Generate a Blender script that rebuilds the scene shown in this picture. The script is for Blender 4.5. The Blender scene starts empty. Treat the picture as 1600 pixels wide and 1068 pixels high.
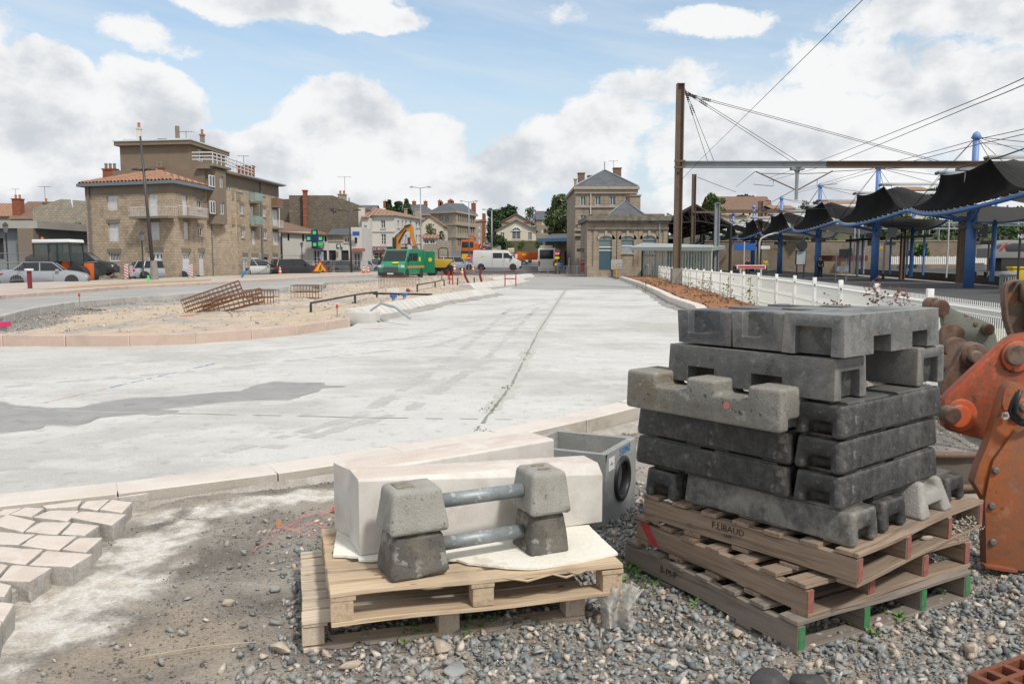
import bpy, bmesh, math, random
import numpy as np
from mathutils import Vector, Matrix
TR,RO,Ve,PH_=Matrix.Translation,Matrix.Rotation,Vector,math.pi/2
R = math.radians
random.seed(7); rng = np.random.default_rng(11)
SC = bpy.context.scene; COL = SC.collection
# camera
F = 1300.0; TH = math.atan(129/F); HC = 1.6
cd = bpy.data.cameras.new('camera'); cam = bpy.data.objects.new('camera', cd); COL.objects.link(cam)
cam.location = (0, 0, HC); cam.rotation_euler = (math.pi/2-TH, 0, 0)
cd.sensor_width = 36; cd.lens = 36*F/1600; cd.clip_start = .05; cd.clip_end = 4000
SC.camera = cam
# node helpers
class NT:
    def __init__(s, nt): s.nt = nt; s.n = nt.nodes; s.l = nt.links
    def new(s, t, **k):
        n = s.n.new(t)
        for a, v in k.items(): setattr(n, a, v)
        return n
    def put(s, sock, v):
        if isinstance(v, bpy.types.NodeSocket): s.l.new(v, sock)
        elif v is not None:
            if hasattr(sock.default_value, '__len__') and len(sock.default_value) == 4 and len(v) == 3: v = (*v, 1)
            sock.default_value = v
    def math(s, op, a, b=None, c=None, clamp=False):
        n = s.new('ShaderNodeMath', operation=op, use_clamp=clamp)
        s.put(n.inputs[0], a)
        if b is not None: s.put(n.inputs[1], b)
        if c is not None: s.put(n.inputs[2], c)
        return n.outputs[0]
    def vmath(s, op, a, b=None):
        n = s.new('ShaderNodeVectorMath', operation=op); s.put(n.inputs[0], a)
        if b is not None: s.put(n.inputs[1], b)
        return n.outputs['Value'] if op in ('DOT_PRODUCT', 'LENGTH', 'DISTANCE') else n.outputs[0]
    def noise(s, vec, scale, detail=5, rough=.55, out='Fac', dist=0):
        n = s.new('ShaderNodeTexNoise'); s.put(n.inputs['Vector'], vec)
        n.inputs['Scale'].default_value = scale; n.inputs['Detail'].default_value = detail
        n.inputs['Roughness'].default_value = rough; n.inputs['Distortion'].default_value = dist
        return n.outputs[out]
    def ramp(s, fac, pts, interp='LINEAR'):
        n = s.new('ShaderNodeValToRGB'); s.put(n.inputs[0], fac); e = n.color_ramp.elements
        n.color_ramp.interpolation = interp
        while len(e) < len(pts): e.new(.5)
        for i, (p, c) in enumerate(pts):
            e[i].position = p; e[i].color = (*c, 1) if not isinstance(c, (int, float)) else (c, c, c, 1)
        return n.outputs[0]
    def mix(s, fac, a, b, mode='MIX'):
        n = s.new('ShaderNodeMix', data_type='RGBA', blend_type=mode); s.put(n.inputs[0], fac)
        s.put(n.inputs[6], a); s.put(n.inputs[7], b); return n.outputs[2]
    def smooth(s, v, a, b, lo=0, hi=1):
        n = s.new('ShaderNodeMapRange', interpolation_type='SMOOTHSTEP'); s.put(n.inputs[0], v)
        for i, q in enumerate((a, b, lo, hi)): s.put(n.inputs[i+1], q)
        return n.outputs[0]
# world: clear sky with cumulus
SUN_EL, SUN_AZ = 52, 142
w = bpy.data.worlds.new('World'); SC.world = w; w.use_nodes = True
W = NT(w.node_tree); W.n.clear()
sky = W.new('ShaderNodeTexSky', sky_type='NISHITA'); sky.sun_disc = False
sky.sun_elevation = R(SUN_EL); sky.sun_rotation = R(SUN_AZ); sky.air_density = 1.0; sky.dust_density = .6; sky.ozone_density = 1.6
tc = W.new('ShaderNodeTexCoord').outputs['Generated']
d = W.vmath('NORMALIZE', tc)
sp = W.new('ShaderNodeSeparateXYZ'); W.put(sp.inputs[0], d)
az = W.math('ARCTAN2', sp.outputs[0], sp.outputs[1]); el = W.math('ARCSINE', sp.outputs[2])
cmb = W.new('ShaderNodeCombineXYZ'); W.put(cmb.inputs[0], az); W.put(cmb.inputs[1], W.math('MULTIPLY', el, 1.35))
p0 = cmb.outputs[0]
wn = W.vmath('SUBTRACT', W.noise(p0, 5, 7, .6, 'Color'), (.5, .5, .5))
wsc = W.new('ShaderNodeVectorMath', operation='SCALE'); W.put(wsc.inputs[0], wn); wsc.inputs['Scale'].default_value = .11
pw = W.vmath('ADD', p0, wsc.outputs[0])
def skp(px, py): return math.atan2((px-800)/F, 1), math.atan((405-py)/F)
heaps = [(40,200,160,95,1),(100,150,75,60,1),(240,170,100,75,1),(330,230,110,50,.9),(60,300,240,70,1),(540,190,130,90,1),(440,235,110,70,1),(650,215,90,60,.9),(560,290,330,60,1),
  (800,240,90,55,1),(740,270,90,50,1),(440,-5,220,55,.85),(560,20,130,30,.8),(250,70,85,38,.55),(300,90,50,22,.5),(950,170,110,60,.75),(1010,120,150,50,.55),(900,215,130,75,.85),(1130,210,170,100,.7),
  (1330,110,180,80,.62),(1420,40,170,70,.66),(1290,200,200,90,.85),(1530,170,180,110,.75),(1100,30,130,36,.7),(1250,290,300,60,1),(1550,330,300,90,1),(950,340,300,60,1),(200,345,340,70,1),(600,370,500,40,.9),(1100,375,400,40,.8),
  (880,10,60,26,.5),(1650,40,150,120,.9),(-200,150,220,170,1),(1900,200,250,200,1),(500,-260,260,90,.7),(1200,-300,420,130,.8),(-200,-300,260,120,.5)]
den = None; shade = None
for (px, py, rx, ry, s) in heaps:
    a0, e0 = skp(px, py+26); e0 *= 1.35; ra = rx/F*.97; re = ry/F*1.3
    v = W.vmath('SUBTRACT', pw, (a0, e0, 0)); v = W.vmath('DIVIDE', v, (ra, re, 1)); r2 = W.vmath('DOT_PRODUCT', v, v)
    g = W.math('MULTIPLY', W.math('SUBTRACT', 1.12, W.math('MULTIPLY', r2, .86)), s); g = W.math('MAXIMUM', g, 0)
    den = g if den is None else W.math('MAXIMUM', den, g)
band = W.smooth(el, R(40), R(60))
gen = W.math('MULTIPLY', W.noise(pw, 2.2, 4, .5), 1.7)
rear = W.smooth(sp.outputs[1], .45, .1)
den = W.math('MAXIMUM', den, W.math('MULTIPLY', W.math('MAXIMUM', rear, band), gen))  # unseen cloud cover behind the camera, thickened to neutralise blue ambient light
n1 = W.noise(pw, 17, 12, .64)
cov = W.math('ADD', den, W.math('MULTIPLY', W.math('SUBTRACT', n1, .5), 1.0))
alpha = W.smooth(cov, .36, .60)
cv = W.new('ShaderNodeCombineXYZ'); W.put(cv.inputs[0], W.math('MULTIPLY', az, 1)); W.put(cv.inputs[1], W.math('MULTIPLY', W.math('ADD', el, W.math('MULTIPLY', az, .18)), 7))
veil = W.smooth(W.noise(cv.outputs[0], 3.2, 6, .6), .3, .8, .12, .6)
bl = W.noise(p0, 6.5, 7, .55)
up = W.noise(W.vmath('ADD', p0, (.012, .035, 0)), 6.5, 7, .55)
relief = W.math('MULTIPLY', W.math('SUBTRACT', bl, up), 2.2)
body = W.smooth(cov, .5, 1.25)
b2 = W.noise(pw, 3.6, 3, .5); u2 = W.noise(W.vmath('ADD', pw, (.02, .075, 0)), 3.6, 3, .5)
relief = W.math('ADD', relief, W.math('MULTIPLY', W.math('SUBTRACT', b2, u2), 1.5))
lit = W.math('ADD', W.math('SUBTRACT', 1.0, W.math('MULTIPLY', body, .20)), relief)
lowgrey = W.math('MULTIPLY', W.smooth(el, R(13), R(1)), .05)
big = W.math('MULTIPLY', W.smooth(W.noise(p0, 3.1, 3, .5), .42, .66), .14)
lit = W.math('SUBTRACT', W.math('SUBTRACT', lit, lowgrey), W.math('MULTIPLY', big, body))
ccol = W.mix(W.smooth(lit, .48, 1.08), (.60, .635, .68), (.91, .915, .92))
CL = 8.2
csc = W.new('ShaderNodeVectorMath', operation='SCALE'); W.put(csc.inputs[0], ccol); csc.inputs['Scale'].default_value = CL
blue = W.mix(1, sky.outputs[0], (1.45, 1.42, 1.30), 'MULTIPLY')
skyc = W.mix(veil, blue, (6.1, 6.6, 7.0))
skyc = W.mix(W.smooth(el, R(16), R(0), 0, .9), skyc, (4.9, 5.6, 6.3))
fin = W.mix(alpha, skyc, csc.outputs[0])
bg = W.new('ShaderNodeBackground'); W.put(bg.inputs[0], fin); bg.inputs[1].default_value = .115
W.l.new(bg.outputs[0], W.new('ShaderNodeOutputWorld').inputs[0])
# sun
sd = bpy.data.lights.new('sun', 'SUN'); sd.energy = 2.9; sd.angle = R(6); sd.color = (1, .95, .87)
so = bpy.data.objects.new('sun', sd); COL.objects.link(so)
sv = Ve((math.sin(R(SUN_AZ))*math.cos(R(SUN_EL)), math.cos(R(SUN_AZ))*math.cos(R(SUN_EL)), math.sin(R(SUN_EL))))
so.rotation_euler = sv.to_track_quat('Z', 'Y').to_euler()
SC.view_settings.view_transform = 'Standard'; SC.view_settings.look = 'None'; SC.view_settings.exposure = .12; SC.view_settings.gamma = 1
# placing helpers (photo pixel rays -> world)
def S(y): return max(-.08, .12-.003*y)
def ray(px, py):
    a = (px-800)/F; b = -(py-534)/F
    return Ve((a, math.cos(TH)+b*math.sin(TH), -math.sin(TH)+b*math.cos(TH)))
def G(px, py, z=None):
    r = ray(px, py); zz = 0 if z is None else z
    for i in range(8):
        t = (zz-HC)/r.z
        if z is None: zz = S(t*r.y)
    return Ve((t*r.x, t*r.y, zz))
def V(px, py, y):
    r = ray(px, py); t = y/r.y
    return Ve((t*r.x, y, HC+t*r.z))
def VX(px, y): return V(px, 405, y).x
def Zp(y, py): return V(800, py, y).z
def onwall(P0, P1, px, py):
    r = ray(px, py); dx, dy = P1[0]-P0[0], P1[1]-P0[1]; L = math.hypot(dx, dy); dx /= L; dy /= L
    t = (P0[0]*dy-P0[1]*dx)/(r.x*dy-r.y*dx)
    return (t*r.x-P0[0])*dx+(t*r.y-P0[1])*dy, HC+t*r.z
# materials
MATS = {}
def mat(name, cols, scale=4, rough=.8, bump=0., bscale=50, metal=0, spots=(), brick=None, grain=.12, stretch=None, tiles=None, spec=.5, island=False, wave=None, alpha=None, emit=0, detail=6, edge=None):
    if name in MATS: return MATS[name]
    m = bpy.data.materials.new(name); m.use_nodes = True; N = NT(m.node_tree)
    b = N.n['Principled BSDF']; t = N.new('ShaderNodeTexCoord')
    co = t.outputs['Object']
    if stretch:
        co = N.vmath('MULTIPLY', co, stretch)
    if not isinstance(cols[0], (tuple, list)): cols = [cols]
    if island:
        g = N.new('ShaderNodeNewGeometry'); k = len(cols)
        c = N.ramp(g.outputs['Random Per Island'], [(i/k, q) for i, q in enumerate(cols)], 'CONSTANT')
    elif len(cols) == 1:
        rgb = N.new('ShaderNodeRGB'); rgb.outputs[0].default_value = (*cols[0], 1); c = rgb.outputs[0]
    else:
        k = len(cols)-1
        c = N.ramp(N.noise(co, scale, detail), [(.3+.4*i/k, q) for i, q in enumerate(cols)])
    hgt = N.noise(t.outputs['Object'], bscale, 4, .6)
    if brick:
        cb, mo, bw, bh, ms, var = brick
        bt = N.new('ShaderNodeTexBrick'); N.put(bt.inputs['Vector'], t.outputs['UV'])
        bt.inputs['Color1'].default_value = (1, 1, 1, 1); bt.inputs['Color2'].default_value = (var, var, var, 1); bt.inputs['Mortar'].default_value = (*[mo]*3, 1)
        bt.inputs['Scale'].default_value = 1; bt.inputs['Brick Width'].default_value = bw; bt.inputs['Row Height'].default_value = bh
        bt.inputs['Mortar Size'].default_value = ms; bt.inputs['Mortar Smooth'].default_value = .3
        c = N.mix(1, c, bt.outputs['Color'], 'MULTIPLY')
        hgt = N.math('SUBTRACT', N.math('MULTIPLY', hgt, .5), bt.outputs['Fac'])
    if tiles:
        su = N.new('ShaderNodeSeparateXYZ'); N.put(su.inputs[0], t.outputs['UV'])
        a = N.math('ABSOLUTE', N.math('SINE', N.math('MULTIPLY', su.outputs[0], math.pi/tiles[0])))
        bb = N.math('FRACT', N.math('DIVIDE', su.outputs[1], tiles[1]))
        c = N.mix(N.math('MULTIPLY', N.math('SUBTRACT', 1, a), .75), c, tiles[2])
        c = N.mix(N.smooth(bb, .14, 0, 0, .5), c, tiles[2])
        hgt = N.math('ADD', a, N.math('MULTIPLY', bb, .3))
    for i, (sc, ss, lo, hi, am) in enumerate(spots):
        off = N.vmath('ADD', t.outputs['Object'], (7.3*(i+1), 3.1, 5.7*i))
        c = N.mix(N.smooth(N.noise(off, ss, 6, .62), lo, hi, 0, am), c, sc)
    if grain:
        gr = N.noise(t.outputs['Object'], bscale*1.7 if bscale else 80, 3, .7)
        c = N.mix(1, c, N.ramp(gr, [(.3, 1-grain), (.7, 1+grain)]), 'MULTIPLY')
    if edge:
        g = N.new('ShaderNodeNewGeometry'); e_ = N.math('ADD', g.outputs['Pointiness'], N.math('MULTIPLY', N.math('SUBTRACT', N.noise(t.outputs['Object'], 22, 5, .7), .5), .09)); c = N.mix(N.smooth(e_, .515, .56, 0, edge[1]), c, edge[0])
    if not emit: c = N.mix(1, c, (.9,.9,.9), 'MULTIPLY')
    N.put(b.inputs['Base Color'], c)
    b.inputs['Metallic'].default_value = metal; b.inputs['Specular IOR Level'].default_value = spec
    N.put(b.inputs['Roughness'], N.math('ADD', rough-.08, N.math('MULTIPLY', N.noise(t.outputs['Object'], 6, 4), .16)) if rough > .2 else rough)
    if bump:
        bn = N.new('ShaderNodeBump'); bn.inputs['Strength'].default_value = min(1, bump); bn.inputs['Distance'].default_value = .02*max(1, bump)*(1 if bscale <= 45 else .25)
        N.put(bn.inputs['Height'], hgt); N.l.new(bn.outputs[0], b.inputs['Normal'])
    if alpha is not None: b.inputs['Alpha'].default_value = alpha
    if emit: N.put(b.inputs['Emission Color'], c); b.inputs['Emission Strength'].default_value = emit
    MATS[name] = m; return m
# mesh helpers
class MB:
    def __init__(s): s.v = []; s.f = []
    def add(s, vs, fs, M=None):
        o = len(s.v)
        s.v += [tuple(M @ Ve(p)) if M else tuple(p) for p in vs]; s.f += [tuple(o+i for i in f) for f in fs]; return s
    def box(s, c, size, rz=0, M=None, rx=0, ry=0):
        x, y, z = (q/2 for q in size)
        T = TR(c) @ RO(rz, 4, 'Z') @ RO(ry, 4, 'Y') @ RO(rx, 4, 'X')
        if M: T = M @ T
        return s.add([(-x,-y,-z),(x,-y,-z),(x,y,-z),(-x,y,-z),(-x,-y,z),(x,-y,z),(x,y,z),(-x,y,z)], [(0,3,2,1),(4,5,6,7),(0,1,5,4),(1,2,6,5),(2,3,7,6),(3,0,4,7)], T)
    def bx(s, a, b, M=None):
        return s.box([(p+q)/2 for p, q in zip(a, b)], [abs(q-p) for p, q in zip(a, b)], M=M)
    def prism(s, poly, z0, z1, M=None):
        n = len(poly)
        if sum(poly[i][0]*poly[(i+1) % n][1]-poly[(i+1) % n][0]*poly[i][1] for i in range(n)) < 0: poly = poly[::-1]
        vs = [(p[0], p[1], z0) for p in poly]+[(p[0], p[1], z1) for p in poly]
        return s.add(vs, [tuple(range(n))[::-1], tuple(range(n, 2*n))]+[(i, (i+1) % n, (i+1) % n+n, i+n) for i in range(n)], M)
    def tube(s, pts, r, n=8, M=None, cap=True):
        pts = [Ve(p) for p in pts]; rs = r if isinstance(r, (list, tuple)) else [r]*len(pts)
        vs = []; fs = []; prev = None
        for i, p in enumerate(pts):
            t = (pts[min(i+1, len(pts)-1)]-pts[max(i-1, 0)]).normalized()
            a = Ve((0, 0, 1)) if abs(t.z) < .95 else Ve((1, 0, 0))
            if prev: a = prev
            x = (a-t*a.dot(t)).normalized(); prev = x; y = t.cross(x)
            for k in range(n):
                q = 2*math.pi*k/n; vs.append(p+(x*math.cos(q)+y*math.sin(q))*rs[i])
        for i in range(len(pts)-1):
            for k in range(n): fs.append((i*n+k, i*n+(k+1) % n, (i+1)*n+(k+1) % n, (i+1)*n+k))
        if cap: fs += [tuple(range(n))[::-1], tuple(range((len(pts)-1)*n, len(pts)*n))]
        return s.add(vs, fs, M)
    def lathe(s, prof, n=16, M=None):
        vs = [(r*math.cos(2*math.pi*k/n), r*math.sin(2*math.pi*k/n), z) for r, z in prof for k in range(n)]
        fs = [(i*n+k, i*n+(k+1) % n, (i+1)*n+(k+1) % n, (i+1)*n+k) for i in range(len(prof)-1) for k in range(n)]
        fs += [tuple(range(n))[::-1], tuple(range((len(prof)-1)*n, len(prof)*n))]
        return s.add(vs, fs, M)
    def loft(s, secs, M=None, closed=True, caps=True):
        n = len(secs[0]); vs = [p for q in secs for p in q]
        fs = [(i*n+k, i*n+(k+1) % n, (i+1)*n+(k+1) % n, (i+1)*n+k) for i in range(len(secs)-1) for k in range(n if closed else n-1)]
        if caps: fs += [tuple(range(n))[::-1], tuple(range((len(secs)-1)*n, len(secs)*n))]
        return s.add(vs, fs, M)
    def quad(s, *p): return s.add(p, [tuple(range(len(p)))])
    def build(s, name, m, parent=None, world=True, bevel=0, seg=2, smooth=False, uv=True, recalc=True):
        me = bpy.data.meshes.new(name)
        vs = s.v
        if parent is not None and world:
            o = parent.location
            if parent.parent: o = o+parent.parent.location
            vs = [(p[0]-o[0], p[1]-o[1], p[2]-o[2]) for p in vs]
        me.from_pydata(vs, [], s.f)
        if bevel or recalc:
            bm = bmesh.new(); bm.from_mesh(me)
            if recalc: bmesh.ops.recalc_face_normals(bm, faces=bm.faces)
            if bevel:
                es = [e for e in bm.edges if len(e.link_faces) == 2 and e.calc_face_angle(0) > .5]
                bmesh.ops.bevel(bm, geom=es, offset=bevel, segments=seg, affect='EDGES', profile=.6, clamp_overlap=True)
            bm.to_mesh(me); bm.free()
        if smooth: me.shade_smooth()
        elif bevel: me.shade_smooth(); me.set_sharp_from_angle(angle=R(40))
        if uv and len(me.polygons) < 60000: autouv(me)
        return link(name, me, m, parent)
def autouv(me):
    l = me.uv_layers.new(name='UVMap').data
    for p in me.polygons:
        n = p.normal
        t = Ve((-n.y, n.x, 0)) if abs(n.z) < .97 else Ve((1, 0, 0))
        t.normalize(); b = n.cross(t)
        for li in p.loop_indices:
            c = me.vertices[me.loops[li].vertex_index].co; l[li].uv = (c.dot(t), c.dot(b))
def link(name, me, m, parent=None):
    o = bpy.data.objects.new(name, me); COL.objects.link(o)
    if m and not me.materials: me.materials.append(m)
    if parent is not None: o.parent = parent
    return o
def tag(o, label, cat, group=None):
    o['label'] = label; o['category'] = cat
    if group: o['group'] = group
    return o
def struct(o, kind='structure'): o['kind'] = kind; return o
def thing(name, label, cat, loc=(0, 0, 0), rz=0, group=None):
    o = bpy.data.objects.new(name, None); COL.objects.link(o); o.location = loc; o.rotation_euler = (0, 0, rz); o.empty_display_size = .2
    return tag(o, label, cat, group)
def dup(root, loc=None, rz=None, label=None, group=None):
    def cp(o, par):
        c = o.copy(); COL.objects.link(c); c.parent = par
        for ch in o.children: cp(ch, c)
        return c
    r = cp(root, None)
    if loc is not None: r.location = loc
    if rz is not None: r.rotation_euler = (0, 0, rz)
    if label: r['label'] = label
    if group: r['group'] = group
    return r
def text(txt, size, m, parent, M, name='lettering', depth=.002, align='CENTER', sx=1):
    cu = bpy.data.curves.new('t', 'FONT'); cu.body = txt; cu.size = size; cu.extrude = depth; cu.align_x = align; cu.align_y = 'CENTER'; cu.resolution_u = 2
    tmp = bpy.data.objects.new('t', cu); COL.objects.link(tmp); dg = bpy.context.evaluated_depsgraph_get(); dg.update()
    me = bpy.data.meshes.new_from_object(tmp.evaluated_get(dg)); bpy.data.objects.remove(tmp); bpy.data.curves.remove(cu)
    me.name = name; me.materials.clear(); me.transform(M @ Matrix.Diagonal((sx, 1, 1, 1)))
    return link(name, me, m, parent)
def vnoise(x, y, seed=0, octs=4, f=1.):
    out = np.zeros_like(x, dtype=float); amp = 1; tot = 0
    for o in range(octs):
        xi = np.floor(x*f).astype(np.int64); yi = np.floor(y*f).astype(np.int64); fx = x*f-xi; fy = y*f-yi
        fx = fx*fx*(3-2*fx); fy = fy*fy*(3-2*fy)
        def h(a, b):
            n = (a*374761393+b*668265263+(seed+o)*1442695041) & 0x7fffffff
            n = (n ^ (n >> 13))*1274126177 & 0x7fffffff
            return ((n ^ (n >> 16)) & 0xffff)/32767.5-1
        out += amp*((h(xi, yi)*(1-fx)+h(xi+1, yi)*fx)*(1-fy)+(h(xi, yi+1)*(1-fx)+h(xi+1, yi+1)*fx)*fy)
        tot += amp; amp *= .5; f *= 2.03
    return out/tot
def gridmesh(name, xs, ys, zf, m, kind='structure', keep=None):
    X, Y = np.meshgrid(xs, ys); Z = zf(X, Y); nx, ny = len(xs), len(ys)
    vs = np.stack([X.ravel(), Y.ravel(), Z.ravel()], 1)
    i = (np.arange(ny-1)[:, None]*nx+np.arange(nx-1)[None]).ravel()
    q = np.stack([i, i+1, i+nx+1, i+nx], 1)
    if keep is not None:
        k = keep(X, Y).ravel(); q = q[k[q].all(1)]
    me = npmesh(name, vs, q); me.shade_smooth()
    o = link(name, me, m); return struct(o, kind) if kind else o
def npmesh(name, vs, q):
    me = bpy.data.meshes.new(name); k = q.shape[1]
    me.vertices.add(len(vs)); me.vertices.foreach_set('co', vs.astype(np.float32).ravel())
    me.loops.add(q.size); me.loops.foreach_set('vertex_index', q.astype(np.int32).ravel())
    me.polygons.add(len(q)); me.polygons.foreach_set('loop_start', np.arange(0, q.size, k, dtype=np.int32)); me.polygons.foreach_set('loop_total', np.full(len(q), k, dtype=np.int32))
    me.update(calc_edges=True); me.validate(); return me
def inpoly(px, py, poly):
    ins = np.zeros(px.shape, bool); n = len(poly)
    for i in range(n):
        x0, y0 = poly[i][:2]; x1, y1 = poly[(i+1) % n][:2]
        if y0 == y1: continue
        c = ((y0 > py) != (y1 > py)) & (px < (x1-x0)*(py-y0)/(y1-y0)+x0); ins ^= c
    return ins
def resample(pts, step, wob=0, seed=0):
    rr = random.Random(seed); out = []
    for a, b in zip(pts[:-1], pts[1:]):
        a = Ve(a); b = Ve(b); n = max(1, int((b-a).length/step))
        for i in range(n): out.append(a.lerp(b, i/n)+Ve((rr.uniform(-wob, wob), rr.uniform(-wob, wob), 0)))
    out.append(Ve(pts[-1])); return out
def hullstone(seed, n=11, flat=.65):
    r = random.Random(seed); bm = bmesh.new()
    for i in range(n):
        v = Ve((r.gauss(0, 1), r.gauss(0, 1), r.gauss(0, 1))).normalized()*r.uniform(.8, 1.05); bm.verts.new((v.x, v.y*r.uniform(.7, 1), v.z*flat))
    h = bmesh.ops.convex_hull(bm, input=bm.verts); bm.verts.index_update()
    dead = [e for e in h['geom_interior'] if isinstance(e, bmesh.types.BMVert)]
    if dead: bmesh.ops.delete(bm, geom=dead, context='VERTS')
    bmesh.ops.triangulate(bm, faces=bm.faces); bmesh.ops.recalc_face_normals(bm, faces=bm.faces); bm.verts.index_update()
    vs = np.array([v.co[:] for v in bm.verts]); fs = np.array([[v.index for v in f.verts] for f in bm.faces]); bm.free(); return vs, fs
STONES = [hullstone(i, 8, .6) for i in range(14)]
def scatter(name, P, Sz, m, seed=0, tilt=.6, kind='stuff', squash=1):
    rg = np.random.default_rng(seed); VV = []; FF = []; off = 0; k = rg.integers(0, len(STONES), len(P))
    for t in range(len(STONES)):
        idx = np.where(k == t)[0]
        if not len(idx): continue
        vs, fs = STONES[t]; n = len(idx)
        sc = Sz[idx][:, None, None]*rg.uniform(.6, 1.25, (n, 1, 3)); sc[:, :, 2] *= squash
        p = vs[None]*sc
        a, b, c = rg.uniform(0, 6.28, n), rg.normal(0, tilt, n), rg.normal(0, tilt, n)
        ca, sa, cb, sb, cc, s_c = np.cos(a), np.sin(a), np.cos(b), np.sin(b), np.cos(c), np.sin(c)
        Rz = np.zeros((n, 3, 3)); Rz[:, 0, 0] = ca; Rz[:, 0, 1] = -sa; Rz[:, 1, 0] = sa; Rz[:, 1, 1] = ca; Rz[:, 2, 2] = 1
        Rx = np.zeros((n, 3, 3)); Rx[:, 0, 0] = 1; Rx[:, 1, 1] = cb; Rx[:, 1, 2] = -sb; Rx[:, 2, 1] = sb; Rx[:, 2, 2] = cb
        Ry = np.zeros((n, 3, 3)); Ry[:, 1, 1] = 1; Ry[:, 0, 0] = cc; Ry[:, 0, 2] = s_c; Ry[:, 2, 0] = -s_c; Ry[:, 2, 2] = cc
        p = np.einsum('nij,nkj->nki', Rz @ Rx @ Ry, p)+P[idx][:, None]
        VV.append(p.reshape(-1, 3)); f = fs[None]+(np.arange(n)*len(vs))[:, None, None]+off; FF.append(f.reshape(-1, 3)); off += n*len(vs)
    me = npmesh(name, np.concatenate(VV), np.concatenate(FF))
    o = link(name, me, m); return struct(o, kind) if kind else o
# THE GROUND
M_conc = mat('concrete_slab', [(.50,.49,.47),(.60,.59,.565),(.54,.53,.51)], 1.2, .9, .5, 60, spots=[((.40,.385,.36),.35,.46,.62,.6),((.68,.67,.64),1.7,.5,.66,.45),((.34,.33,.31),7,.56,.66,.5),((.68,.67,.64),.6,.55,.7,.35),((.38,.35,.31),.12,.5,.6,.35),((.30,.29,.27),28,.62,.68,.5)], stretch=(.35,1.3,1), grain=.16)
M_conc_damp = mat('damp_concrete', [(.30,.29,.275),(.40,.39,.37)], .9, .85, .4, 60, spots=[((.47,.46,.44),.6,.5,.7,.7)], stretch=(.3,1,1))
M_wet = mat('wet_concrete', [(.29,.28,.27),(.36,.35,.335)], 3, .62, .3, 90, spots=[((.2,.19,.18),5,.5,.7,.6)])
M_pink = mat('pink_stone', [(.58,.51,.45),(.68,.62,.565),(.62,.55,.485)], 1.6, .8, .25, 70, spots=[((.72,.66,.60),2.2,.5,.7,.7),((.42,.37,.33),5,.62,.8,.5)], grain=.07)
M_pinkside = mat('pink_stone_rough', [(.44,.34,.29),(.54,.42,.35),(.50,.38,.32)], 2, .88, .4, 50, spots=[((.6,.52,.46),3,.55,.75,.6)], grain=.1)
M_greyk = mat('grey_kerb', [(.40,.385,.36),(.50,.475,.44)], 1.3, .9, .4, 50, spots=[((.32,.30,.28),2.1,.5,.7,.7)])
M_kside = mat('kerb_face', [(.40,.36,.31),(.50,.46,.41)], 1.6, .9, .4, 50, spots=[((.33,.28,.23),1.8,.5,.68,.8),((.54,.52,.49),3,.55,.7,.6)], grain=.1)
M_busk = mat('pale_kerb', [(.50,.485,.46),(.62,.60,.565)], 1.5, .85, .2, 60, spots=[((.62,.52,.46),.8,.5,.7,.5)])
M_asph = mat('asphalt', [(.085,.085,.085),(.125,.123,.12)], .6, .9, .3, 60, spots=[((.17,.165,.155),.2,.5,.7,.6)])
M_sand = mat('island_sand', [(.42,.33,.24),(.56,.45,.34),(.47,.38,.29)], 1.3, .95, 1.2, 22, spots=[((.62,.54,.44),3,.55,.7,.7),((.30,.23,.17),2.2,.6,.75,.7),((.34,.33,.31),.5,.5,.62,.8)], grain=.25)
M_greyg = mat('grey_grout', [(.29,.275,.255),(.40,.385,.36)], 3, .95, 1.5, 18, spots=[((.24,.225,.21),2,.55,.7,.7)], grain=.2)
M_mulch = mat('mulch', [(.20,.085,.035),(.34,.16,.075),(.27,.12,.05)], 5, .95, 1.5, 30, grain=.35)
M_dirt = mat('ballast_dirt', [(.21,.195,.18),(.33,.31,.285),(.26,.24,.22)], 2, .95, 1.2, 45, spots=[((.42,.38,.33),5,.55,.75,.6)], grain=.25)
M_grass = mat('dry_grass', [(.18,.17,.08),(.32,.27,.16)], .5, .95, .6, 10)
def zsheet(name, poly, dz, m, kind='structure', zf=S):
    mb=MB();mb.add([(p[0], p[1], zf(p[1])+dz) for p in poly], [tuple(range(len(poly)))])
    o = mb.build(name, m);
    if o.data.polygons[0].normal.z < 0: o.data.flip_normals()
    return struct(o, kind) if kind else o
def Tf(y): return np.where(y < 85, -.08, np.where(y < 150, -.08+.012*(y-85), .70+.045*(y-150)))
NK = [(-9,2.2),(-5,4.02),(-3.11,4.93),(-2.24,5.32),(-1.19,5.98),(.1,7.0),(1.29,8.3),(2.6,10.6),(4.0,14.2)]
RK = [(5.0,19.0)]+[tuple(G(*p)[:2]) for p in ((1084,491),(1044,475),(1026,463),(997,448),(967,436))]
RK[0] = (RK[1][0]-.9, RK[1][1]-5)
right = NK[1:]+RK
gridmesh('ground', np.concatenate([np.linspace(-1500,-40,12), np.linspace(-38,-6,16), np.arange(-5.8,6.5,.2), np.linspace(7,40,20), np.linspace(45,1500,14)]), np.concatenate([np.linspace(-300,-3,10), np.arange(-2,1.2,.4), np.linspace(12,90,40), np.linspace(95,3000,20)]), lambda X, Y: np.where(Y > 95, -1.2, -.32)+0*X, M_dirt)
xk = np.interp(66.6, [p[1] for p in RK], [p[0] for p in RK])
zsheet('far_concrete_road', [(-8, 66.6), (xk+.1, 66.6), (RK[-1][0]+.1, 82), (-8, 82)], 0, M_conc_damp)
def damp(poly, seed, dz=.004, m=M_conc_damp, wob=.5, step=1.2, name='damp_road_patch'):
    P = resample([(*p, 0) for p in poly]+[(*poly[0], 0)], step, wob, seed)[:-1]
    return zsheet(name, [(p.x, p.y) for p in P], dz, m)
xr = lambda y: float(np.interp(y, [p[1] for p in RK], [p[0] for p in RK]))
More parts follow.
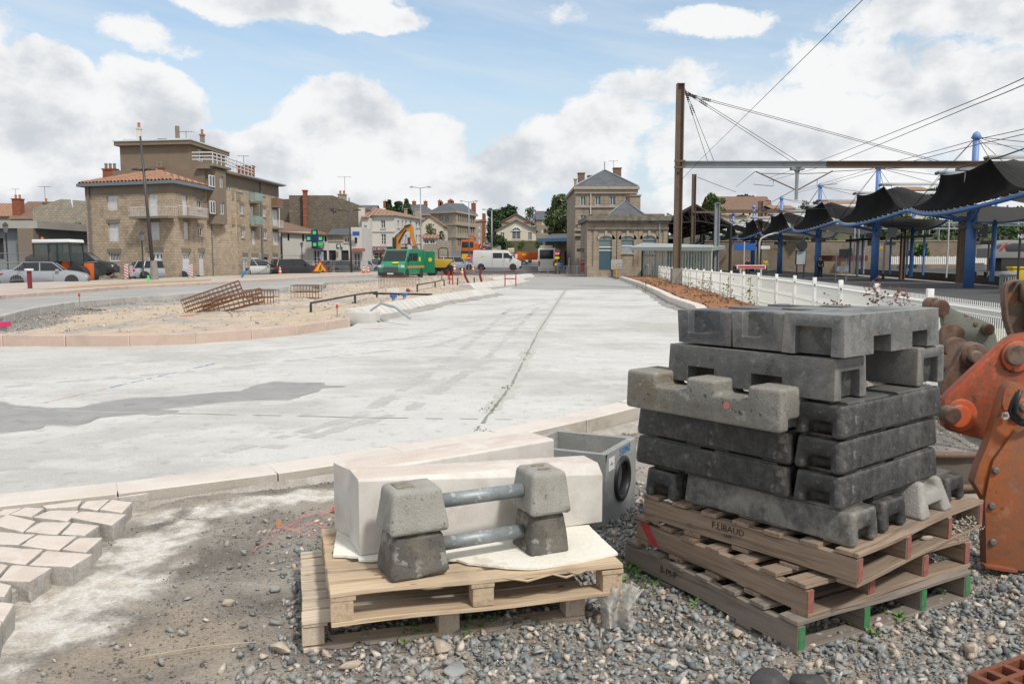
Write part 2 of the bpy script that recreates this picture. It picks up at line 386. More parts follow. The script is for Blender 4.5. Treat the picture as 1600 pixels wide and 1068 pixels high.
damp([(-.1,46),(2.5,44),(xr(45)-.1,45.5),(xr(66)-.2,66),(1.2,66)], 3, wob=.3)
street = gridmesh('street', np.linspace(-160, 60, 45), np.concatenate([np.arange(30,160,5), np.linspace(160,430,20)]), lambda X, Y: (Tf(Y)+.08)*np.clip((X+Y*.35+10)/25, 0, 1)*np.clip((30-X)/25, 0, 1)-.092-np.where((X > 16) & (Y < 150), .9, 0), M_asph, keep=lambda X, Y: (Y > 59) | (X < -24))
pud = [(0,222),(70,240),(200,250),(340,250),(480,220),(590,205),(760,200),(960,182),(1070,175),(1150,145),(1230,133),(1330,137),(1440,137),(1450,150),(1535,152),(1535,155),(1440,160),(1420,175),(1350,195),(1290,213),(1200,210),(1080,215),(960,225),(850,240),(680,255),(800,263),(720,278),(640,272),(450,290),(400,315),(340,325),(200,322),(190,340),(80,352),(-80,364),(-80,230)]
pw_ = [G(x/2.857, 550+y/2.857) for x, y in pud]
pr = resample([(p.x, p.y, 0) for p in pw_]+[(pw_[0].x, pw_[0].y, 0)], .07, .012, 5)[:-1]
zsheet('wet_patch', [(p.x, p.y) for p in pr], .004, M_wet)
rr = random.Random(3); cx_, cy_ = -3.0, 8.2
zsheet('wet_patch', [(p.x+rr.uniform(-.03,.03), p.y+(.05 if i < len(pr)*.48 else -.05)+rr.uniform(-.02,.02)) for i, p in enumerate(pr)], .0025, mat('drying_concrete', [(.42,.41,.39),(.50,.49,.47)], 3, .85, .3, 60))
def strip(pts, w, m, dz, wob=.01, seed=0, name='chalk_line', step=.12, rag=0):
    P = resample([(p[0], p[1], 0) for p in pts], step, wob, seed);mb=MB();rr = random.Random(seed)
    for a, b in zip(P[:-1], P[1:]):
        if rag and rr.random() < rag: continue
        t = (b-a).normalized(); n = Ve((-t.y, t.x, 0)); w1 = w*rr.uniform(.5, 1.2)/2
        q = [a-n*w1, b-n*w1, b+n*w1, a+n*w1]; mb.quad(*[(p.x, p.y, S(p.y)+dz) for p in q])
    return struct(mb.build(name, m, recalc=0))
M_crack = mat('road_joint', [(.20,.19,.165),(.34,.33,.28)], 6, .95, .6, 60)
M_blue = mat('blue_chalk', (.10,.33,.62), grain=.3); M_red = mat('red_chalk', (.75,.30,.28), grain=.3); M_pinkp = mat('pink_paint', (.85,.10,.22), grain=.2)
strip([G(745,672), G(800,600), G(840,520), G(880,458), G(900,436)], .035, M_crack, .003, .01, 4, 'road_joint', .1, .08)
M_haze = mat('joint_edge', [(.46,.46,.41),(.54,.53,.49)], 4, .9)
strip([G(770,640), G(800,600), G(840,520), G(880,458), G(895,440)], .22, M_haze, .002, .03, 9, 'road_joint', .25)
strip([G(20,638), G(160,644), G(300,646), G(560,652), G(800,655)], .03, M_haze, .005, .01, 6, 'road_joint', .15, .25)
strip([G(165,607), G(335,568)], .02, M_blue, .006, .006, 1, 'chalk_line', .08, .25)
strip([G(40,636), G(165,607)], .012, M_red, .006, .005, 2, 'chalk_line', .08, .2)
strip([G(545,512), G(640,516)], .05, M_red, .006, .01, 3, 'chalk_line', .3, .3); strip([G(940,543), G(1050,547)], .018, M_red, .006, .01, 4, 'chalk_line', .3, .4)
strip([G(770,517), G(840,519)], .03, M_red, .006, .01, 3, 'chalk_line', .3, .4)
strip([G(-5,535), G(28,537)], .06, M_blue, .006, .01, 5, 'chalk_line', .3)
M_mark = mat('faint_track', [(.43,.42,.40),(.50,.49,.465)], 5, .9, grain=.2)
for i, q in enumerate((((-60,585),(300,560),(640,528),(860,470)), ((-60,610),(320,578),(680,540),(893,470)), ((420,700),(640,640),(760,560),(840,480)), ((330,712),(560,650),(700,565),(800,480)))): strip([G(*a) for a in q], .16, M_mark, .0012, .012, i, 'tyre_mark', .14, .35)
cr = [G(745,672), G(765,640), G(790,605), G(822,552), G(770,632)]; pts = []
for a, k in zip(cr, (8, 10, 8, 6, 6)):
    for i in range(k): pts.append((a.x+rng.normal(0,.05), a.y+rng.normal(0,.1), S(a.y)+.01))
scatter('joint_rubble', np.array(pts), rng.uniform(.008,.022,len(pts)), mat('rubble', (.30,.28,.23), grain=.3), 3)
def kerb(name, pts, width, top, bot, m, seglen=1.0, side=1, bev=.012, gap=.006, jit=0, ms=None):
    """row of kerb stones whose visible face follows pts; top/bot are functions of y"""
    P = [Ve((p[0], p[1], 0)) for p in pts]; cum = [0]
    for a, b in zip(P[:-1], P[1:]): cum.append(cum[-1]+(b-a).length)
    def at(s):
        i = min(max(0, int(np.searchsorted(cum, s))-1), len(P)-2); return P[i].lerp(P[i+1], (s-cum[i])/(cum[i+1]-cum[i]))
    mb=MB();s = 0; rr = random.Random(len(pts))
    while s < cum[-1]-.05:
        e = min(s+seglen, cum[-1]); ns = 1 if seglen <= 1.2 else 1
        a = at(s+gap/2); b = at(e-gap/2); n = Ve((-(b-a).y, (b-a).x, 0)).normalized()*width*side; j = rr.uniform(-jit, jit)
        za, zb = top(a.y)+j, top(b.y)+j
        vs = [(a.x, a.y, bot), (b.x, b.y, bot), ((b+n).x, (b+n).y, bot), ((a+n).x, (a+n).y, bot), (a.x, a.y, za), (b.x, b.y, zb), ((b+n).x, (b+n).y, zb), ((a+n).x, (a+n).y, za)]
        mb.add(vs, [(0,3,2,1),(4,5,6,7),(0,1,5,4),(1,2,6,5),(2,3,7,6),(3,0,4,7)]); s = e
    o = struct(mb.build(name, m, bevel=bev, seg=1))
    if ms:
        o.data.materials.append(ms)
        for p in o.data.polygons:
            if abs(p.normal.z) < .4: p.material_index = 1
    return o
kerb('kerb', NK, .30, lambda y: .115 if y < 6 else .115, -.35, M_pink, 1.02, 1, .008, .01, ms=M_kside)
kerb('kerb', RK, .30, lambda y: S(y)+.27, -.35, M_pink, 1.0, -1, .012)
def haunch(pts, off, w, h, m, seed, name='mortar_haunch', side=-1, zf=S):
    P = resample([(p[0], p[1], 0) for p in pts], .5);mb=MB();rr = random.Random(seed); secs = []
    for i, a in enumerate(P):
        b = P[min(i+1, len(P)-1)]; c = P[max(i-1, 0)]; t = (b-c).normalized(); n = Ve((-t.y, t.x, 0))*side
        ww = w*rr.uniform(.6, 1.3); z = zf(a.y)
        secs.append([tuple(a+n*off+Ve((0,0,z+h*rr.uniform(.7,1.1)))), tuple(a+n*(off+ww*.5)+Ve((0,0,z+h*rr.uniform(.25,.5)))), tuple(a+n*(off+ww)+Ve((0,0,z-.10)))])
    mb.loft(secs, closed=False, caps=False); return struct(mb.build(name, m, smooth=1))
haunch(RK, 0, .45, .09, M_greyg, 3, side=1)
haunch(NK[1:], -.004, .15, .055, mat('kerb_mortar', [(.33,.30,.265),(.47,.44,.40)], 9, .95, 1, 40, grain=.2), 12, side=-1, zf=lambda y: 0 if y < 6 else -.06)
IK = [tuple(G(px, py).xy) for px, py in ((-260,537),(-90,540),(28,541),(98,541),(192,541),(290,538),(385,531),(459,524),(513,516),(548,510))]
kerb('kerb', IK, .28, lambda y: S(y)+.20, -.3, M_pinkside, 1.12, 1, .015, .012)
BL = [G(572,503).xy, G(640,487).xy, G(700,474).xy, G(740,467).xy, G(776,461).xy]
BL2 = [G(742,454).xy, G(800,447).xy, G(823,441.5).xy]; BL3 = [G(775,441).xy, G(836,433.5).xy]
poly1 = [(p[0]-.05, p[1]+.12) for p in NK]+[(p[0]+.05, p[1]) for p in RK if p[1] < 66.6]+[(xk+.05, 66.6), (1.2, 66.6)]+[(p[0]-.15, p[1]) for p in BL3[:1]+BL2[::-1]+BL[::-1]]+[(p[0], p[1]+.1) for p in IK[::-1]]+[(-75, 14.5), (-75, 2.2)]
zsheet('concrete_road', poly1, 0, M_conc)
def bevelkerb(pts, w, h, seg):
    P = [Ve((p[0], p[1], 0)) for p in pts]; mb = MB()
    cum = [0]
    for a, b in zip(P[:-1], P[1:]): cum.append(cum[-1]+(b-a).length)
    def at(s):
        i = min(max(0, int(np.searchsorted(cum, s))-1), len(P)-2); return P[i].lerp(P[i+1], (s-cum[i])/(cum[i+1]-cum[i]))
    s = 0
    while s < cum[-1]-.1:
        e = min(cum[-1], s+seg); a = at(s+.008); b = at(e-.008); n = Ve((-(b-a).y, (b-a).x, 0)).normalized()
        secs = []
        for q in (a, b):
            z = S(q.y); secs.append([tuple(q+n*o+Ve((0,0,z+k))) for o, k in ((0,-.1),(0,.08),(.26,h),(w,h+.01),(w,-.3))])
        mb.loft(secs); s = e
    return struct(mb.build('kerb', M_busk, bevel=.01, seg=1))
bevelkerb(BL, .55, .30, .55); bevelkerb(BL2, .8, .34, .8); bevelkerb(BL3, .9, .34, .9)
haunch(BL, 0, .55, .1, M_greyg, 5, side=-1); haunch(BL2, 0, .6, .08, M_greyg, 6, side=-1)
LR = [G(-160,520,.12).xy, G(0,500,.12).xy, G(56,485,.12).xy, G(120,475,.12).xy, G(195,468.5,.12).xy, G(281,463,.12).xy, G(345,457,.12).xy, G(420,452,.12).xy, G(500,448.5,.12).xy, G(510,443,.1).xy, G(600,438,.1).xy, G(668,437,.1).xy]
kerb('kerb', LR, .22, lambda y: .21, -.35, M_greyk, 1.0, 1, .01, .02)
def polyside(LR):
    return [(p[0]-.1, p[1]+.15) for p in LR]
FK = [G(-40,478,.05).xy, G(0,472,.05).xy, G(120,462,.05).xy, G(199,456,.02).xy, G(300,451,0).xy, G(420,443,0).xy, G(500,438,0).xy, G(590,434,0).xy]
lane = [(p[0], p[1]) for p in LR[1:]]+[(FK[-1][0]+3, FK[-1][1]+1)]+[(p[0], p[1]) for p in FK[::-1]]
M_lane = mat('lane_concrete', [(.30,.295,.285),(.38,.37,.355)], .5, .9, .3, 50, spots=[((.46,.45,.43),.25,.5,.7,.8)], stretch=(.5,1,1))
zsheet('lane', lane, .16, M_lane, zf=lambda y: 0.0)
kerb('kerb', FK, .3, lambda y: .30, -.3, M_pinkside, 1.0, 1, .015, .015)
PB = [G(-60,447,.2), G(60,443,.2), G(200,438,.2), G(330,433,.2), G(470,428,.2), G(590,425,.2)]
pav = [(p[0], p[1]+.28) for p in FK]+[(p.x, p.y) for p in PB[::-1]]
zsheet('pavement', pav, .285, mat('pavement_stone', [(.44,.375,.32),(.52,.45,.39)], .6, .9, .3, 30, spots=[((.36,.31,.27),.3,.48,.62,.6)]), zf=lambda y: 0)
st = [G(64,452,.3), G(120,449,.3), G(220,443,.3), G(330,438,.3), G(330,436,.3), G(220,439.5,.3), G(120,446,.3)]
zsheet('planting_strip', [(p.x, p.y) for p in st], .295, mat('ochre_soil', [(.38,.24,.12),(.5,.34,.19)], 3, .95, .8, 20), zf=lambda y: 0)
isl = [(p[0], p[1]+.15) for p in IK]+[(p[0]-.4, p[1]+.4) for p in BL]+[(BL2[0][0]-.6, BL2[0][1]), (BL2[-1][0]-.5, BL2[-1][1]), (BL3[0][0]-.6, BL3[0][1]), (BL3[-1][0]-.6, BL3[-1][1]+2), (-9.5, 80)]+[(p[0], p[1]-.02) for p in LR[::-1]]
def iz(X, Y):
    b = .05*vnoise(X, Y, 3, 4, .8)+.05*vnoise(X, Y, 8, 3, 3)
    lr = np.interp(Y, [p[1] for p in LR], [p[0] for p in LR])
    nearL = np.clip((X-lr)/3.0, 0, 1); pit = np.where(Y < 45, 1, 0)*(-.22+.3*np.abs(nearL-.35))
    mound = .16*np.exp(-(((X+7.5)/2.6)**2+((Y-19)/4)**2))+.12*np.exp(-(((X+7)/3)**2+((Y-30)/6)**2))+.1*np.exp(-(((X+4.5)/2)**2+((Y-48)/12)**2))
    return np.maximum(.13+b+mound-np.where(Y<48,.34,.1)*np.exp(-np.clip(X-lr,0,99)/2.6), -.105+b*.5)
zsheet('pit_floor', [(-16,14.75),(-4.1,18.5),(-.8,35),(0,60),(-30,60),(-30,23)], -.09, M_greyg, zf=lambda y: 0)
gridmesh('island_soil', np.arange(-26, 1.5, .16), np.concatenate([np.arange(14.6, 46, .16), np.arange(46, 82, .4)]), iz, M_sand, keep=lambda X, Y: inpoly(X, Y, isl))
haunch(LR[3:9], 0, 2.4, .13, M_greyg, 9, side=-1, zf=lambda y: -.10)
P_ = resample([(*q, 0) for q in LR[:9]], .05); pts = []
for i in range(len(P_)-2):
    e_ = (P_[i+1]-P_[i]).normalized(); n_ = Ve((e_.y, -e_.x, 0))
    for k in range(16): o_ = rng.uniform(.05, 2.3); q = P_[i]+n_*o_; pts.append((q.x, q.y, .03-.13*min(1, o_/1.15)-.05*max(0, o_-1.2)+rng.uniform(-.01,.02)))
scatter('pit_rubble', np.array(pts), rng.uniform(.012,.05,len(pts)), mat('pit_grit', [(.34,.32,.295),(.42,.40,.375),(.27,.25,.225),(.37,.32,.26)], island=True, bump=.3), 23, squash=.7)
n = 2600; XX = rng.uniform(-14, 0, n*3); YY = rng.uniform(15, 75, n*3)**1; k = inpoly(XX, YY, isl); XX = XX[k][:n]; YY = YY[k][:n]
scatter('island_rubble', np.stack([XX, YY, iz(XX, YY)+.01], 1), rng.uniform(.015,.05,len(XX))*(1+YY/60), mat('pale_rubble', [(.56,.46,.36),(.66,.58,.48),(.40,.33,.27),(.36,.35,.33)], island=True, bump=.3), 21)
mp = [(p[0]+.25, p[1]) for p in RK]; FL = [G(985,437,-.05), G(1020,435,-.05)]
mr = [(RK[-1][0]+2.0, RK[-1][1]+1), (13, 80), (9.15, 44), (6.6, 20), (5.9, 17)]
def mz(X, Y): return S(0)+0*X
gridmesh('mulch_bed', np.arange(4, 16, .14), np.concatenate([np.arange(15, 50, .14), np.arange(50, 82, .4)]), lambda X, Y: np.where(Y < 66, .12-.003*Y, -.08)+.26+.05*vnoise(X, Y, 2, 4, 2)+.08*np.clip(vnoise(X, Y, 5, 2, .5), 0, 1), M_mulch, keep=lambda X, Y: inpoly(X, Y, mp+mr))
n = 3500; YY = rng.uniform(17, 60, n)**1; XX = rng.uniform(5.5, 13, n); k = inpoly(XX, YY, mp+mr); XX, YY = XX[k], YY[k]
scatter('mulch_chips', np.stack([XX, YY, .12-.003*YY+.30+.05*vnoise(XX, YY, 2, 4, 2)], 1), rng.uniform(.03,.07,len(XX)), mat('bark_chip', [(.36,.17,.08),(.24,.10,.045),(.42,.22,.11),(.15,.07,.035)], island=True), 22, squash=.5)
def mask(X, Y, cx, cy, r, rag=.35, seed=1):
    return np.clip(1.4-np.hypot((X-cx), (Y-cy))/r+rag*vnoise(X, Y, seed, 4, 3), 0, 1)
cem_pts = [(p.x, p.y, r) for p, r in ((G(60,950,0),.30),(G(150,930,0),.30),(G(200,880,0),.3),(G(250,850,0),.26),(G(20,1010,0),.25),(G(230,815,0),.2),(G(290,830,0),.16),(G(110,985,0),.22),(G(30,900,0),.3),(G(330,806,0),.16),(G(385,797,0),.17),(G(440,788,0),.16),(G(500,778,0),.18),(G(180,800,0),.15))]
def gzh(X, Y):
    z = .018*vnoise(X, Y, 31, 4, 1.2)+.012*vnoise(X, Y, 33, 4, 7)
    soil = np.exp(-(((X+1.55)/.8)**2+((Y-4.4)/1.1)**2)); z += soil*(.05*vnoise(X, Y, 37, 4, 6)+.03)
    z += .05*np.exp(-(((Y-np.interp(X, [p[0] for p in NK], [p[1] for p in NK]))+.25)/.25)**2)*(.6+.6*vnoise(X, Y, 41, 3, 3))*(X < .4)
    z -= .10*np.clip((X-.3)/1, 0, 1)*np.clip((Y-5.5)/1.5, 0, 1)
    c = np.zeros_like(X)
    for cx, cy, r in cem_pts: c = np.maximum(c, np.clip(1.5-np.hypot(X-cx, Y-cy)/r, 0, 1))
    z = z*(1-.75*c)+.012*c
    return z
M_yard = bpy.data.materials.new('yard_soil'); M_yard.use_nodes = True; N = NT(M_yard.node_tree); b = N.n['Principled BSDF']; t = N.new('ShaderNodeTexCoord').outputs['Object']
c = N.ramp(N.noise(t, 2.2, 6), [(.34,(.15,.13,.112)),(.5,(.245,.22,.192)),(.64,(.35,.315,.275))])
c = N.mix(N.smooth(N.noise(t, 1.1, 5), .48, .62, 0, .55), c, (.30,.235,.17))
at = N.new('ShaderNodeAttribute', attribute_name='cement').outputs['Fac']
cm = N.smooth(N.math('ADD', at, N.math('MULTIPLY', N.math('SUBTRACT', N.noise(t, 3.2, 10, .68), .5), 2.8)), .35, 1.05)
cc = N.ramp(N.noise(t, 4.2, 8, .66), [(.36,(.33,.295,.26)),(.46,(.47,.43,.375)),(.54,(.60,.575,.54)),(.62,(.50,.455,.39)),(.7,(.40,.37,.33))])
c = N.mix(cm, c, cc); c = N.mix(1, c, N.ramp(N.noise(t, 70, 4, .7), [(.3,.72),(.7,1.22)]), 'MULTIPLY')
N.put(b.inputs['Base Color'], c); b.inputs['Roughness'].default_value = .93
bn = N.new('ShaderNodeBump'); bn.inputs['Strength'].default_value = .9; bn.inputs['Distance'].default_value = .02
N.put(bn.inputs['Height'], N.math('ADD', N.math('MULTIPLY', N.noise(t, 26, 6, .65), N.math('SUBTRACT', 1, N.math('MULTIPLY', cm, .8))), N.math('MULTIPLY', N.noise(t, 120, 3, .6), .15))); N.l.new(bn.outputs[0], b.inputs['Normal'])
yp = [(-9,-2),(9,-2),(9,14.5)]+[(p[0]+.05, p[1]+.12) for p in NK[::-1]]
xs_, ys_ = np.arange(-7, 8, .028), np.arange(1.3, 14, .028)
yard = gridmesh('yard_ground', xs_, ys_, gzh, M_yard, keep=lambda X, Y: inpoly(X, Y, yp))
co = np.empty(len(yard.data.vertices)*3, np.float32); yard.data.vertices.foreach_get('co', co); co = co.reshape(-1, 3)
c = np.zeros(len(co))
for cx, cy, r in cem_pts: c = np.maximum(c, np.clip(1.55-np.hypot(co[:,0]-cx, co[:,1]-cy)/r, 0, 1))
a = yard.data.attributes.new('cement', 'FLOAT', 'POINT'); a.data.foreach_set('value', c.astype(np.float32))
GC = [(.19,.21,.22),(.25,.27,.275),(.33,.345,.345),(.22,.24,.245),(.28,.295,.29),(.13,.14,.148),(.34,.36,.36),(.26,.295,.305),(.56,.47,.38),(.48,.38,.30),(.62,.55,.47),(.30,.275,.25),(.18,.205,.21),(.25,.27,.27),(.38,.355,.33),(.23,.25,.26)]
M_grav = mat('gravel_stone', GC, island=True, rough=.85, bump=.2, bscale=120, grain=.22, spots=[((.44,.41,.37),2.5,.48,.62,.35),((.12,.115,.11),60,.58,.66,.5)])
gx = G(400,1068,0).x
def density(X, Y):
    edge = np.interp(Y, [2.3, 3.2, 4.2, 5.2, 6.2], [-1.15, -1.12, -1.25, -1.2, -1.0])
    return np.clip((X-edge)/.5+.25*vnoise(X, Y, 51, 3, 2), 0, 1)
def gravel(n, lo, hi, x0, x1, y0, y1, seed, dmin=.03, zo=.3):
    rg = np.random.default_rng(seed); X = rg.uniform(x0, x1, n); Y = rg.uniform(y0, y1, n)
    k = (rg.random(n) < np.maximum(density(X, Y), dmin)) & inpoly(X, Y, [(p[0], p[1]-.05) if i > 2 else p for i, p in enumerate(yp)]); X, Y = X[k], Y[k]
    c = np.zeros(len(X))
    for cx, cy, r in cem_pts: c = np.maximum(c, np.clip(1.5-np.hypot(X-cx, Y-cy)/r, 0, 1))
    k = rg.random(len(X)) > c*1.5; X, Y = X[k], Y[k]
    s = lo*(hi/lo)**(rg.random(len(X))**1.6)
    return np.stack([X, Y, gzh(X, Y)+s*zo*rg.uniform(.3, 1.6, len(X))], 1), s
P_, s_ = gravel(34000, .0125, .036, -1.9, 4.2, 2.2, 5.6, 1); scatter('gravel', P_, s_, M_grav, 5)
P_, s_ = gravel(9000, .014, .03, -1.5, 8, 5.4, 12, 2); scatter('gravel', P_, s_, M_grav, 6)
P_, s_ = gravel(60000, .004, .010, -2.6, 4, 2.2, 5.8, 3, dmin=.16, zo=.6); scatter('grit', P_, s_, mat('grit_stone', [(.30,.28,.26),(.22,.23,.24),(.42,.37,.31),(.17,.16,.15),(.33,.32,.30)], island=True), 7)
n = 26000; rg = np.random.default_rng(8); X = rg.uniform(-3.2, .2, n); Y = rg.uniform(2.3, 6.6, n); k = inpoly(X, Y, [(q[0], q[1]-.04) if i > 2 else q for i, q in enumerate(yp)]) & (vnoise(X, Y, 71, 3, 2.5) > -.15); X, Y = X[k], Y[k]; c = np.zeros(len(X))
for cx, cy, r in cem_pts: c = np.maximum(c, np.clip(1.5-np.hypot(X-cx, Y-cy)/r, 0, 1))
k = rg.random(len(X)) > c*1.35; X, Y = X[k], Y[k]; s_ = .003*(4.5)**(rg.random(len(X))**2.2); scatter('dirt_clods', np.stack([X, Y, gzh(X, Y)+s_*.2], 1), s_, mat('dirt_clod', [(.17,.15,.128),(.22,.195,.168),(.12,.105,.09),(.29,.26,.225)], island=True, bump=.4, bscale=150), 11, squash=.8)
M_rockb = mat('beige_rock', [(.38,.31,.24),(.52,.45,.36)], 9, .9, .6, 60, spots=[((.62,.56,.48),12,.5,.65,.6)]); M_rockg = mat('grey_rock', [(.24,.25,.255),(.33,.335,.33)], 10, .85, .5, 70)
def rock(px, py, r, m, label, seed, sq=.6):
    p = G(px, py, .0); vs, fs = hullstone(200+seed, 13, sq); vs = vs*np.array([1.15, .85, 1])*r; c_, s0 = math.cos(seed), math.sin(seed)
    mb=MB();mb.add([(p.x+v[0]*c_-v[1]*s0, p.y+v[0]*s0+v[1]*c_, p.z+v[2]+r*sq*.45+.01) for v in vs], [tuple(f) for f in fs])
    return tag(mb.build('rock', m, bevel=r*.06, seg=1), label, 'rock')
rock(713, 1052, .072, M_rockg, 'large flat grey rock in the gravel in front of the left pallets', 1, .35)
rock(690, 1022, .062, M_rockb, 'beige rock just behind the large flat grey rock in the gravel', 2)
rock(358, 948, .034, M_rockb, 'small cream rock alone on the dark dirt left of the pallets', 3, .7)
rock(430, 926, .033, M_rockg, 'small grey rock on the dirt close to the left pallets', 4, .7)
rock(1517, 1022, .055, M_rockb, 'beige rock in the gravel at the right, above the rusty casting', 5)
rock(437, 1020, .045, M_rockb, 'beige rock in the gravel left of the lower left pallet corner', 6)
rock(546, 1045, .05, M_rockb, 'beige rock at the bottom edge below the left pallet', 7, .5)
rock(1150, 995, .04, M_rockb, 'beige rock in the gravel left of the green pallet corner', 8, .6)
M_weed = mat('weed_leaf', [(.07,.17,.03),(.14,.28,.05)], 20, .7, spec=.3)
mb=MB();rr = random.Random(4)
for px, py, n in ((985,888,34),(1010,915,12),(1400,960,8),(850,930,10),(640,985,8),(720,975,8),(760,965,8),(1000,880,22),(1445,915,5),(1090,945,6),(470,940,3),(1340,985,5)):
    for i in range(n):
        p = G(px+rr.gauss(0,16), py+rr.gauss(0,9), .02); a = rr.uniform(0, 6.28); l = rr.uniform(.012,.03)
        for k in range(3):
            q = a+k*2.1; d0 = Ve((math.cos(q), math.sin(q), rr.uniform(.2,1)))*l; s0 = Ve((-math.sin(q), math.cos(q), 0))*l*.35
            mb.quad(p, p+d0*.5+s0, p+d0, p+d0*.5-s0)
struct(mb.build('weeds', M_weed, recalc=0, uv=False), 'stuff')
# FOREGROUND OBJECTS
M_sett = mat('sett_stone', [(.58,.49,.42),(.67,.59,.525),(.55,.465,.40)], 5, .85, .5, 70, spots=[((.66,.60,.53),3,.5,.68,.7),((.70,.55,.33),2,.66,.8,.5)], grain=.1)
setts = [((210,162),(420,134),(395,163),(235,173)),((402,166),(440,140),(562,128),(495,183)),((505,182),(570,132),(674,138),(622,192)),((350,215),(412,186),(645,202),(568,262)),((165,215),(252,178),(405,183),(345,235)),((50,205),(130,170),(228,174),(160,222)),
 ((-60,255),(40,207),(182,237),(118,292)),((122,290),(205,238),(362,243),(290,303)),((308,302),(372,250),(508,256),(432,313)),((-80,350),(-14,290),(182,301),(92,364)),((102,363),(190,307),(392,316),(300,384)),((313,383),(402,322),(524,326),(440,396)),
 ((-110,430),(-20,367),(222,384),(128,456)),((146,459),(237,389),(474,408),(364,476)),((-12,535),(62,462),(264,478),(150,552)),((-120,520),(-60,440),(42,464),(-22,528)),((-90,610),(-20,545),(60,563),(22,625)),((-80,720),(-30,650),(76,662),(16,748)),((-30,205),(20,178),(118,168),(40,203)),((-100,830),(-40,740),(10,752),(-20,850)),((570,128),(600,118),(740,96),(760,100)) ]
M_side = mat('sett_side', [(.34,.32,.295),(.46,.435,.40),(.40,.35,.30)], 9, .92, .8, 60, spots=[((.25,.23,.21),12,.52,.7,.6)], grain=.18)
SL = ['topmost sett under the kerb, left of two small ones','small sett second from the right in the top row','small sett at the right end of the top row','wide sett at the right end of the second row with a broken grey side','sett second from the right in the second row','narrow sett third from the right in the second row','sett left in the third row, next to the picture edge','sett second from the right in the third row','small sett at the right end of the third row','sett in the fourth row cut by the left edge','wide sett in the middle of the fourth row','grey sided sett at the right end of the fourth row','sett in the fifth row cut by the left edge','large sett at the right end of the fifth row with a chipped corner','large squarish sett right in the sixth row with a tall grey side','small sett above the squarish one at the left edge','small grey sett below the squarish one, at the left edge','lowest sett with a rough grey side at the left edge','partly hidden sett in the second row at the left edge','sett fragment in the very lower left, below all other setts','flat pale stone wedged against the kerb at the top right of the setts']
posw = ['beside the kerb','in the back row','at the back corner of the bed','with its grey broken side facing the dirt','in the second row','behind the others next to the kerb']
for i, q in enumerate(setts):
    P4 = [G(x/3.257, 740+y/3.257, .115) for x, y in q]; rr = random.Random(i); c0 = sum(P4, Ve())/4
    bm = bmesh.new(); tp = [bm.verts.new((p.x, p.y, .115+rr.uniform(-.006,.006))) for p in P4]; bt = [bm.verts.new((c0.x+(p.x-c0.x)*.93, c0.y+(p.y-c0.y)*.93, -.03)) for p in P4]
    bm.faces.new(tp); bm.faces.new(bt[::-1])
    for k in range(4): bm.faces.new((tp[k], bt[k], bt[(k+1)%4], tp[(k+1)%4]))
    bmesh.ops.recalc_face_normals(bm, faces=bm.faces)
    bmesh.ops.bevel(bm, geom=list(bm.edges), offset=.009, segments=2, affect='EDGES', profile=.6)
    bmesh.ops.subdivide_edges(bm, edges=[e for e in bm.edges if e.calc_length() > .03], cuts=4, use_grid_fill=True)
    A = np.array([v.co[:] for v in bm.verts]); nz = vnoise(A[:,0]*20+i*9, A[:,1]*20+A[:,2]*17, i, 3, 1); n2 = vnoise(A[:,2]*30+A[:,0]*25, A[:,1]*25+i, i+3, 3, 1)
    for v, a_, b_ in zip(bm.verts, nz, n2):
        side = 1 if v.co.z < .10 else .35
        v.co += Ve(((v.co.x-c0.x)*.12*a_*side, (v.co.y-c0.y)*.12*b_*side, a_*.003))
    me = bpy.data.meshes.new('paving_sett'); bm.to_mesh(me); bm.free(); me.shade_smooth(); me.set_sharp_from_angle(angle=R(32))
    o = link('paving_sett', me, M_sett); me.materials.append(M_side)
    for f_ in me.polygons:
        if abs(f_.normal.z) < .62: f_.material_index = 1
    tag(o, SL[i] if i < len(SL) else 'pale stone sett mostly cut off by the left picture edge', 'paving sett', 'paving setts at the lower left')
mb=MB();mb.prism([(p.x, p.y) for p in (G(-60,800,.09), G(60,790,.09), G(180,779,.09), G(182,800,.09), G(128,845,.09), G(55,895,.09), G(-8,940,.09), G(-60,1000,.09))], -.03, .078)
struct(mb.build('sett_mortar', mat('mortar', [(.40,.37,.34),(.52,.49,.45)], 6, .95, 1, 40), bevel=.01))
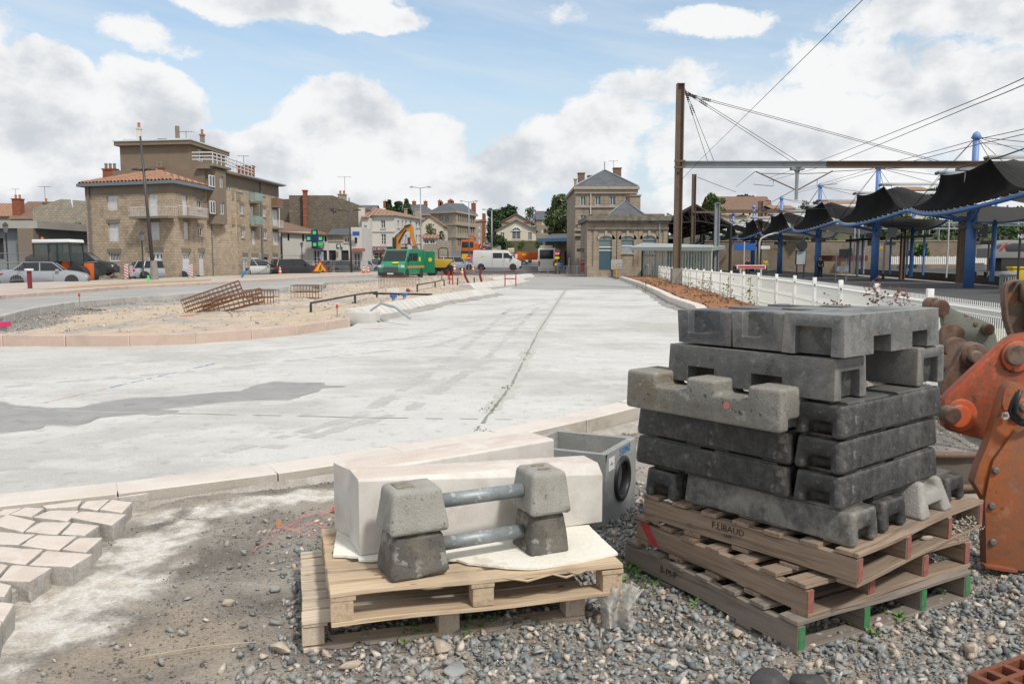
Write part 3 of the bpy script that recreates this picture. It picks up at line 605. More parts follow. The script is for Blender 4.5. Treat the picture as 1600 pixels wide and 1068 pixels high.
# timber pallets
def wood(name, c1, c2, c3):
    m = bpy.data.materials.new(name); m.use_nodes = True; N = NT(m.node_tree); b = N.n['Principled BSDF']
    uv = N.new('ShaderNodeTexCoord'); ob = uv.outputs['Object']; g = N.new('ShaderNodeNewGeometry').outputs['Random Per Island']
    cx = N.new('ShaderNodeCombineXYZ'); N.put(cx.inputs[0], N.math('MULTIPLY', g, 31)); N.put(cx.inputs[1], N.math('MULTIPLY', g, 57))
    at = N.new('ShaderNodeAttribute', attribute_name='along').outputs['Vector']
    v = N.vmath('ADD', at, cx.outputs[0])
    n1 = N.noise(N.vmath('MULTIPLY', v, (1.5, 26, 26)), 1, 6, .65, dist=.6); n2 = N.noise(N.vmath('MULTIPLY', v, (3, 140, 140)), 1, 3, .6)
    c = N.ramp(n1, [(.3, c1), (.5, c2), (.68, c3)]); c = N.mix(1, c, N.ramp(n2, [(.3, .85), (.7, 1.1)]), 'MULTIPLY')
    c = N.mix(1, c, N.ramp(g, [(0, .8), (1, 1.12)]), 'MULTIPLY')
    c = N.mix(N.smooth(N.noise(ob, 3.2, 5), .55, .75, 0, .45), c, (.20,.17,.145))
    kn = N.new('ShaderNodeTexVoronoi'); N.put(kn.inputs['Vector'], N.vmath('MULTIPLY', v, (5, 9, 9))); kn.inputs['Scale'].default_value = 1
    c = N.mix(N.smooth(kn.outputs['Distance'], .13, .05, 0, .7), c, (.13,.07,.035))
    N.put(b.inputs['Base Color'], c); b.inputs['Roughness'].default_value = .82
    bn = N.new('ShaderNodeBump'); bn.inputs['Strength'].default_value = .5; bn.inputs['Distance'].default_value = .004; N.put(bn.inputs['Height'], N.math('ADD', n1, n2)); N.l.new(bn.outputs[0], b.inputs['Normal'])
    return m
W_new = wood('fresh_pine', (.42,.31,.205), (.53,.41,.285), (.33,.235,.15)); W_pale = wood('pale_pine', (.45,.37,.28), (.56,.47,.37), (.36,.28,.20))
W_brn = wood('worn_pine', (.20,.14,.10), (.275,.205,.15), (.125,.085,.062)); W_old = wood('weathered_pine', (.155,.128,.108), (.225,.19,.16), (.10,.083,.07))
M_redp = mat('red_end_paint', [(.24,.07,.06),(.34,.13,.11)], 30, .85); M_grnp = mat('green_end_paint', [(.03,.15,.05),(.06,.24,.09)], 30, .85); M_nail = mat('nail', (.12,.10,.09), rough=.6)
def board(name, a, b, m, parent, axis, jit=.004, seed=0, chip=0, tilt=0):
    """one timber as its own part, grain stored along its length (axis 0 or 1)"""
    rr = random.Random(seed); bm = bmesh.new(); bmesh.ops.create_cube(bm, size=1)
    s = [b[i]-a[i] for i in range(3)]; c = [(a[i]+b[i])/2 for i in range(3)]
    bmesh.ops.scale(bm, vec=s, verts=bm.verts)
    bmesh.ops.bevel(bm, geom=list(bm.edges), offset=.0022, segments=1, affect='EDGES')
    bmesh.ops.subdivide_edges(bm, edges=[e for e in bm.edges if e.calc_length() > .25], cuts=9, use_grid_fill=True)
    for v in bm.verts:
        t = v.co[axis]; v.co.z += .004*math.sin(t*7+seed)+ (tilt*t); v.co[1-axis] += .003*math.sin(t*5+seed*2)+ (rr.uniform(-1,1)*chip if v.co.z > 0 and v.co[1-axis] < 0 else 0)
    bmesh.ops.translate(bm, vec=(c[0]+rr.uniform(-jit,jit), c[1]+rr.uniform(-jit,jit), c[2]), verts=bm.verts)
    me = bpy.data.meshes.new(name); bm.to_mesh(me); bm.free(); me.set_sharp_from_angle(angle=R(30))
    at = me.attributes.new('along', 'FLOAT_VECTOR', 'POINT'); k = (0,1,2) if axis == 0 else (1,0,2)
    at.data.foreach_set('vector', [q for v in me.vertices for q in (v.co[k[0]]+seed*1.7, v.co[k[1]]+seed*.3, v.co[2])])
    return link(name, me, m, parent)
def rectfit(Fp, Lp, Rp, z):
    f, l, r = G(*Fp, z), G(*Lp, z), G(*Rp, z); a = math.atan2(l.y-f.y, l.x-f.x); b = math.atan2(r.y-f.y, r.x-f.x)
    return f, (a+b)/2-math.pi/4, (r-f).length, (l-f).length
def stringer_pallet(f, rot, LU, LV, z0, z1, m, mend, label, seed, words):
    t=thing('pallet', label, 'pallet', (f.x, f.y, z0), rot, 'wooden pallets'); H = z1-z0; th = .02; rr = random.Random(seed)
    for i in range(4):
        u = [0, LU*.345, LU*.68, LU-.042][i]
        board('stringer', (u, .0, th), (u+.04, LV, H-th), m, t, 1, .0, seed+i)
        e = MB(); e.box((u+.02, -.0012, H/2), (.036, .0025, H-2*th-.006)); e.build('painted_end', mend, t, world=0)
    n = 7
    for i in range(n):
        v = (LV-.10)*i/(n-1); wd = .10 if i in (0, n-1) else .085
        board('deck_board', (-.004 if i not in (2,4) else -.012, v, H-th), (LU, v+wd, H), m, t, 0, .003, seed+10+i, .004 if i == 0 else 0)
    for i in range(5):
        v = (LV-.10)*i/4
        board('bottom_board', (-.008*(i % 2), v, 0), (LU, v+.09, th), m, t, 0, .004, seed+30+i)
    mk = mat('stencil_ink', (.035,.03,.028), rough=.9)
    for (tx, sz, v, z) in words:
        M = TR((-.0015, v, z)) @ RO(-math.pi/2, 4, 'Z') @ RO(PH_,4,'X')
        text(tx, sz, mk, t, M, depth=.0006)
    return t
f1, r1, lu1, lv1 = rectfit((1248,972),(966,844),(1533,897),.14)
stringer_pallet(f1, r1, lu1, lv1, 0.0, .14, W_old, M_grnp, 'bottom weathered grey pallet of the right stack, green painted beam ends, stencilled B-M-P', 1, [('B-M-P', .05, lv1*.70, .075)])
f2, r2, lu2, lv2 = rectfit((1262,915),(976,809),(1543,848),.28)
stringer_pallet(f2, r2, lu2, lv2, .14, .28, W_brn, M_redp, 'middle brown pallet of the right stack with a red spray patch on its left end', 2, [('F.LIBAUD', .036, lv2*.62, .085), ('617', .02, lv2*.62, .055)])
f3, r3, lu3, lv3 = rectfit((1341,866),(1001,772),(1545,781),.42)
stringer_pallet(f3, r3, lu3, lv3, .28, .42, W_brn, M_redp, 'top brown pallet of the right stack carrying the barrier feet, stencilled LIBAUD', 3, [('F.LIBAUD', .044, lv3*.55, .085), ('1197', .022, lv3*.55, .05)])
pal2 = [o for o in bpy.data.objects if o.get('label', '').startswith('middle brown')][0]
mb=MB();mb.add([(-.002, lv2-.19, .022),(-.002, lv2-.12, .025),(-.002, lv2-.07, .07),(-.002, lv2-.03, .117),(-.002, lv2-.10, .118),(-.002, lv2-.13, .08)], [(0,1,2,3,4,5)]);mb.build('spray_patch', mat('red_spray', [(.42,.03,.04),(.55,.06,.07)], 20, .8), pal2, world=0)
mb=MB();mb.box((.05, lv2-.05, .1412), (.10, .085, .002));mb.build('spray_patch', MATS['red_spray'], pal2, world=0)
Mst = TR(f3) @ RO(r3, 4, 'Z'); pts = []; sz = []
for i in range(420):
    u = rng.uniform(lu3*.71, lu3*.98); v = abs(rng.normal(0, .16))+.005; q = Mst @ Ve((u, v, 0)); h = max(0, .045-v*.12)*rng.uniform(0,1)
    pts.append((q.x, q.y, .302+h)); sz.append(rng.uniform(.006,.016))
for i in range(90):
    q = Mst @ Ve((rng.uniform(lu3*.74, lu3*.99), rng.uniform(-.03,.02), 0)); pts.append((q.x, q.y, .287)); sz.append(rng.uniform(.004,.009))
scatter('spilt_grit', np.array(pts), np.array(sz), mat('grit_grey', [(.38,.35,.30),(.45,.41,.35),(.30,.28,.25)], island=True), 8)
q = Mst @ Ve((lu3*.60, .05, 0));mb=MB();vs, fs = hullstone(91, 16);mb.add([(q.x+a*.032, q.y+b*.022, .315+c*.022) for a, b, c in vs], [tuple(x) for x in fs]); tag(mb.build('rock', M_rockb, bevel=.003, seg=1), 'small beige stone lying inside the top right pallet', 'rock')
def block_pallet(f, rot, L, Dp, z0, z1, m, label, seed, nd=7, front_broken=False):
    t=thing('pallet', label, 'pallet', (f.x, f.y, z0), rot, 'wooden pallets'); H = z1-z0; th = .02
    for i in range(nd):
        v = (Dp-.09)*i/(nd-1); board('deck_board', (0, v, H-th), (L, v+(.095 if i == 0 else .08), H), m, t, 0, .003, seed+i, .003 if i == 0 else 0)
    for j, u in enumerate((0, L/2-.05, L-.10)): board('cross_board', (u, 0, H-2*th), (u+.10, Dp, H-th), m, t, 1, .0, seed+20+j)
    for j, u in enumerate((.0, L/2-.045, L-.09)):
        for k, v in enumerate((.004, Dp/2-.045, Dp-.094)): board('block', (u, v, th), (u+.09, v+.09, H-2*th), m, t, 1, .002, seed+30+j*3+k)
    for k, v in enumerate((0, Dp/2-.05, Dp-.10)): board('bottom_board', (0, v, 0), (L, v+.10, th), m, t, 0, .003, seed+50+k)
    return t
a0 = G(472,968,.14); a1 = G(475,862,.14); rA = math.atan2((a1-a0).y, (a1-a0).x)-math.pi/2
block_pallet(a0, rA+.02, 1.22, (a1-a0).length+.02, 0.0, .14, W_pale, 'lower pale pallet of the left pair, sticking out to the left', 60, 8)
b0 = G(516,927,.285); b1 = G(974,880,.285); rB = math.atan2((b1-b0).y, (b1-b0).x)
LB = (b1-b0).length
t = block_pallet(b0, rB, LB, .84, .142, .285, W_new, 'upper fresh pine pallet of the left pair with a splintered front board', 80, 7)
ZD = .288
mb = MB();
for (u, l, dz) in ((.70,.22,-.028),(.90,.16,-.03),(.98,.1,-.02)): mb.tube([(u, -.004, .143+dz*.2), (u+l*.5, -.01, .143+dz), (u+l, -.006, .143+dz*.5)], [.001,.006,.001], 5)
mb.build('splinter', W_new, t, world=0)
# foam sheet
fo = [(210,480),(228,484),(232,500),(287,498),(420,498),(700,495),(1140,492),(1252,482),(1300,530),(1375,600),(1290,618),(1200,636),(1100,652),(1040,661),(985,663),(930,660),(870,654),(800,645),(745,640),(700,627),(620,624),(450,626),(350,629),(296,628),(290,614),(188,609),(198,540)]
P = resample([(*G(450+x/2.667, 640+y/2.667, ZD+.006).xy, 0) for x, y in fo]+[(*G(450+fo[0][0]/2.667, 640+fo[0][1]/2.667, ZD+.006).xy, 0)], .022, .0022, 3)[:-1]
mb=MB();mb.prism([(p.x, p.y) for p in P], ZD+.001, ZD+.011)
tag(mb.build('foam_sheet', mat('foam', [(.78,.74,.64),(.86,.84,.78)], 3, .8, .3, 40, grain=.06, spots=[((.55,.48,.38),6,.6,.68,.5),((.62,.57,.48),2,.54,.66,.5)])), 'torn cream foam sheet lying on the upper left pallet', 'foam sheet')
# kerb stones on the pallet
M_lime = mat('cut_kerbstone', [(.54,.505,.46),(.66,.635,.60),(.56,.505,.45)], 4.5, .8, .2, 90, spots=[((.70,.55,.44),5,.55,.7,.5),((.74,.71,.67),3,.52,.66,.8)], grain=.06)
M_ltop = mat('sawn_pink_face', [(.60,.50,.43),(.68,.61,.55)], 7, .8, .15, 90, spots=[((.74,.69,.63),5,.5,.62,.7)], stretch=(.6,2,1))
def kerbstone(p0, p1, z0, h0, h1, th, ch, label):
    d_ = Ve((p1.x-p0.x, p1.y-p0.y, 0)); L = d_.length; rot = math.atan2(d_.y, d_.x)
    t = MB(); secs = []
    for s, h, c in ((0, h0, ch[0]), (L, h1, ch[1])):
        secs.append([(s, 0, 0), (s, 0, h-c[1]), (s, c[0], h), (s, th, h+.004), (s, th, 0)])
    mb=MB();mb.loft(secs)
    o = mb.build('kerb_stone', M_lime, bevel=.004, seg=2); o.data.materials.append(M_ltop)
    for f_ in o.data.polygons: f_.material_index = int(f_.normal.z > .8)
    o.location = (p0.x, p0.y, z0); o.rotation_euler = (0, 0, rot); return tag(o, label, 'kerb stone')
k0 = G(562,868,ZD+.012); k1 = G(941,815,ZD+.012); hz0 = Zp(k0.y, 741)-ZD; hz1 = Zp(k1.y, 722)-ZD
kerbstone(k0, k1, ZD+.013, hz0-.036, hz1-.025, .20, ((.012,.008),(.05,.05)), 'front pale pink kerb stone standing on the left pallet behind the concrete blocks')
nrm = Ve((-(k1-k0).y, (k1-k0).x, 0)).normalized(); dr = (k1-k0).normalized()
k2 = k0+nrm*.205+dr*.03; k3 = Ve((*G(866,673,ZD+.37).xy, k1.z))
kerbstone(k2, k3, ZD+.013, hz0-.055, hz1+.0, .22, ((.012,.008),(.012,.01)), 'rear pale pink kerb stone standing on the left pallet next to the open concrete chamber')
# block-and-pipe feet
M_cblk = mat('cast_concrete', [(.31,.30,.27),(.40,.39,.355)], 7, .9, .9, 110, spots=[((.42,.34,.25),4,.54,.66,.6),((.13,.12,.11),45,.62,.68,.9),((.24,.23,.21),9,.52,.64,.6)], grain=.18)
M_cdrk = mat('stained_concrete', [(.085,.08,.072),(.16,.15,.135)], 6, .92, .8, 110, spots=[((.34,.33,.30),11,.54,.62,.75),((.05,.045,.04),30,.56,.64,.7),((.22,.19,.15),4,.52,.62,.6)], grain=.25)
M_galv = mat('galvanised_pipe', [(.24,.27,.28),(.34,.37,.38)], 14, .5, .15, 80, metal=.35, spots=[((.58,.60,.60),26,.55,.66,.8)])
def frustum(L, Wd, H, tp, holes=0, seedn=0, dents=True):
    bm = bmesh.new(); bmesh.ops.create_cube(bm, size=1)
    for v in bm.verts:
        k = tp if v.co.z > 0 else 1; v.co = Ve((v.co.x*L*k, v.co.y*Wd*k, (v.co.z+.5)*H))
    bmesh.ops.bevel(bm, geom=[e for e in bm.edges], offset=.022, segments=4, affect='EDGES', profile=.5)
    bmesh.ops.subdivide_edges(bm, edges=[e for e in bm.edges if e.calc_length() > .04], cuts=6, use_grid_fill=True)
    A = np.array([v.co[:] for v in bm.verts]); n1 = vnoise(A[:,0]*22+A[:,2]*9, A[:,1]*22-A[:,2]*14+seedn, 61+seedn, 4, 1)
    for v, q in zip(bm.verts, n1):
        d0 = Ve((v.co.x, v.co.y, (v.co.z-H/2)*.6)).normalized(); v.co += d0*(q*.0035-(.008 if v.co.z < .02 and q > .25 else 0))
    me = bpy.data.meshes.new('block'); bm.to_mesh(me); bm.free(); me.shade_smooth(); return me
def pipefoot(c0, c1, z0, m, label, seed, sz=(.27,.23,.185), rotx=0, slots=True, w2=None):
    d_ = c1-c0; rot = math.atan2(d_.y, d_.x); L = (c1-c0).length
    t=thing('ballast_block', label, 'ballast block', (c0.x, c0.y, z0), rot)
    for i, (x, s2, rz) in enumerate(((0, sz, .0), (L, w2 or sz, -.03))):
        o = link('block', frustum(s2[0], s2[1], s2[2], .80, 0, seed+i*3), m, t); o.location = (x, 0, 0); o.rotation_euler = (0, 0, rz+rotx)
        if slots:
            s_ = MB()
            if i == 1:
                for yy in (-.035, .03):
                    s_.lathe([(.024, 0), (.024, .004)], 14, TR((0, yy, s2[2]+.0005)) @ Matrix.Diagonal((1.35, .6, 1, 1)))
            else: s_.box((-.04, .0, s2[2]+.002), (.075, .09, .004))
            s_.build('socket', mat('socket_hollow', [(.17,.14,.10),(.30,.27,.22)], 30, .95), o, world=0)
    p = MB(); p.tube([(sz[0]*.36, 0, sz[2]*.53), (L-sz[0]*.36, 0, sz[2]*.53)], .031, 20, cap=True); p.build('pipe', M_galv, t, world=0, smooth=False).data.shade_smooth()
    return t
e0 = G(634,872,ZD+.0); e1 = G(846,840,ZD+.0)
cA = G(642,900,ZD)+Ve((0,.065,0)); cB = G(845,866,ZD)+Ve((0,.075,0))
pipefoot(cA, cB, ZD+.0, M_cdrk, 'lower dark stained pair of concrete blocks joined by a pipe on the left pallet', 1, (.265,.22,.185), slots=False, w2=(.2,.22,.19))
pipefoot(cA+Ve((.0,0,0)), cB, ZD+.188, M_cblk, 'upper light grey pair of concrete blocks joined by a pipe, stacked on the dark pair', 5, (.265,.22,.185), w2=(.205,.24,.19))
tl = V(925,885,3.62); xs = np.linspace(0,1,34); ys = np.linspace(0,1,40); X, Y = np.meshgrid(xs, ys)
wx = .20-.07*np.sin(Y*2.5); Zz = .185-Y*.17*(1-.15*np.sin(X*9)); XX = 1.0*0+G(934,960,.05).x+X*wx+.02*Y+.008*vnoise(X*3, Y*3, 3, 3, 1); YY = G(934,960,.05).y+.0+.035*np.sin(X*11+Y*3)-.07*Y+.018*vnoise(X*4, Y*4, 7, 3, 1)
Zz = Zz+.02*vnoise(X*5, Y*4, 9, 3, 1)*(Y < .5)
Zz = np.maximum(Zz, .012)
i = (np.arange(39)[:, None]*34+np.arange(33)[None]).ravel(); me = npmesh('plastic_film', np.stack([XX.ravel(), YY.ravel(), Zz.ravel()], 1), np.stack([i, i+1, i+35, i+34], 1)); me.shade_smooth()
mf = mat('plastic_film', (.50,.485,.45), rough=.16, alpha=.62, grain=0, bump=.6, bscale=30)
tag(link('plastic_film', me, mf), 'crumpled clear plastic film hanging off the front right corner of the left pallets', 'plastic film')
# concrete chamber
M_chm = mat('chamber_concrete', [(.27,.275,.27),(.34,.345,.335)], 4, .9, .5, 120, spots=[((.10,.10,.10),70,.62,.67,.9),((.42,.42,.40),5,.54,.66,.6)], grain=.15)
cz0 = -.06; c0 = G(945,843,cz0); zt = Zp(c0.y, 710.6); cr_ = G(994,683,zt); cl_ = G(866,671,zt)
uu = Ve((cr_.x-c0.x, cr_.y-c0.y, 0)); vv = Ve((cl_.x-cr_.x, cl_.y-cr_.y, 0)); LU, LV = uu.length, vv.length; uu.normalize(); vv.normalize()
ch=thing('concrete_chamber', 'open grey precast concrete chamber with a round black rubber seal, behind the left pallet', 'drain chamber', (c0.x, c0.y, cz0))
def cp(u, v, z): q = uu*u+vv*v; return (q.x, q.y, z)
Hh = zt-cz0; hr = .135; cu_, cz_ = LU*.52, Hh*.60
def wall_hole(w_u, mbx):
    n = 28; rim = [(cu_+hr*math.cos(2*math.pi*k/n), cz_+hr*math.sin(2*math.pi*k/n)) for k in range(n)]
    outr = []
    for k in range(n):
        a = 2*math.pi*k/n; c_, s0 = math.cos(a), math.sin(a); tt = min(((LU-cu_)/c_ if c_ > 1e-6 else (-cu_/c_ if c_ < -1e-6 else 9)), ((Hh-cz_)/s0 if s0 > 1e-6 else (-cz_/s0 if s0 < -1e-6 else 9))); outr.append((cu_+c_*tt, cz_+s0*tt))
    vs = [cp(u, v, z) for v in (0, w_u) for ring in (rim, outr) for (u, z) in ring]; fs = []
    for k in range(n):
        j = (k+1) % n; fs += [(k, j, n+j, n+k), (2*n+j, 2*n+k, 3*n+k, 3*n+j), (k, 2*n+k, 2*n+j, j)]
    mbx.add(vs, fs)
    for (a_, b_) in (((0,0),(LU,0)),((LU,0),(LU,Hh)),((LU,Hh),(0,Hh)),((0,Hh),(0,0))): mbx.quad(cp(a_[0],0,a_[1]), cp(b_[0],0,b_[1]), cp(b_[0],w_u,b_[1]), cp(a_[0],w_u,a_[1]))
mb=MB();wt = .045
wall_hole(wt, mb)
def pbox(u0,u1,v0,v1,z0,z1): mb.add([cp(u0,v0,z0),cp(u1,v0,z0),cp(u1,v1,z0),cp(u0,v1,z0),cp(u0,v0,z1),cp(u1,v0,z1),cp(u1,v1,z1),cp(u0,v1,z1)], [(0,3,2,1),(4,5,6,7),(0,1,5,4),(1,2,6,5),(2,3,7,6),(3,0,4,7)])
pbox(0,wt,wt,LV,0,Hh); pbox(LU-wt,LU,wt,LV,0,Hh); pbox(wt,LU-wt,LV-wt,LV,0,Hh); pbox(wt,LU-wt,wt,LV-wt,0,.05)
o = mb.build('wall', M_chm, ch, world=0);
ax = Ve((-uu.y, uu.x, 0));
if ax.dot(vv) < 0: ax = -ax
Mr = TR(Ve(cp(cu_, 0, cz_))-ax*.012) @ (ax.to_track_quat('Z', 'Y').to_matrix().to_4x4())
mb=MB();mb.add(*(lambda n: ([(r*math.cos(2*math.pi*k/n), r*math.sin(2*math.pi*k/n), z) for r, z in ((.142,0),(.142,.03),(.105,.05),(.105,.0),(.12,-.008)) for k in range(n)], [(i*n+k, i*n+(k+1)%n, ((i+1)%5)*n+(k+1)%n, ((i+1)%5)*n+k) for i in range(5) for k in range(n)]))(36), M=Mr)
mb.build('rubber_seal', mat('black_rubber', (.02,.021,.023), rough=.5, grain=.1), ch, world=0, smooth=1)
fd = -ax; wu = uu
def facemat(u, z, off=.002):
    return TR(Ve(cp(u, 0, z))-ax*off) @ Matrix((( wu.x, 0, -ax.x, 0), (wu.y, 0, -ax.y, 0), (0, 1, 0, 0), (0, 0, 0, 1)))
mb=MB();mb.bx((-.05,-.04,0),(.05,.04,.001), M=facemat(LU*.17, Hh*.86));mb.build('paper_label', mat('paper', (.72,.74,.76), grain=0), ch, world=0)
text('4K\nBARTON', .012, mat('print_ink', (.08,.08,.1)), ch, facemat(LU*.17, Hh*.865, .0035), depth=.0004)
text('21TDPNZ', .062, mat('blue_marker', (.02,.22,.50), rough=.9), ch, facemat(LU*.60, Hh*.93, .0025), depth=.0005, sx=.75)
o = MB(); o.quad(*[tuple(G(px, py, .004)) for px, py in ((950,842),(1000,800),(996,788),(942,826))])
tag(o.build('foam_offcut', MATS['foam']), 'white foam offcut under the concrete chamber', 'foam offcut')
# barrier feet on the right stack
def boolmesh(base, cuts, bev, seg=3, post=()):
    me = bpy.data.meshes.new('b'); me.from_pydata(base.v, [], base.f); o = bpy.data.objects.new('b', me); COL.objects.link(o); tmp = [o]
    bv = False
    for c in list(cuts)+[None]+list(post):
        if c is None:
            md = o.modifiers.new('bev', 'BEVEL'); md.width = bev; md.segments = seg; md.limit_method = 'ANGLE'; md.angle_limit = R(35); md.use_clamp_overlap = True; continue
        bm = bmesh.new(); m2 = bpy.data.meshes.new('c'); m2.from_pydata(c.v, [], c.f); bm.from_mesh(m2); bmesh.ops.recalc_face_normals(bm, faces=bm.faces); bm.to_mesh(m2); bm.free()
        co = bpy.data.objects.new('c', m2); COL.objects.link(co); tmp.append(co)
        md = o.modifiers.new('x', 'BOOLEAN'); md.operation = 'DIFFERENCE'; md.object = co; md.solver = 'EXACT'
    dg = bpy.context.evaluated_depsgraph_get(); dg.update(); out = bpy.data.meshes.new_from_object(o.evaluated_get(dg))
    for q in tmp: bpy.data.objects.remove(q)
    out.shade_smooth(); out.set_sharp_from_angle(angle=R(50)); out.name = 'ballast_block'; return out
def taperbox(L, Wd, H, tl, tw):
    m = MB(); vs = []
    for z, k in ((0, 0), (H, 1)):
        for x, y in ((0, -Wd/2), (L, -Wd/2), (L, Wd/2), (0, Wd/2)):
            vs.append((x+(tl if x == 0 else -tl)*k, y*(1-2*tw/Wd*k), z))
    m.add(vs, [(0,3,2,1),(4,5,6,7),(0,1,5,4),(1,2,6,5),(2,3,7,6),(3,0,4,7)]); return m
def cut(*bs):
    out = []
    for a, b in bs: m = MB(); m.bx(a, b); out.append(m)
    return out
Lr = .88; e = .02
rub = boolmesh(taperbox(Lr, .22, .147, .012, .012), cut(((-e,-.052,-e),(.055,.052,.062)), ((Lr-.055,-.052,-e),(Lr+e,.052,.062))), .026, 5, cut(((.14,-.2,-e),(.32,.2,.012)), ((.56,-.2,-e),(.74,.2,.012)), ((-.1,-.2,.137),(.07,.2,.16)), ((.40,-.2,.137),(.48,.2,.16)), ((.81,-.2,.137),(1,.2,.16)), ((-1,-.2,.137),(1,-.088,.16)), ((-1,.088,.137),(1,.2,.16))))
Lg = .87
gry = boolmesh(taperbox(Lg, .26, .172, .006, .006), cut(((-e,-.075,-e),(.045,.075,.118)), ((Lg-.045,-.075,-e),(Lg+e,.075,.118)), ((.245,-.3,-e),(.40,.3,.075)), ((.60,-.3,-e),(.75,.3,.075)), ((.30,-.055,.166),(.55,.055,.2))), .009, 3)
shg = boolmesh(taperbox(.46, .26, .18, .004, .006), cut(((-e,-.07,-e),(.045,.07,.125))), .009, 3)
L4 = .865
cnc = boolmesh(taperbox(L4, .235, .185, .004, .004), cut(((.17,-.3,.12),(.34,.3,.3)), ((.50,-.3,.12),(.68,.3,.3)), ((-e,-.05,-e),(.04,.05,.05))), .018, 4)
end = boolmesh(taperbox(.82, .29, .165, .045, .045), cut(((-e,-.06,-e),(.13,.06,.055)), ((-.02,-.05,.115),(.10,.05,.3)), ((.69,-.06,-e),(.9,.06,.055))), .018, 4)
def rub_mat(name, c1, c2, dust, am, lo=.55):
    return mat(name, [c1, c2], 2.6, .58, .5, 90, spots=[(dust, 4.5, lo-.07, lo+.08, am), ((.30,.29,.28), 26, .58, .68, .45), ((.24,.19,.14), 6, .56, .66, .5), (tuple(q*.45 for q in c1), 9, .53, .64, .7), ((.4,.39,.37), 90, .66, .7, .35)], grain=.22, edge=(tuple(min(.4,q*1.3+.03) for q in dust), .6))
MR = [rub_mat('recycled_plastic_black', (.012,.012,.013), (.024,.024,.025), (.07,.067,.064), .5, .6), rub_mat('recycled_plastic_dusty', (.019,.0195,.021), (.038,.039,.041), (.09,.087,.083), .6, .56), rub_mat('recycled_plastic_worn', (.045,.046,.046), (.085,.085,.083), (.24,.23,.21), .75, .5), rub_mat('recycled_plastic_charcoal', (.06,.064,.07), (.075,.078,.085), (.12,.12,.125), .35, .6),
      rub_mat('recycled_plastic_grey', (.11,.115,.115), (.145,.15,.15), (.22,.22,.215), .4, .58), rub_mat('recycled_plastic_dull', (.09,.093,.092), (.125,.128,.126), (.18,.175,.165), .4, .58)]
M_old = mat('mossy_concrete', [(.15,.145,.125),(.24,.235,.21)], 5, .92, .8, 90, spots=[((.17,.135,.09),4,.5,.62,.7),((.36,.35,.33),18,.57,.64,.7),((.06,.055,.045),34,.6,.66,.9)], grain=.25, edge=((.32,.30,.27),.6))
M_palc = mat('pale_concrete', [(.26,.255,.235),(.36,.35,.325)], 6, .92, .8, 90, spots=[((.20,.16,.12),5,.6,.75,.5),((.45,.44,.42),12,.6,.72,.5)], grain=.15)
f3v = Ve((f3.x, f3.y, 0)); ST = TR(f3v) @ RO(r3, 4, 'Z')
def put(me, m, u, v, z, ang, label, flip=None, H=0, dr=0, sc=(1,1,1)):
    """u,v: local position of the block's start end centre; ang 0 = runs along u, 90 = along v"""
    o = bpy.data.objects.new('ballast_block', me.copy()); COL.objects.link(o); o.data.materials.clear(); o.data.materials.append(m)
    T = ST @ TR((u, v, z)) @ RO(R(ang+dr), 4, 'Z') @ Matrix.Diagonal((*sc, 1))
    if flip: T = T @ TR((0, 0, H)) @ RO(math.pi, 4, 'X')
    o.matrix_world = T; tag(o, label, 'ballast block', 'barrier feet stacked on the right pallets'); return o
z1, z2, z3, z4, z5, z6 = .421, .575, .722, .869, 1.02, 1.205
put(rub, MR[2], .14, .035, z1, 90, 'long worn grey block along the front of the top pallet with rounded end', sc=(1,1,1.05))
put(rub, MR[1], .43, .05, z1, 90, 'short black foot end between the worn grey block and the pale concrete foot', sc=(1,1,.97))
put(end, M_palc, .775, .02, z1, 90, 'pale concrete foot with sloping ends at the right side of the bottom layer', sc=(1,1.1,.97))
put(rub, MR[1], 1.07, .06, z1, 90, 'black foot at the far right end of the bottom layer, beside the orange bucket', sc=(.9,.9,.9))
put(rub, MR[1], -.01, 1.03, z1, 0, 'black foot end at the left corner of the bottom layer above the pallet', sc=(.8,.9,1))
for k, z in enumerate((z2, z3, z4)):
    put(rub, MR[1] if k < 2 else MR[1], -.005, .195, z, 0, ['lowest','middle','uppermost'][k]+' of the three black feet stacked on the right side of the pile', sc=(1.03,1.03,1.0), dr=(0,.6,-.5)[k])
put(rub, MR[0], .09, .315, z2, 90, 'lower of the two very dark feet on the left side of the stack', sc=(1,.95,1))
put(rub, MR[0], .09, .31, z3, 90, 'upper of the two very dark feet on the left side, under the mossy concrete foot', sc=(1,.92,1.0))
put(cnc, M_old, -.015, .285, z4+.012, 90, 'mossy concrete foot with notches upward and a pink paint dot, on the left side', dr=0)
put(gry, MR[5], .135, .13, z5+.002, 90, 'long dull grey foot with two notches downward resting on the mossy concrete foot', sc=(1,1,1.0))
put(shg, MR[5], .81, .10, z5+.002, 90, 'short grey foot at the right of the second layer from the top', sc=(1,1.05,.98))
put(gry, MR[3], .015, .80, z6, 0, 'charcoal foot at the left end of the top layer with recess facing left', flip=1, H=.172, sc=(1,1.2,.9))
put(gry, MR[5], .015, .51, z6, 0, 'mid grey foot in the top layer between the charcoal and light grey feet', flip=1, H=.172, sc=(1,1.05,.95))
put(gry, MR[4], .0, .235, z6, 0, 'large light grey foot at the right of the top layer with two square notches', sc=(.98,1.1,1))
mossy = [o for o in bpy.data.objects if o.get('label', '').startswith('mossy')][0]
mb=MB();mb.lathe([(.017, 0), (.017, .001)], 18, TR((.27, .1175, .085)) @ RO(-PH_,4,'X'));mb.build('paint_dot', mat('salmon_paint', [(.60,.22,.18),(.50,.2,.17)], 60, .9), mossy, world=0)
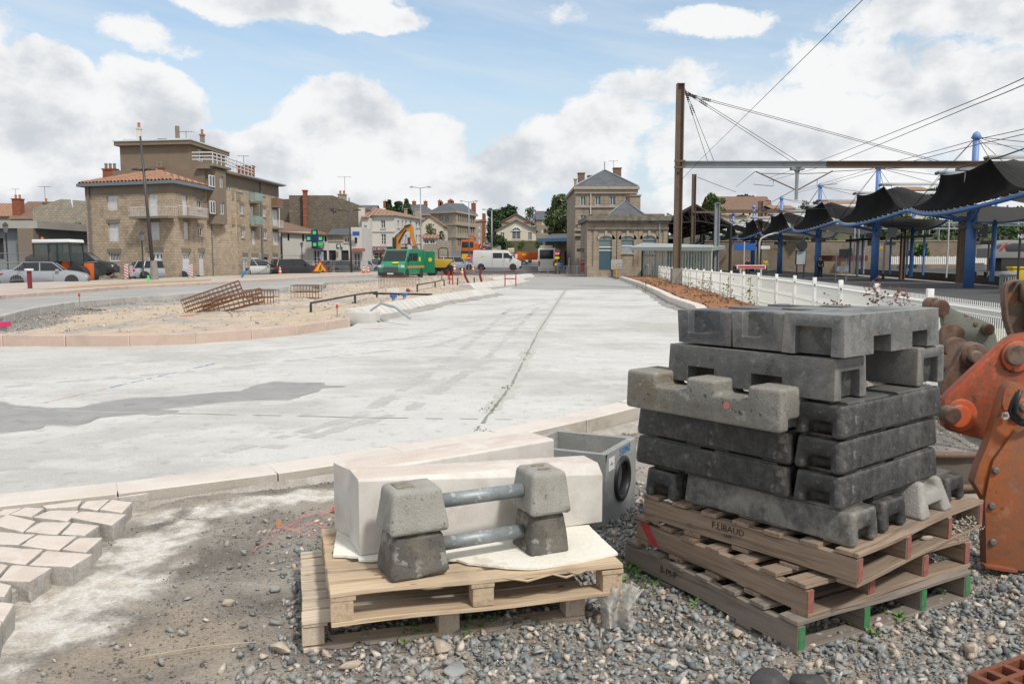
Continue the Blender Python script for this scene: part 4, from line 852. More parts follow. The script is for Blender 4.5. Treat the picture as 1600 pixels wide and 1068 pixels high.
# rusty casting and dark lumps at the lower edge
M_rust = mat('rust', [(.075,.042,.032),(.125,.065,.042),(.055,.038,.032)], 9, .75, .6, 70, metal=.15, spots=[((.20,.10,.06),12,.52,.62,.6),((.22,.19,.16),5,.56,.66,.5)], grain=.2, edge=((.24,.17,.13),.6))
M_castr = mat('rusty_casting', [(.16,.055,.032),(.24,.085,.045),(.12,.05,.035)], 14, .6, .4, 80, metal=.2, spots=[((.30,.13,.08),18,.58,.7,.5)])
cz = .22; q0, q1, q2 = G(1512,1052,cz), G(1605,1018,cz), G(1545,1100,cz)
eu = (q1-q0).normalized(); ev = Ve((-eu.y, eu.x, 0))
if ev.y > 0: ev = -ev
MC = Matrix(((eu.x, ev.x, 0, q0.x), (eu.y, ev.y, 0, q0.y), (0, 0, 1, 0), (0, 0, 0, 1)))
mb=MB();gu = [0,.025,.075,.10,.16,.185,.26,.30]; gv = [0,.02,.07,.09,.20,.22]
for i in range(7):
    for j in range(5):
        hole = (i in (1,3,5) and j in (1,3))
        mb.bx((gu[i], gv[j], 0 if not hole else 0), (gu[i+1], gv[j+1], cz if not hole else cz-.06), M=MC)
tag(mb.build('iron_casting', M_castr), 'rusty iron casting with square pockets at the lower right corner', 'iron casting')
mb=MB();mb.bx((-.02,.01,0),(.01,.24,cz-.03), M=MC); tag(mb.build('metal_strip', mat('bare_steel', (.35,.35,.36), metal=.6, rough=.5)), 'pale metal edge strip beside the rusty casting', 'metal strip')
M_dk = mat('dark_lump', [(.045,.043,.045),(.07,.066,.066)], 8, .6, .4, 60)
for px, py, r, s, lb in ((1203,1062,.075,11,'dark rounded lump at the bottom edge, left one of the pair'),(1262,1066,.07,14,'dark rounded lump at the bottom edge, right one of the pair')):
    p = G(px, py+8, .08); vs, fs = hullstone(400+s, 30, .7);mb=MB();mb.add([(p.x+v[0]*r*1.1, p.y+v[1]*r, .08+v[2]*r*1.25) for v in vs], [tuple(f) for f in fs]); tag(mb.build('rock', M_dk, bevel=.012, seg=3), lb, 'rock')  # lumps read as dark rubber block ends, modelled with stone hulls
# twine, tile scraps
M_tw = mat('pink_twine', (.85,.25,.24), rough=.7, grain=0)
p = G(527,797,.03);mb=MB();rr = random.Random(3)
for k in range(26):
    a = Ve((rr.gauss(0,1), rr.gauss(0,1), rr.gauss(0,1))).normalized(); b_ = a.orthogonal().normalized(); c_ = a.cross(b_); r_ = rr.uniform(.024,.034)
    mb.tube([(p.x+(b_*math.cos(t)+c_*math.sin(t)).x*r_*1.2, p.y+(b_*math.cos(t)+c_*math.sin(t)).y*r_, p.z+.012+(b_*math.cos(t)+c_*math.sin(t)).z*r_*.75) for t in np.linspace(0, 6.28, 13)], .0016, 4)
def strand(pxs, wob=.02):
    pts = []
    for a, b in zip(pxs[:-1], pxs[1:]):
        A, B = G(*a, .02), G(*b, .02)
        for k in range(8): q = A.lerp(B, k/8); pts.append((q.x+rr.gauss(0,wob), q.y+rr.gauss(0,wob), gzh(np.array([q.x]), np.array([q.y]))[0]+.012+rr.random()*.01))
    mb.tube(pts, .0016, 4)
for s_ in ([(520,800),(500,812),(490,826),(460,836),(425,842),(392,872)], [(515,805),(480,810),(455,822),(440,836),(480,840),(505,834)], [(450,824),(500,828),(512,830)], [(470,815),(455,828),(430,830)]): strand(s_, .008)
tag(mb.build('twine_ball', M_tw, smooth=1), 'tangled pink builder twine with a small ball by the left pallets', 'twine')
M_terra = mat('terracotta', [(.38,.17,.08),(.50,.26,.14)], 12, .85, .4)
def shard(px, py, outl, m, label, z=.01, tilt=0, th=.008):
    p = G(px, py, z);mb=MB();mb.prism([(x*.01, y*.01) for x, y in outl], 0, th); o = mb.build('tile_fragment', m, bevel=.001, seg=1); o.location = p; o.rotation_euler = (tilt, 0, .3); return tag(o, label, 'tile fragment')
shard(435,822, [(-1.5,-2),(1.5,-2.2),(2,3),(0,4.5),(-1.6,2.5)], M_terra, 'small orange tile fragment standing up in the dirt', .03, 1.2)
shard(418,830, [(-6,-2),(-2,-3),(4,-2),(6,1),(1,3),(-4,1)], mat('ochre_stone', [(.52,.38,.25),(.60,.47,.32)], 10), 'flat ochre stone flake lying beside the pink twine', .015)
mb=MB();a, b = G(218,1026,.02), G(400,1002,.03);mb.tube([a, a.lerp(b,.5)+Ve((0,0,.01)), b], .002, 5); tag(mb.build('straw_stick', mat('straw', (.50,.40,.24))), 'thin straw coloured stick lying on the dark dirt', 'stick')
# excavator attachments at the right edge
M_or = mat('orange_red_paint', [(.50,.08,.02),(.58,.11,.03)], 3, .55, .25, 60, spots=[((.08,.03,.02),8,.61,.64,.9),((.22,.07,.04),3,.55,.67,.5),((.52,.20,.13),14,.57,.63,.5)], grain=.1, edge=((.16,.07,.045),.8))
M_or2 = mat('worn_orange_paint', [(.46,.12,.018),(.38,.09,.018)], 2.5, .5, .25, 60, spots=[((.19,.075,.035),3,.54,.68,.6),((.08,.035,.02),18,.62,.66,.9),((.42,.24,.16),8,.57,.64,.45)], grain=.12, edge=((.20,.10,.06),.8))
M_grn = mat('grey_green_paint', [(.17,.19,.16),(.23,.25,.21)], 4, .65, .3, 60, spots=[((.15,.06,.035),7,.56,.62,.95),((.28,.12,.06),11,.62,.68,.8)], grain=.1)
def tz(x, y, o=420): return (1440+x/3.8125, o+y/3.8125)
def plate(pts, y, th, m, parent, name, bev=.006, inner=None):
    P = [V(px, py, y) for px, py in pts]; n = len(P); mb = MB()
    mb.add([(p.x, y, p.z) for p in P]+[(p.x, y+th, p.z) for p in P], [tuple(range(n)), tuple(range(n, 2*n))[::-1]]+[(i, (i+1) % n, (i+1) % n+n, i+n) for i in range(n)])
    return mb.build(name, m, parent, bevel=bev, seg=2)
def boss(px, py, y, r, l, m, parent, name, hole=0, n=28):
    p = V(px, py, y); T = TR(p) @ RO(PH_,4,'X'); mb = MB()
    mb.lathe([(r, -.05), (r, l-.004), (r-.005, l), (r*.6, l)], n, T)
    return mb.build(name, m, parent, smooth=False, bevel=.0015, seg=1)
def circ(cx, cy, r, a0, a1, n=10): return [(cx+r*math.cos(R(a0+(a1-a0)*k/n)), cy+r*math.sin(R(a0+(a1-a0)*k/n))) for k in range(n+1)]
base = lambda px, y: (VX(px, y), y, 0)
y1_ = 5.0; t=thing('excavator_coupler', 'grey green rusty excavator coupler plate behind the block stack at the right', 'excavator part', base(1500, y1_))
plate([tz(*p) for p in [(42,215),(60,195),(85,188),(112,196),(150,216),(205,245),(262,270),(330,292),(400,320),(428,345),(445,400),(460,462),(420,530),(300,540),(150,440),(128,280),(60,245)]], y1_, .05, M_grn, t, 'side_plate')
boss(*tz(385,358), y1_, .036, .035, M_rust, t, 'pin'); boss(*tz(322,328), y1_, .016, .006, M_rust, t, 'bolt'); boss(*tz(100,232), y1_, .052, .04, M_rust, t, 'boss'); boss(*tz(70,215), y1_+.02, .045, .02, M_rust, t, 'boss')
y2_ = 4.7; t=thing('excavator_link_arm', 'brown rusty link arm with round pin end beside the grey blocks', 'excavator part', base(1500, y2_))
plate([tz(*p) for p in circ(215,480,72,150,330)+[(280,560),(160,640),(120,700),(120,500)]], y2_+.15, .05, M_rust, t, 'rear_link'); plate([tz(*p) for p in circ(190,400,75,200,340)+[(240,520),(120,520)]], y2_+.25, .04, M_rust, t, 'rear_link')
plate([tz(*p) for p in circ(312,513,78,200,400,14)+[(330,610),(150,752),(120,760),(120,700),(150,640),(200,560)]], y2_, .05, M_rust, t, 'arm_plate')
boss(*tz(312,515), y2_, .072, .02, M_rust, t, 'pin_collar'); boss(*tz(312,522), y2_-.02, .036, .03, mat('pin_steel', [(.18,.13,.10),(.25,.19,.15)], 12, .6, metal=.3), t, 'pin')
y3_ = 4.35; t=thing('excavator_bracket', 'red orange bracket plate with two large pin bosses at the right edge', 'excavator part', base(1560, y3_))
plate([tz(*p) for p in [(135,775),(160,742),(300,610),(480,445),(515,415),(560,393),(640,380),(800,400),(800,1020),(410,1020),(300,1000),(168,965),(135,930)]], y3_, .05, M_or, t, 'side_plate')
boss(*tz(225,868), y3_, .088, .02, M_or, t, 'boss_ring'); boss(*tz(200,868), y3_-.02, .062, .05, M_or, t, 'boss'); boss(*tz(180,868), y3_-.07, .045, .02, M_rust, t, 'pin'); boss(*tz(560,520), y3_, .084, .02, M_or, t, 'boss_ring'); boss(*tz(557,510), y3_-.02, .056, .025, M_rust, t, 'pin')
y5_ = 4.75; t=thing('excavator_rocker', 'rusty rounded steel rocker with a cross tube at the upper right edge', 'excavator part', base(1585, y5_))
plate([tz(*p) for p in [(498,180),(498,130),(508,98),(530,78),(570,70),(700,72),(700,420),(545,420),(520,350),(505,270)]], y5_, .05, mat('rusty_green', [(.13,.12,.095),(.20,.10,.05)], 5, .8, .5, 60, spots=[((.24,.11,.05),6,.5,.62,.9)]), t, 'side_plate')
plate([tz(*p) for p in [(498,200),(495,120),(508,90),(545,68),(600,64),(600,78),(548,84),(520,110),(512,170),(522,290),(560,410),(540,410),(506,300)]], y5_-.04, .05, M_rust, t, 'rim')
mb=MB();p = V(*tz(585,140), y5_-.02);mb.tube([p, p+Ve((.5,-.08,.0))], .052, 20);mb.build('cross_tube', M_rust, t, smooth=1); p = V(*tz(620,290), y5_-.02);mb=MB();mb.tube([p, p+Ve((.4,-.1,.0))], .075, 20);mb.build('cross_tube', M_rust, t, smooth=1)
y4_ = G(1575,893,0).y; t=thing('excavator_bucket', 'worn orange excavator bucket side with bolt heads, standing on the gravel', 'excavator part', base(1580, y4_))
plate([tz(*p) for p in [(400,1030),(440,900),(478,770),(500,712),(520,688),(545,672),(585,682),(625,705),(640,760),(700,800),(700,1700)]]+[tz(*p, 640) for p in [(575,965),(500,948),(385,930),(378,700),(378,545),(310,430),(345,320),(375,250)]], y4_, .06, M_or2, t, 'side_plate')
plate([tz(*p, 640) for p in [(378,540),(385,930),(600,960),(700,960),(700,60),(560,120),(430,300),(400,420)]], y4_-.02, .03, M_or2, t, 'wear_plate', .004)
for x, y in ((438,360),(415,570),(420,785)): boss(*tz(x, y, 640), y4_-.02, .018, .016, mat('bolt_steel', [(.14,.13,.125),(.22,.19,.17)], 20, .6, metal=.4), t, 'bolt', n=14)
boss(*tz(598,828), y4_-.01, .05, .02, M_or2, t, 'boss_ring'); boss(*tz(602,822), y4_-.03, .022, .02, MATS['bolt_steel'], t, 'bolt')
plate([tz(*p, 640) for p in [(380,925),(470,935),(575,955),(575,972),(480,962),(382,942)]], y4_-.05, .05, M_or, t, 'cutting_edge', .003)
mb=MB();mb.tube([V(*tz(*p), y4_-.06) for p in ((575,735),(545,790),(528,840),(545,890),(590,920),(640,930),(700,900))], .012, 10);mb.tube([V(*tz(*p), y4_-.08) for p in ((590,720),(565,790),(560,850),(590,890),(650,900))], .012, 10);mb.build('hose', MATS['black_rubber'], t, smooth=1)
plate([tz(*p) for p in [(500,712),(520,695),(500,760),(486,820),(500,838),(520,834),(514,842),(492,842),(478,815),(488,755)]], y4_-.005, .012, M_or, t, 'slot_edge', .001)
mb=MB();p = V(*tz(500,873), y4_-.023);mb.lathe([(.020,0),(.020,.002)], 20, TR(p) @ RO(PH_,4,'X'));mb.build('sticker', mat('pale_sticker', (.5,.49,.46)), t)
text('80', .022, MATS['stencil_ink'], t, TR(V(*tz(500,873), y4_-.026)-t.location) @ RO(PH_,4,'X'), depth=.0004)
y6_ = 5.3; t=thing('grading_bucket', 'low rusty rimmed bucket filled with grit behind the block stack', 'excavator part', base(1500, y6_))
mb = MB()
for za, zb, ra in ((.02,.34,.72),):
    secs = [[(VX(1500,y6_)-.2+.75*math.cos(a_)*k, y6_+.2+.55*math.sin(a_)*k, z) for a_ in np.linspace(3.3, 6.2, 16)] for k, z in ((.8,0),(.98,.18),(1,.42))]
    mb.loft(secs, closed=False, caps=False)
mb.build('shell', mat('drab_steel', [(.13,.11,.09),(.19,.165,.14)], 5, .8, .4), t, smooth=1)
for z in (.42,.22):
    mb=MB();mb.tube([(VX(1500,y6_)-.2+.76*math.cos(a_)*(1 if z > .3 else .99), y6_+.2+.56*math.sin(a_), z) for a_ in np.linspace(3.3, 6.2, 20)], .022, 8);mb.build('rim', M_rust, t, smooth=1)
mb=MB();mb.box((VX(1510,4.7)+.1, 5.0, .09), (1.2,.5,.18)); struct(mb.build('grit_heap', mat('fine_grit', [(.33,.29,.25),(.42,.37,.32)], 9, .95, 1, 60, grain=.3), bevel=.05), 'stuff')
# BUILDINGS
M_stone = mat('coursed_stone', [(.45,.35,.25),(.54,.435,.32),(.36,.275,.195)], 1.3, .9, .5, 18, brick=(0,.52,.42,.20,.015,.80), spots=[((.27,.21,.15),.5,.55,.75,.6)], grain=.12)
M_plast = mat('brown_render', [(.20,.155,.115),(.24,.19,.145)], .6, .92, .3, 20, spots=[((.20,.16,.125),.5,.5,.7,.6)], grain=.08)
M_rub = mat('rubble_wall', [(.165,.135,.105),(.22,.185,.145)], 1.5, .92, .8, 9, brick=(0,.62,.42,.22,.03,.78), spots=[((.42,.38,.33),2.2,.62,.72,.7),((.17,.15,.13),.3,.5,.7,.6)], grain=.25)
M_rubl = mat('light_rubble_wall', [(.40,.35,.28),(.48,.43,.35)], 1.5, .92, .8, 9, brick=(0,.65,.42,.22,.03,.8), spots=[((.30,.26,.21),.6,.55,.7,.6)], grain=.2)
M_whit = mat('stained_white_wall', [(.58,.555,.51),(.67,.65,.61)], .5, .88, .2, 30, spots=[((.40,.36,.31),.45,.58,.78,.55),((.33,.29,.25),2.5,.66,.8,.6)], stretch=(1,1,.35), grain=.06)
M_cream = mat('cream_wall', [(.60,.54,.44),(.66,.60,.50)], 1, .9, .2, 20, grain=.05)
M_ash = mat('station_stone', [(.29,.235,.175),(.38,.315,.245),(.24,.19,.145)], .7, .9, .5, 14, brick=(0,.66,.8,.33,.014,.87), spots=[((.17,.145,.12),.7,.56,.74,.6),((.52,.46,.38),.9,.6,.75,.5)], stretch=(1,1,.5), grain=.1)
M_pale = mat('school_stone', [(.38,.315,.24),(.46,.39,.305)], .4, .9, .4, 14, brick=(0,.75,.9,.4,.012,.9), spots=[((.34,.29,.23),.3,.55,.75,.5)], grain=.06)
M_trim = mat('stone_trim', [(.36,.31,.25),(.43,.375,.31)], 1.5, .9, .2, 20, spots=[((.14,.125,.11),1.5,.58,.74,.7)], grain=.08)
M_lint = mat('render_lintel', (.22,.18,.14), bump=.1); M_white = mat('white_joinery', (.72,.73,.74), rough=.5, grain=0); M_shut = mat('white_shutter', [(.60,.61,.62),(.68,.69,.70)], 3, .6, grain=.03)
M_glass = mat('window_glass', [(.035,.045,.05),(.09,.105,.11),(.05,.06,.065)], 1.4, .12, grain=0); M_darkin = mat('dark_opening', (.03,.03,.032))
M_tile = mat('roman_tiles', [(.32,.165,.10),(.42,.24,.155),(.25,.135,.09)], 2.2, .85, 1.2, 20, tiles=(.5,.6,(.10,.045,.025)), spots=[((.24,.17,.12),1,.55,.75,.6)], grain=.2)
M_tileb = mat('brown_tiles', [(.20,.12,.085),(.27,.17,.12)], 2, .88, 1, 20, tiles=(.3,.42,(.09,.05,.035)), spots=[((.16,.13,.11),.7,.5,.7,.6)], grain=.2)
M_slate = mat('slate', [(.085,.095,.11),(.125,.135,.15)], 1.2, .65, .4, 20, brick=(0,.75,.35,.22,.01,.8), spots=[((.18,.18,.17),.8,.6,.8,.5)], grain=.12)
M_brick = mat('red_brick', [(.36,.12,.065),(.28,.09,.05)], 4, .85, .4, 30, brick=(0,.8,.22,.07,.01,.8)); M_pot = mat('clay_pot', (.45,.17,.08)); M_zinc = mat('zinc', [(.30,.33,.36),(.38,.41,.44)], 2, .5, metal=.2); M_facia = mat('blue_grey_fascia', (.17,.21,.26)); M_pipe = mat('downpipe', (.16,.155,.15)); M_rail = mat('railing_paint', (.62,.62,.62), grain=0); M_blk = mat('black_iron', (.03,.03,.032), rough=.5, grain=0)
def quadwall(mb, P0, P1, z0, z1, ops, dp=.16):
    dx, dy = P1[0]-P0[0], P1[1]-P0[1]; L = math.hypot(dx, dy); dx /= L; dy /= L; nx, ny = dy, -dx
    xs = sorted({0., L} | {max(0, min(L, o[k])) for o in ops for k in (0, 1)}); zs = sorted({z0, z1} | {max(z0, min(z1, o[k])) for o in ops for k in (2, 3)})
    pt = lambda u, z, k=0: (P0[0]+dx*u-nx*k, P0[1]+dy*u-ny*k, z)
    for i in range(len(xs)-1):
        for j in range(len(zs)-1):
            cx, cz = (xs[i]+xs[i+1])/2, (zs[j]+zs[j+1])/2
            if any(o[0] < cx < o[1] and o[2] < cz < o[3] for o in ops): continue
            mb.quad(pt(xs[i], zs[j]), pt(xs[i+1], zs[j]), pt(xs[i+1], zs[j+1]), pt(xs[i], zs[j+1]))
    for u0, u1, a, b in [o[:4] for o in ops]:
        u0, u1, a, b = max(0,u0), min(L,u1), max(z0,a), min(z1,b)
        mb.quad(pt(u0,a), pt(u0,a,dp), pt(u0,b,dp), pt(u0,b));mb.quad(pt(u1,a), pt(u1,b), pt(u1,b,dp), pt(u1,a,dp));mb.quad(pt(u0,b), pt(u0,b,dp), pt(u1,b,dp), pt(u1,b));mb.quad(pt(u0,a), pt(u1,a), pt(u1,a,dp), pt(u0,a,dp))
    return pt
def framebox(mb, pt, u0, u1, a, b, k0, k1):
    vs = [pt(u, z, k) for k in (k0, k1) for u, z in ((u0,a),(u1,a),(u1,b),(u0,b))]
    mb.add(vs, [(0,1,2,3),(7,6,5,4),(0,4,5,1),(1,5,6,2),(2,6,7,3),(3,7,4,0)])
def window(t, pt, u0, u1, a, b, kind, dp, sill=True, lintel=False, fm=None):
    w_, h_ = u1-u0, b-a;mb=MB();fr = min(.07, w_*.12); fm = fm or M_white
    if kind in 'sg':
        framebox(mb, pt, u0, u1, a, b, dp-.03, dp+.02); n = 2 if kind == 's' else 4
        for i in range(1, n): framebox(mb, pt, u0+w_*i/n-.01, u0+w_*i/n+.01, a, b, dp-.045, dp-.03)
        for i in range(n):
            for q in ((.08,.48),(.54,.94)): framebox(mb, pt, u0+w_*(i+.15)/n, u0+w_*(i+.85)/n, a+h_*q[0], a+h_*q[1], dp-.042, dp-.03)
        p = mb.build('shutter' if kind == 's' else 'garage_door', M_shut, t)
        if kind == 'g':
            g = MB()
            for i in range(n): framebox(g, pt, u0+w_*(i+.28)/n, u0+w_*(i+.72)/n, a+h_*.72, a+h_*.88, dp-.055, dp-.045)
            g.build('glass_pane', M_glass, p)
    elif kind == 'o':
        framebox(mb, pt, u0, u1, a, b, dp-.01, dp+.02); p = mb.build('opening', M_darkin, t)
    else:
        for q in ((u0,u0+fr,a,b),(u1-fr,u1,a,b),(u0+fr,u1-fr,a,a+fr),(u0+fr,u1-fr,b-fr,b)): framebox(mb, pt, *q, dp-.06, dp)
        if kind != 'x': framebox(mb, pt, (u0+u1)/2-fr*.6, (u0+u1)/2+fr*.6, a+fr, b-fr, dp-.062, dp-.002)
        if kind == 'w' and h_ > 1.2:
            for q in (.36, .66): framebox(mb, pt, u0+fr, u1-fr, a+h_*q-.018, a+h_*q+.018, dp-.055, dp-.003)
        if kind == 'x':
            for i in range(1, 8): framebox(mb, pt, u0+w_*i/8-.012, u0+w_*i/8+.012, a, b, dp-.09, dp-.07)
        p = mb.build('window', fm, t); g = MB(); framebox(g, pt, u0+fr*.5, u1-fr*.5, a+fr*.5, b-fr*.5, dp-.03, dp+.01); g.build('glass_pane', M_glass, p)
        if sill: g = MB(); framebox(g, pt, u0-.08, u1+.08, a-.12, a-.002, -.07, .02); g.build('sill', M_trim, p)
    if lintel: g = MB(); framebox(g, pt, u0-.15, u1+.15, b+.003, b+.32, -.02, .02); g.build('lintel', M_lint, p)
def building(name, label, cat, corners, z0, z1, m, ops={}, group=None, dp=.16, top=True, lint=False, sill=True, fm=None, t=None):
    c0 = corners[0]
    if t is None: t=thing(name, label, cat, (c0[0], c0[1], z0), 0, group)
    mb=MB();n = len(corners); later = []
    zz0 = z0-1.5
    for i in range(n):
        P0, P1 = corners[i], corners[(i+1) % n]; o4 = []
        for (x0, y0, x1, y1, *k) in ops.get(i, []):
            ua, _ = onwall(P0, P1, x0, (y0+y1)/2); ub, _ = onwall(P0, P1, x1, (y0+y1)/2); _, zb = onwall(P0, P1, (x0+x1)/2, y0); _, za = onwall(P0, P1, (x0+x1)/2, y1)
            o4.append((min(ua,ub), max(ua,ub), za, zb, k[0] if k else 'w'))
        pt = quadwall(mb, P0, P1, zz0, z1, o4, dp); later += [(pt, *o) for o in o4]
    if top: mb.add([(p[0], p[1], z1) for p in corners], [tuple(range(n))])
    mb.build('wall', m, t, recalc=0)
    for (pt, u0, u1, a, b, k) in later: window(t, pt, u0, u1, a, b, k, dp, sill=sill and k in 'ws' and b-a < 2.4, lintel=lint, fm=fm)
    return t
def hiproof(t, c, z, peak, over, m, th=.16, name='roof', fascia=None, ribs=0):
    """c: corners in order; peak: one or two apex points"""
    cx = sum(p[0] for p in c)/len(c); cy = sum(p[1] for p in c)/len(c); e = []
    for p in c:
        d_ = Ve((p[0]-cx, p[1]-cy)); d_ = d_.normalized()*(d_.length+over*1.4); e.append((cx+d_.x, cy+d_.y))
    mb=MB();n = len(e); pk = [Ve(q) for q in peak]
    for i in range(n):
        a = Ve((*e[i], z)); b = Ve((*e[(i+1) % n], z)); mid = (a+b)/2
        if len(pk) == 1:
            mb.quad(a, b, pk[0])
            if ribs:
                e_ = b-a; L = e_.length; f0 = (pk[0]-a).dot(e_)/L/L; hv = pk[0]-(a+e_*f0); k = int(L/ribs)
                for j in range(1, k):
                    f_ = j/k; fr = f_/f0 if f_ < f0 else (1-f_)/(1-f0)
                    if fr > .03: q_ = a+e_*f_; up_ = Ve((0,0,.03));mb.tube([q_+up_, q_+hv*fr+up_], ribs*.36, 6, cap=False)
        else:
            ka = min(pk, key=lambda q: (q-a).length); kb = min(pk, key=lambda q: (q-b).length)
            mb.quad(*([a, b, kb, ka] if ka != kb else [a, b, ka]))
    r = mb.build(name, m, t, recalc=0)
    for p in r.data.polygons:
        if p.normal.z < 0: r.data.flip_normals(); break
    f = MB(); f.loft([[(x, y, z-th), (x, y, z), (x*1, y, z+.0)] for x, y in e+[e[0]]], closed=False, caps=False); f.add([(x, y, z-th) for x, y in e], [tuple(range(n))]); f.build('eave', fascia or M_trim, r if not t else r)
    return r
def sideroof(t, c, z, rise, over, m, name='roof', ax=0, th=.12):
    """gable roof over 4 corners, ridge parallel to edge ax"""
    q = [Ve((p[0], p[1], z)) for p in c]; q = q[ax:]+q[:ax]; a, b, c_, d_ = q
    dirr = (b-a).normalized()*over; out = (a-d_).normalized()*over; dz = Ve((0,0,rise*over/((a-d_).length/2)))
    r0 = (a+d_)/2-dirr+Ve((0,0,rise)); r1 = (b+c_)/2+dirr+Ve((0,0,rise)); A, B, C_, D_ = a-dirr+out-dz, b+dirr+out-dz, c_+dirr-out-dz, d_-dirr-out-dz; T = Ve((0,0,th))
    mb=MB();mb.loft([[A, A+T, r0+T, D_+T, D_, r0], [B, B+T, r1+T, C_+T, C_, r1]]); rf = mb.build(name, m, t)
    return rf, r0, r1
def gablewall(t, a, b, z, rise, m, name='gable'):
    mb=MB();n_ = Ve((b[1]-a[1], a[0]-b[0], 0)).normalized()*.01
    mb.add([(a[0], a[1], z), (b[0], b[1], z), ((a[0]+b[0])/2, (a[1]+b[1])/2, z+rise)], [(0,1,2)]); return mb.build(name, m, t, recalc=0)
def chimney(t, px, y0, y1, d_, wd, m, pots=0, dep=None, cap=True, rnd=False, pot=None):
    p = V(px, y1, d_); z1 = Zp(d_, y0);mb=MB();dep = dep or wd
    if rnd: mb.tube([(p.x, d_, p.z-.6), (p.x, d_, z1)], wd/2, 12)
    else:
        mb.bx((p.x-wd/2, d_-dep/2, p.z-1), (p.x+wd/2, d_+dep/2, z1))
        if cap: mb.bx((p.x-wd/2-.06, d_-dep/2-.06, z1+.002), (p.x+wd/2+.06, d_+dep/2+.06, z1+.12))
    c = mb.build('chimney', m, t)
    for i in range(pots):
        mb=MB();x = p.x-wd/2+wd*(i+.5)/pots; mb.lathe([(.1,0),(.13,.05),(.11,.25),(.14,.38),(.10,.45)], 8, TR((x, d_, z1+(.12 if cap and not rnd else 0))));mb.build('chimney_pot', pot or M_pot, c)
    return c
def antenna(t, px, y0, y1, d_, w_=1.2):
    p = V(px, y1, d_); z1 = Zp(d_, y0);mb=MB();mb.tube([(p.x, d_, p.z-.3), (p.x, d_, z1)], .025, 5);mb.tube([(p.x-w_/2, d_, z1-.05), (p.x+w_/2, d_-.1, z1-.05)], .018, 5)
    for i in range(6): x = p.x-w_/2+w_*i/5; mb.tube([(x, d_-.3, z1-.05), (x, d_+.3, z1-.05)], .012, 4)
    mb.build('antenna', M_pipe, t)
def balcony(t, P0, P1, px0, px1, ytop, ybot, slab=.9, kind='bars', m=None, out=.9, wrap=False):
    (u0, _), (u1, _) = onwall(P0, P1, px0, ybot), onwall(P0, P1, px1, ybot); _, zb = onwall(P0, P1, (px0+px1)/2, ybot); _, zt = onwall(P0, P1, (px0+px1)/2, ytop)
    dx, dy = P1[0]-P0[0], P1[1]-P0[1]; L = math.hypot(dx, dy); dx /= L; dy /= L; pt = lambda u, z, k=0: (P0[0]+dx*u-dy*k, P0[1]+dy*u+dx*k, z)
    mb=MB();framebox(mb, pt, u0, u1, zb-.16, zb, -out, -.005); b = mb.build('balcony', M_lint, t); r = MB()
    if kind == 'solid': framebox(r, pt, u0, u1, zb+.003, zt, -out, -out+.08); framebox(r, pt, u0, u0+.08, zb+.003, zt, -out+.08, 0); framebox(r, pt, u1-.08, u1, zb+.003, zt, -out+.08, 0)
    elif kind == 'glass': framebox(r, pt, u0, u1, zb+.08, zt, -out, -out+.02); framebox(r, pt, u0, u0+.02, zb+.08, zt, -out+.02, 0); framebox(r, pt, u1-.02, u1, zb+.08, zt, -out+.02, 0)
    else:
        r.tube([pt(u0, zt, 0), pt(u0, zt, -out), pt(u1, zt, -out), pt(u1, zt, 0)], .02, 5); r.tube([pt(u0, zb+.1, -out), pt(u1, zb+.1, -out)], .012, 4)
        n = max(4, int((u1-u0)/.13))
        for i in range(n+1): u = u0+(u1-u0)*i/n; r.tube([pt(u, zb, -out), pt(u, zt, -out)], .009, 4)
        for i in range(5): k = -out*i/5; r.tube([pt(u0, zb, k), pt(u0, zt, k)], .009, 4); r.tube([pt(u1, zb, k), pt(u1, zt, k)], .009, 4)
    r.build('railing', m or M_rail, b)
C_ = (-24.98, 62.); R_ = (-24.75, 68.); E_ = (-23.4, 84.5); L_ = (VX(138, 65), 65.); BK = (L_[0]+1.0, 72.5)
zE = Zp(62, 283)
apt=thing('apartment_building', 'brown stone apartment block with white shutters, stepped penthouse and a low red tiled wing', 'building', (C_[0], C_[1], -.05))
building('', '', '', [L_, C_, (R_[0], R_[1]), (BK[0]+8.2, BK[1]), BK], -.05, zE, M_stone, {0: [(166.5,300,183.5,328,'s'),(231.5,298,246.5,338,'s'),(169,349,186,377,'s'),(234,347,249,375,'s'),(170,395,188,408,'x'),(231,393,254,430,'g')],
  1: [(285,300,293.6,338,'s'),(308,312,315.5,326,'w'),(287.6,347,296,375,'s'),(310,355,317.5,368.5,'w'),(285.5,394,298,430,'g'),(311,394,320,430,'g')]}, t=apt, lint=True)
mb = MB()
for a, b in ((L_, C_), (C_, R_)):
    pt = quadwall(MB(), a, b, 0, 1, []); Lg_ = math.dist(a, b); framebox(mb, pt, .0, Lg_, zE-.85, zE-.002, -.012, .0)
mb.build('render_band', M_plast, apt)
pk = V(245, 266, 69.5); r_ = hiproof(apt, [L_, C_, (R_[0]+.05, R_[1]+.3), BK], zE+.05, [pk], .42, M_tile, .22, 'tiled_roof', M_facia, .34)
zU = Zp(68, 264); UL = (VX(182, 69.2), 69.2)
UB = (E_[0]-8.2, E_[1]+.9)
ops = [(391,288,398,315,'s'),(392,323,397,352,'s'),(393.8,361,398.7,382,'s'),(373.4,286,378.6,299),(375,321,380,334),(376.7,359,381.8,371),(409,294,413.8,305),(410.7,326,414.8,338),(411.7,361.7,416.4,373),(425,295,432,313,'s'),(426,328,434,352,'s'),(427,363,435,383,'s'),
  (353.5,280,360.5,309),(354,319,362,339),(333,356,342.7,376),(356,358,364.7,376),(329.5,394,343,429,'g'),(352,400,371,429,'o'),(380,400,387,429,'g'),(394,401,403,429,'g'),(412,402,419,429,'o'),(427,400,434,428,'g')]
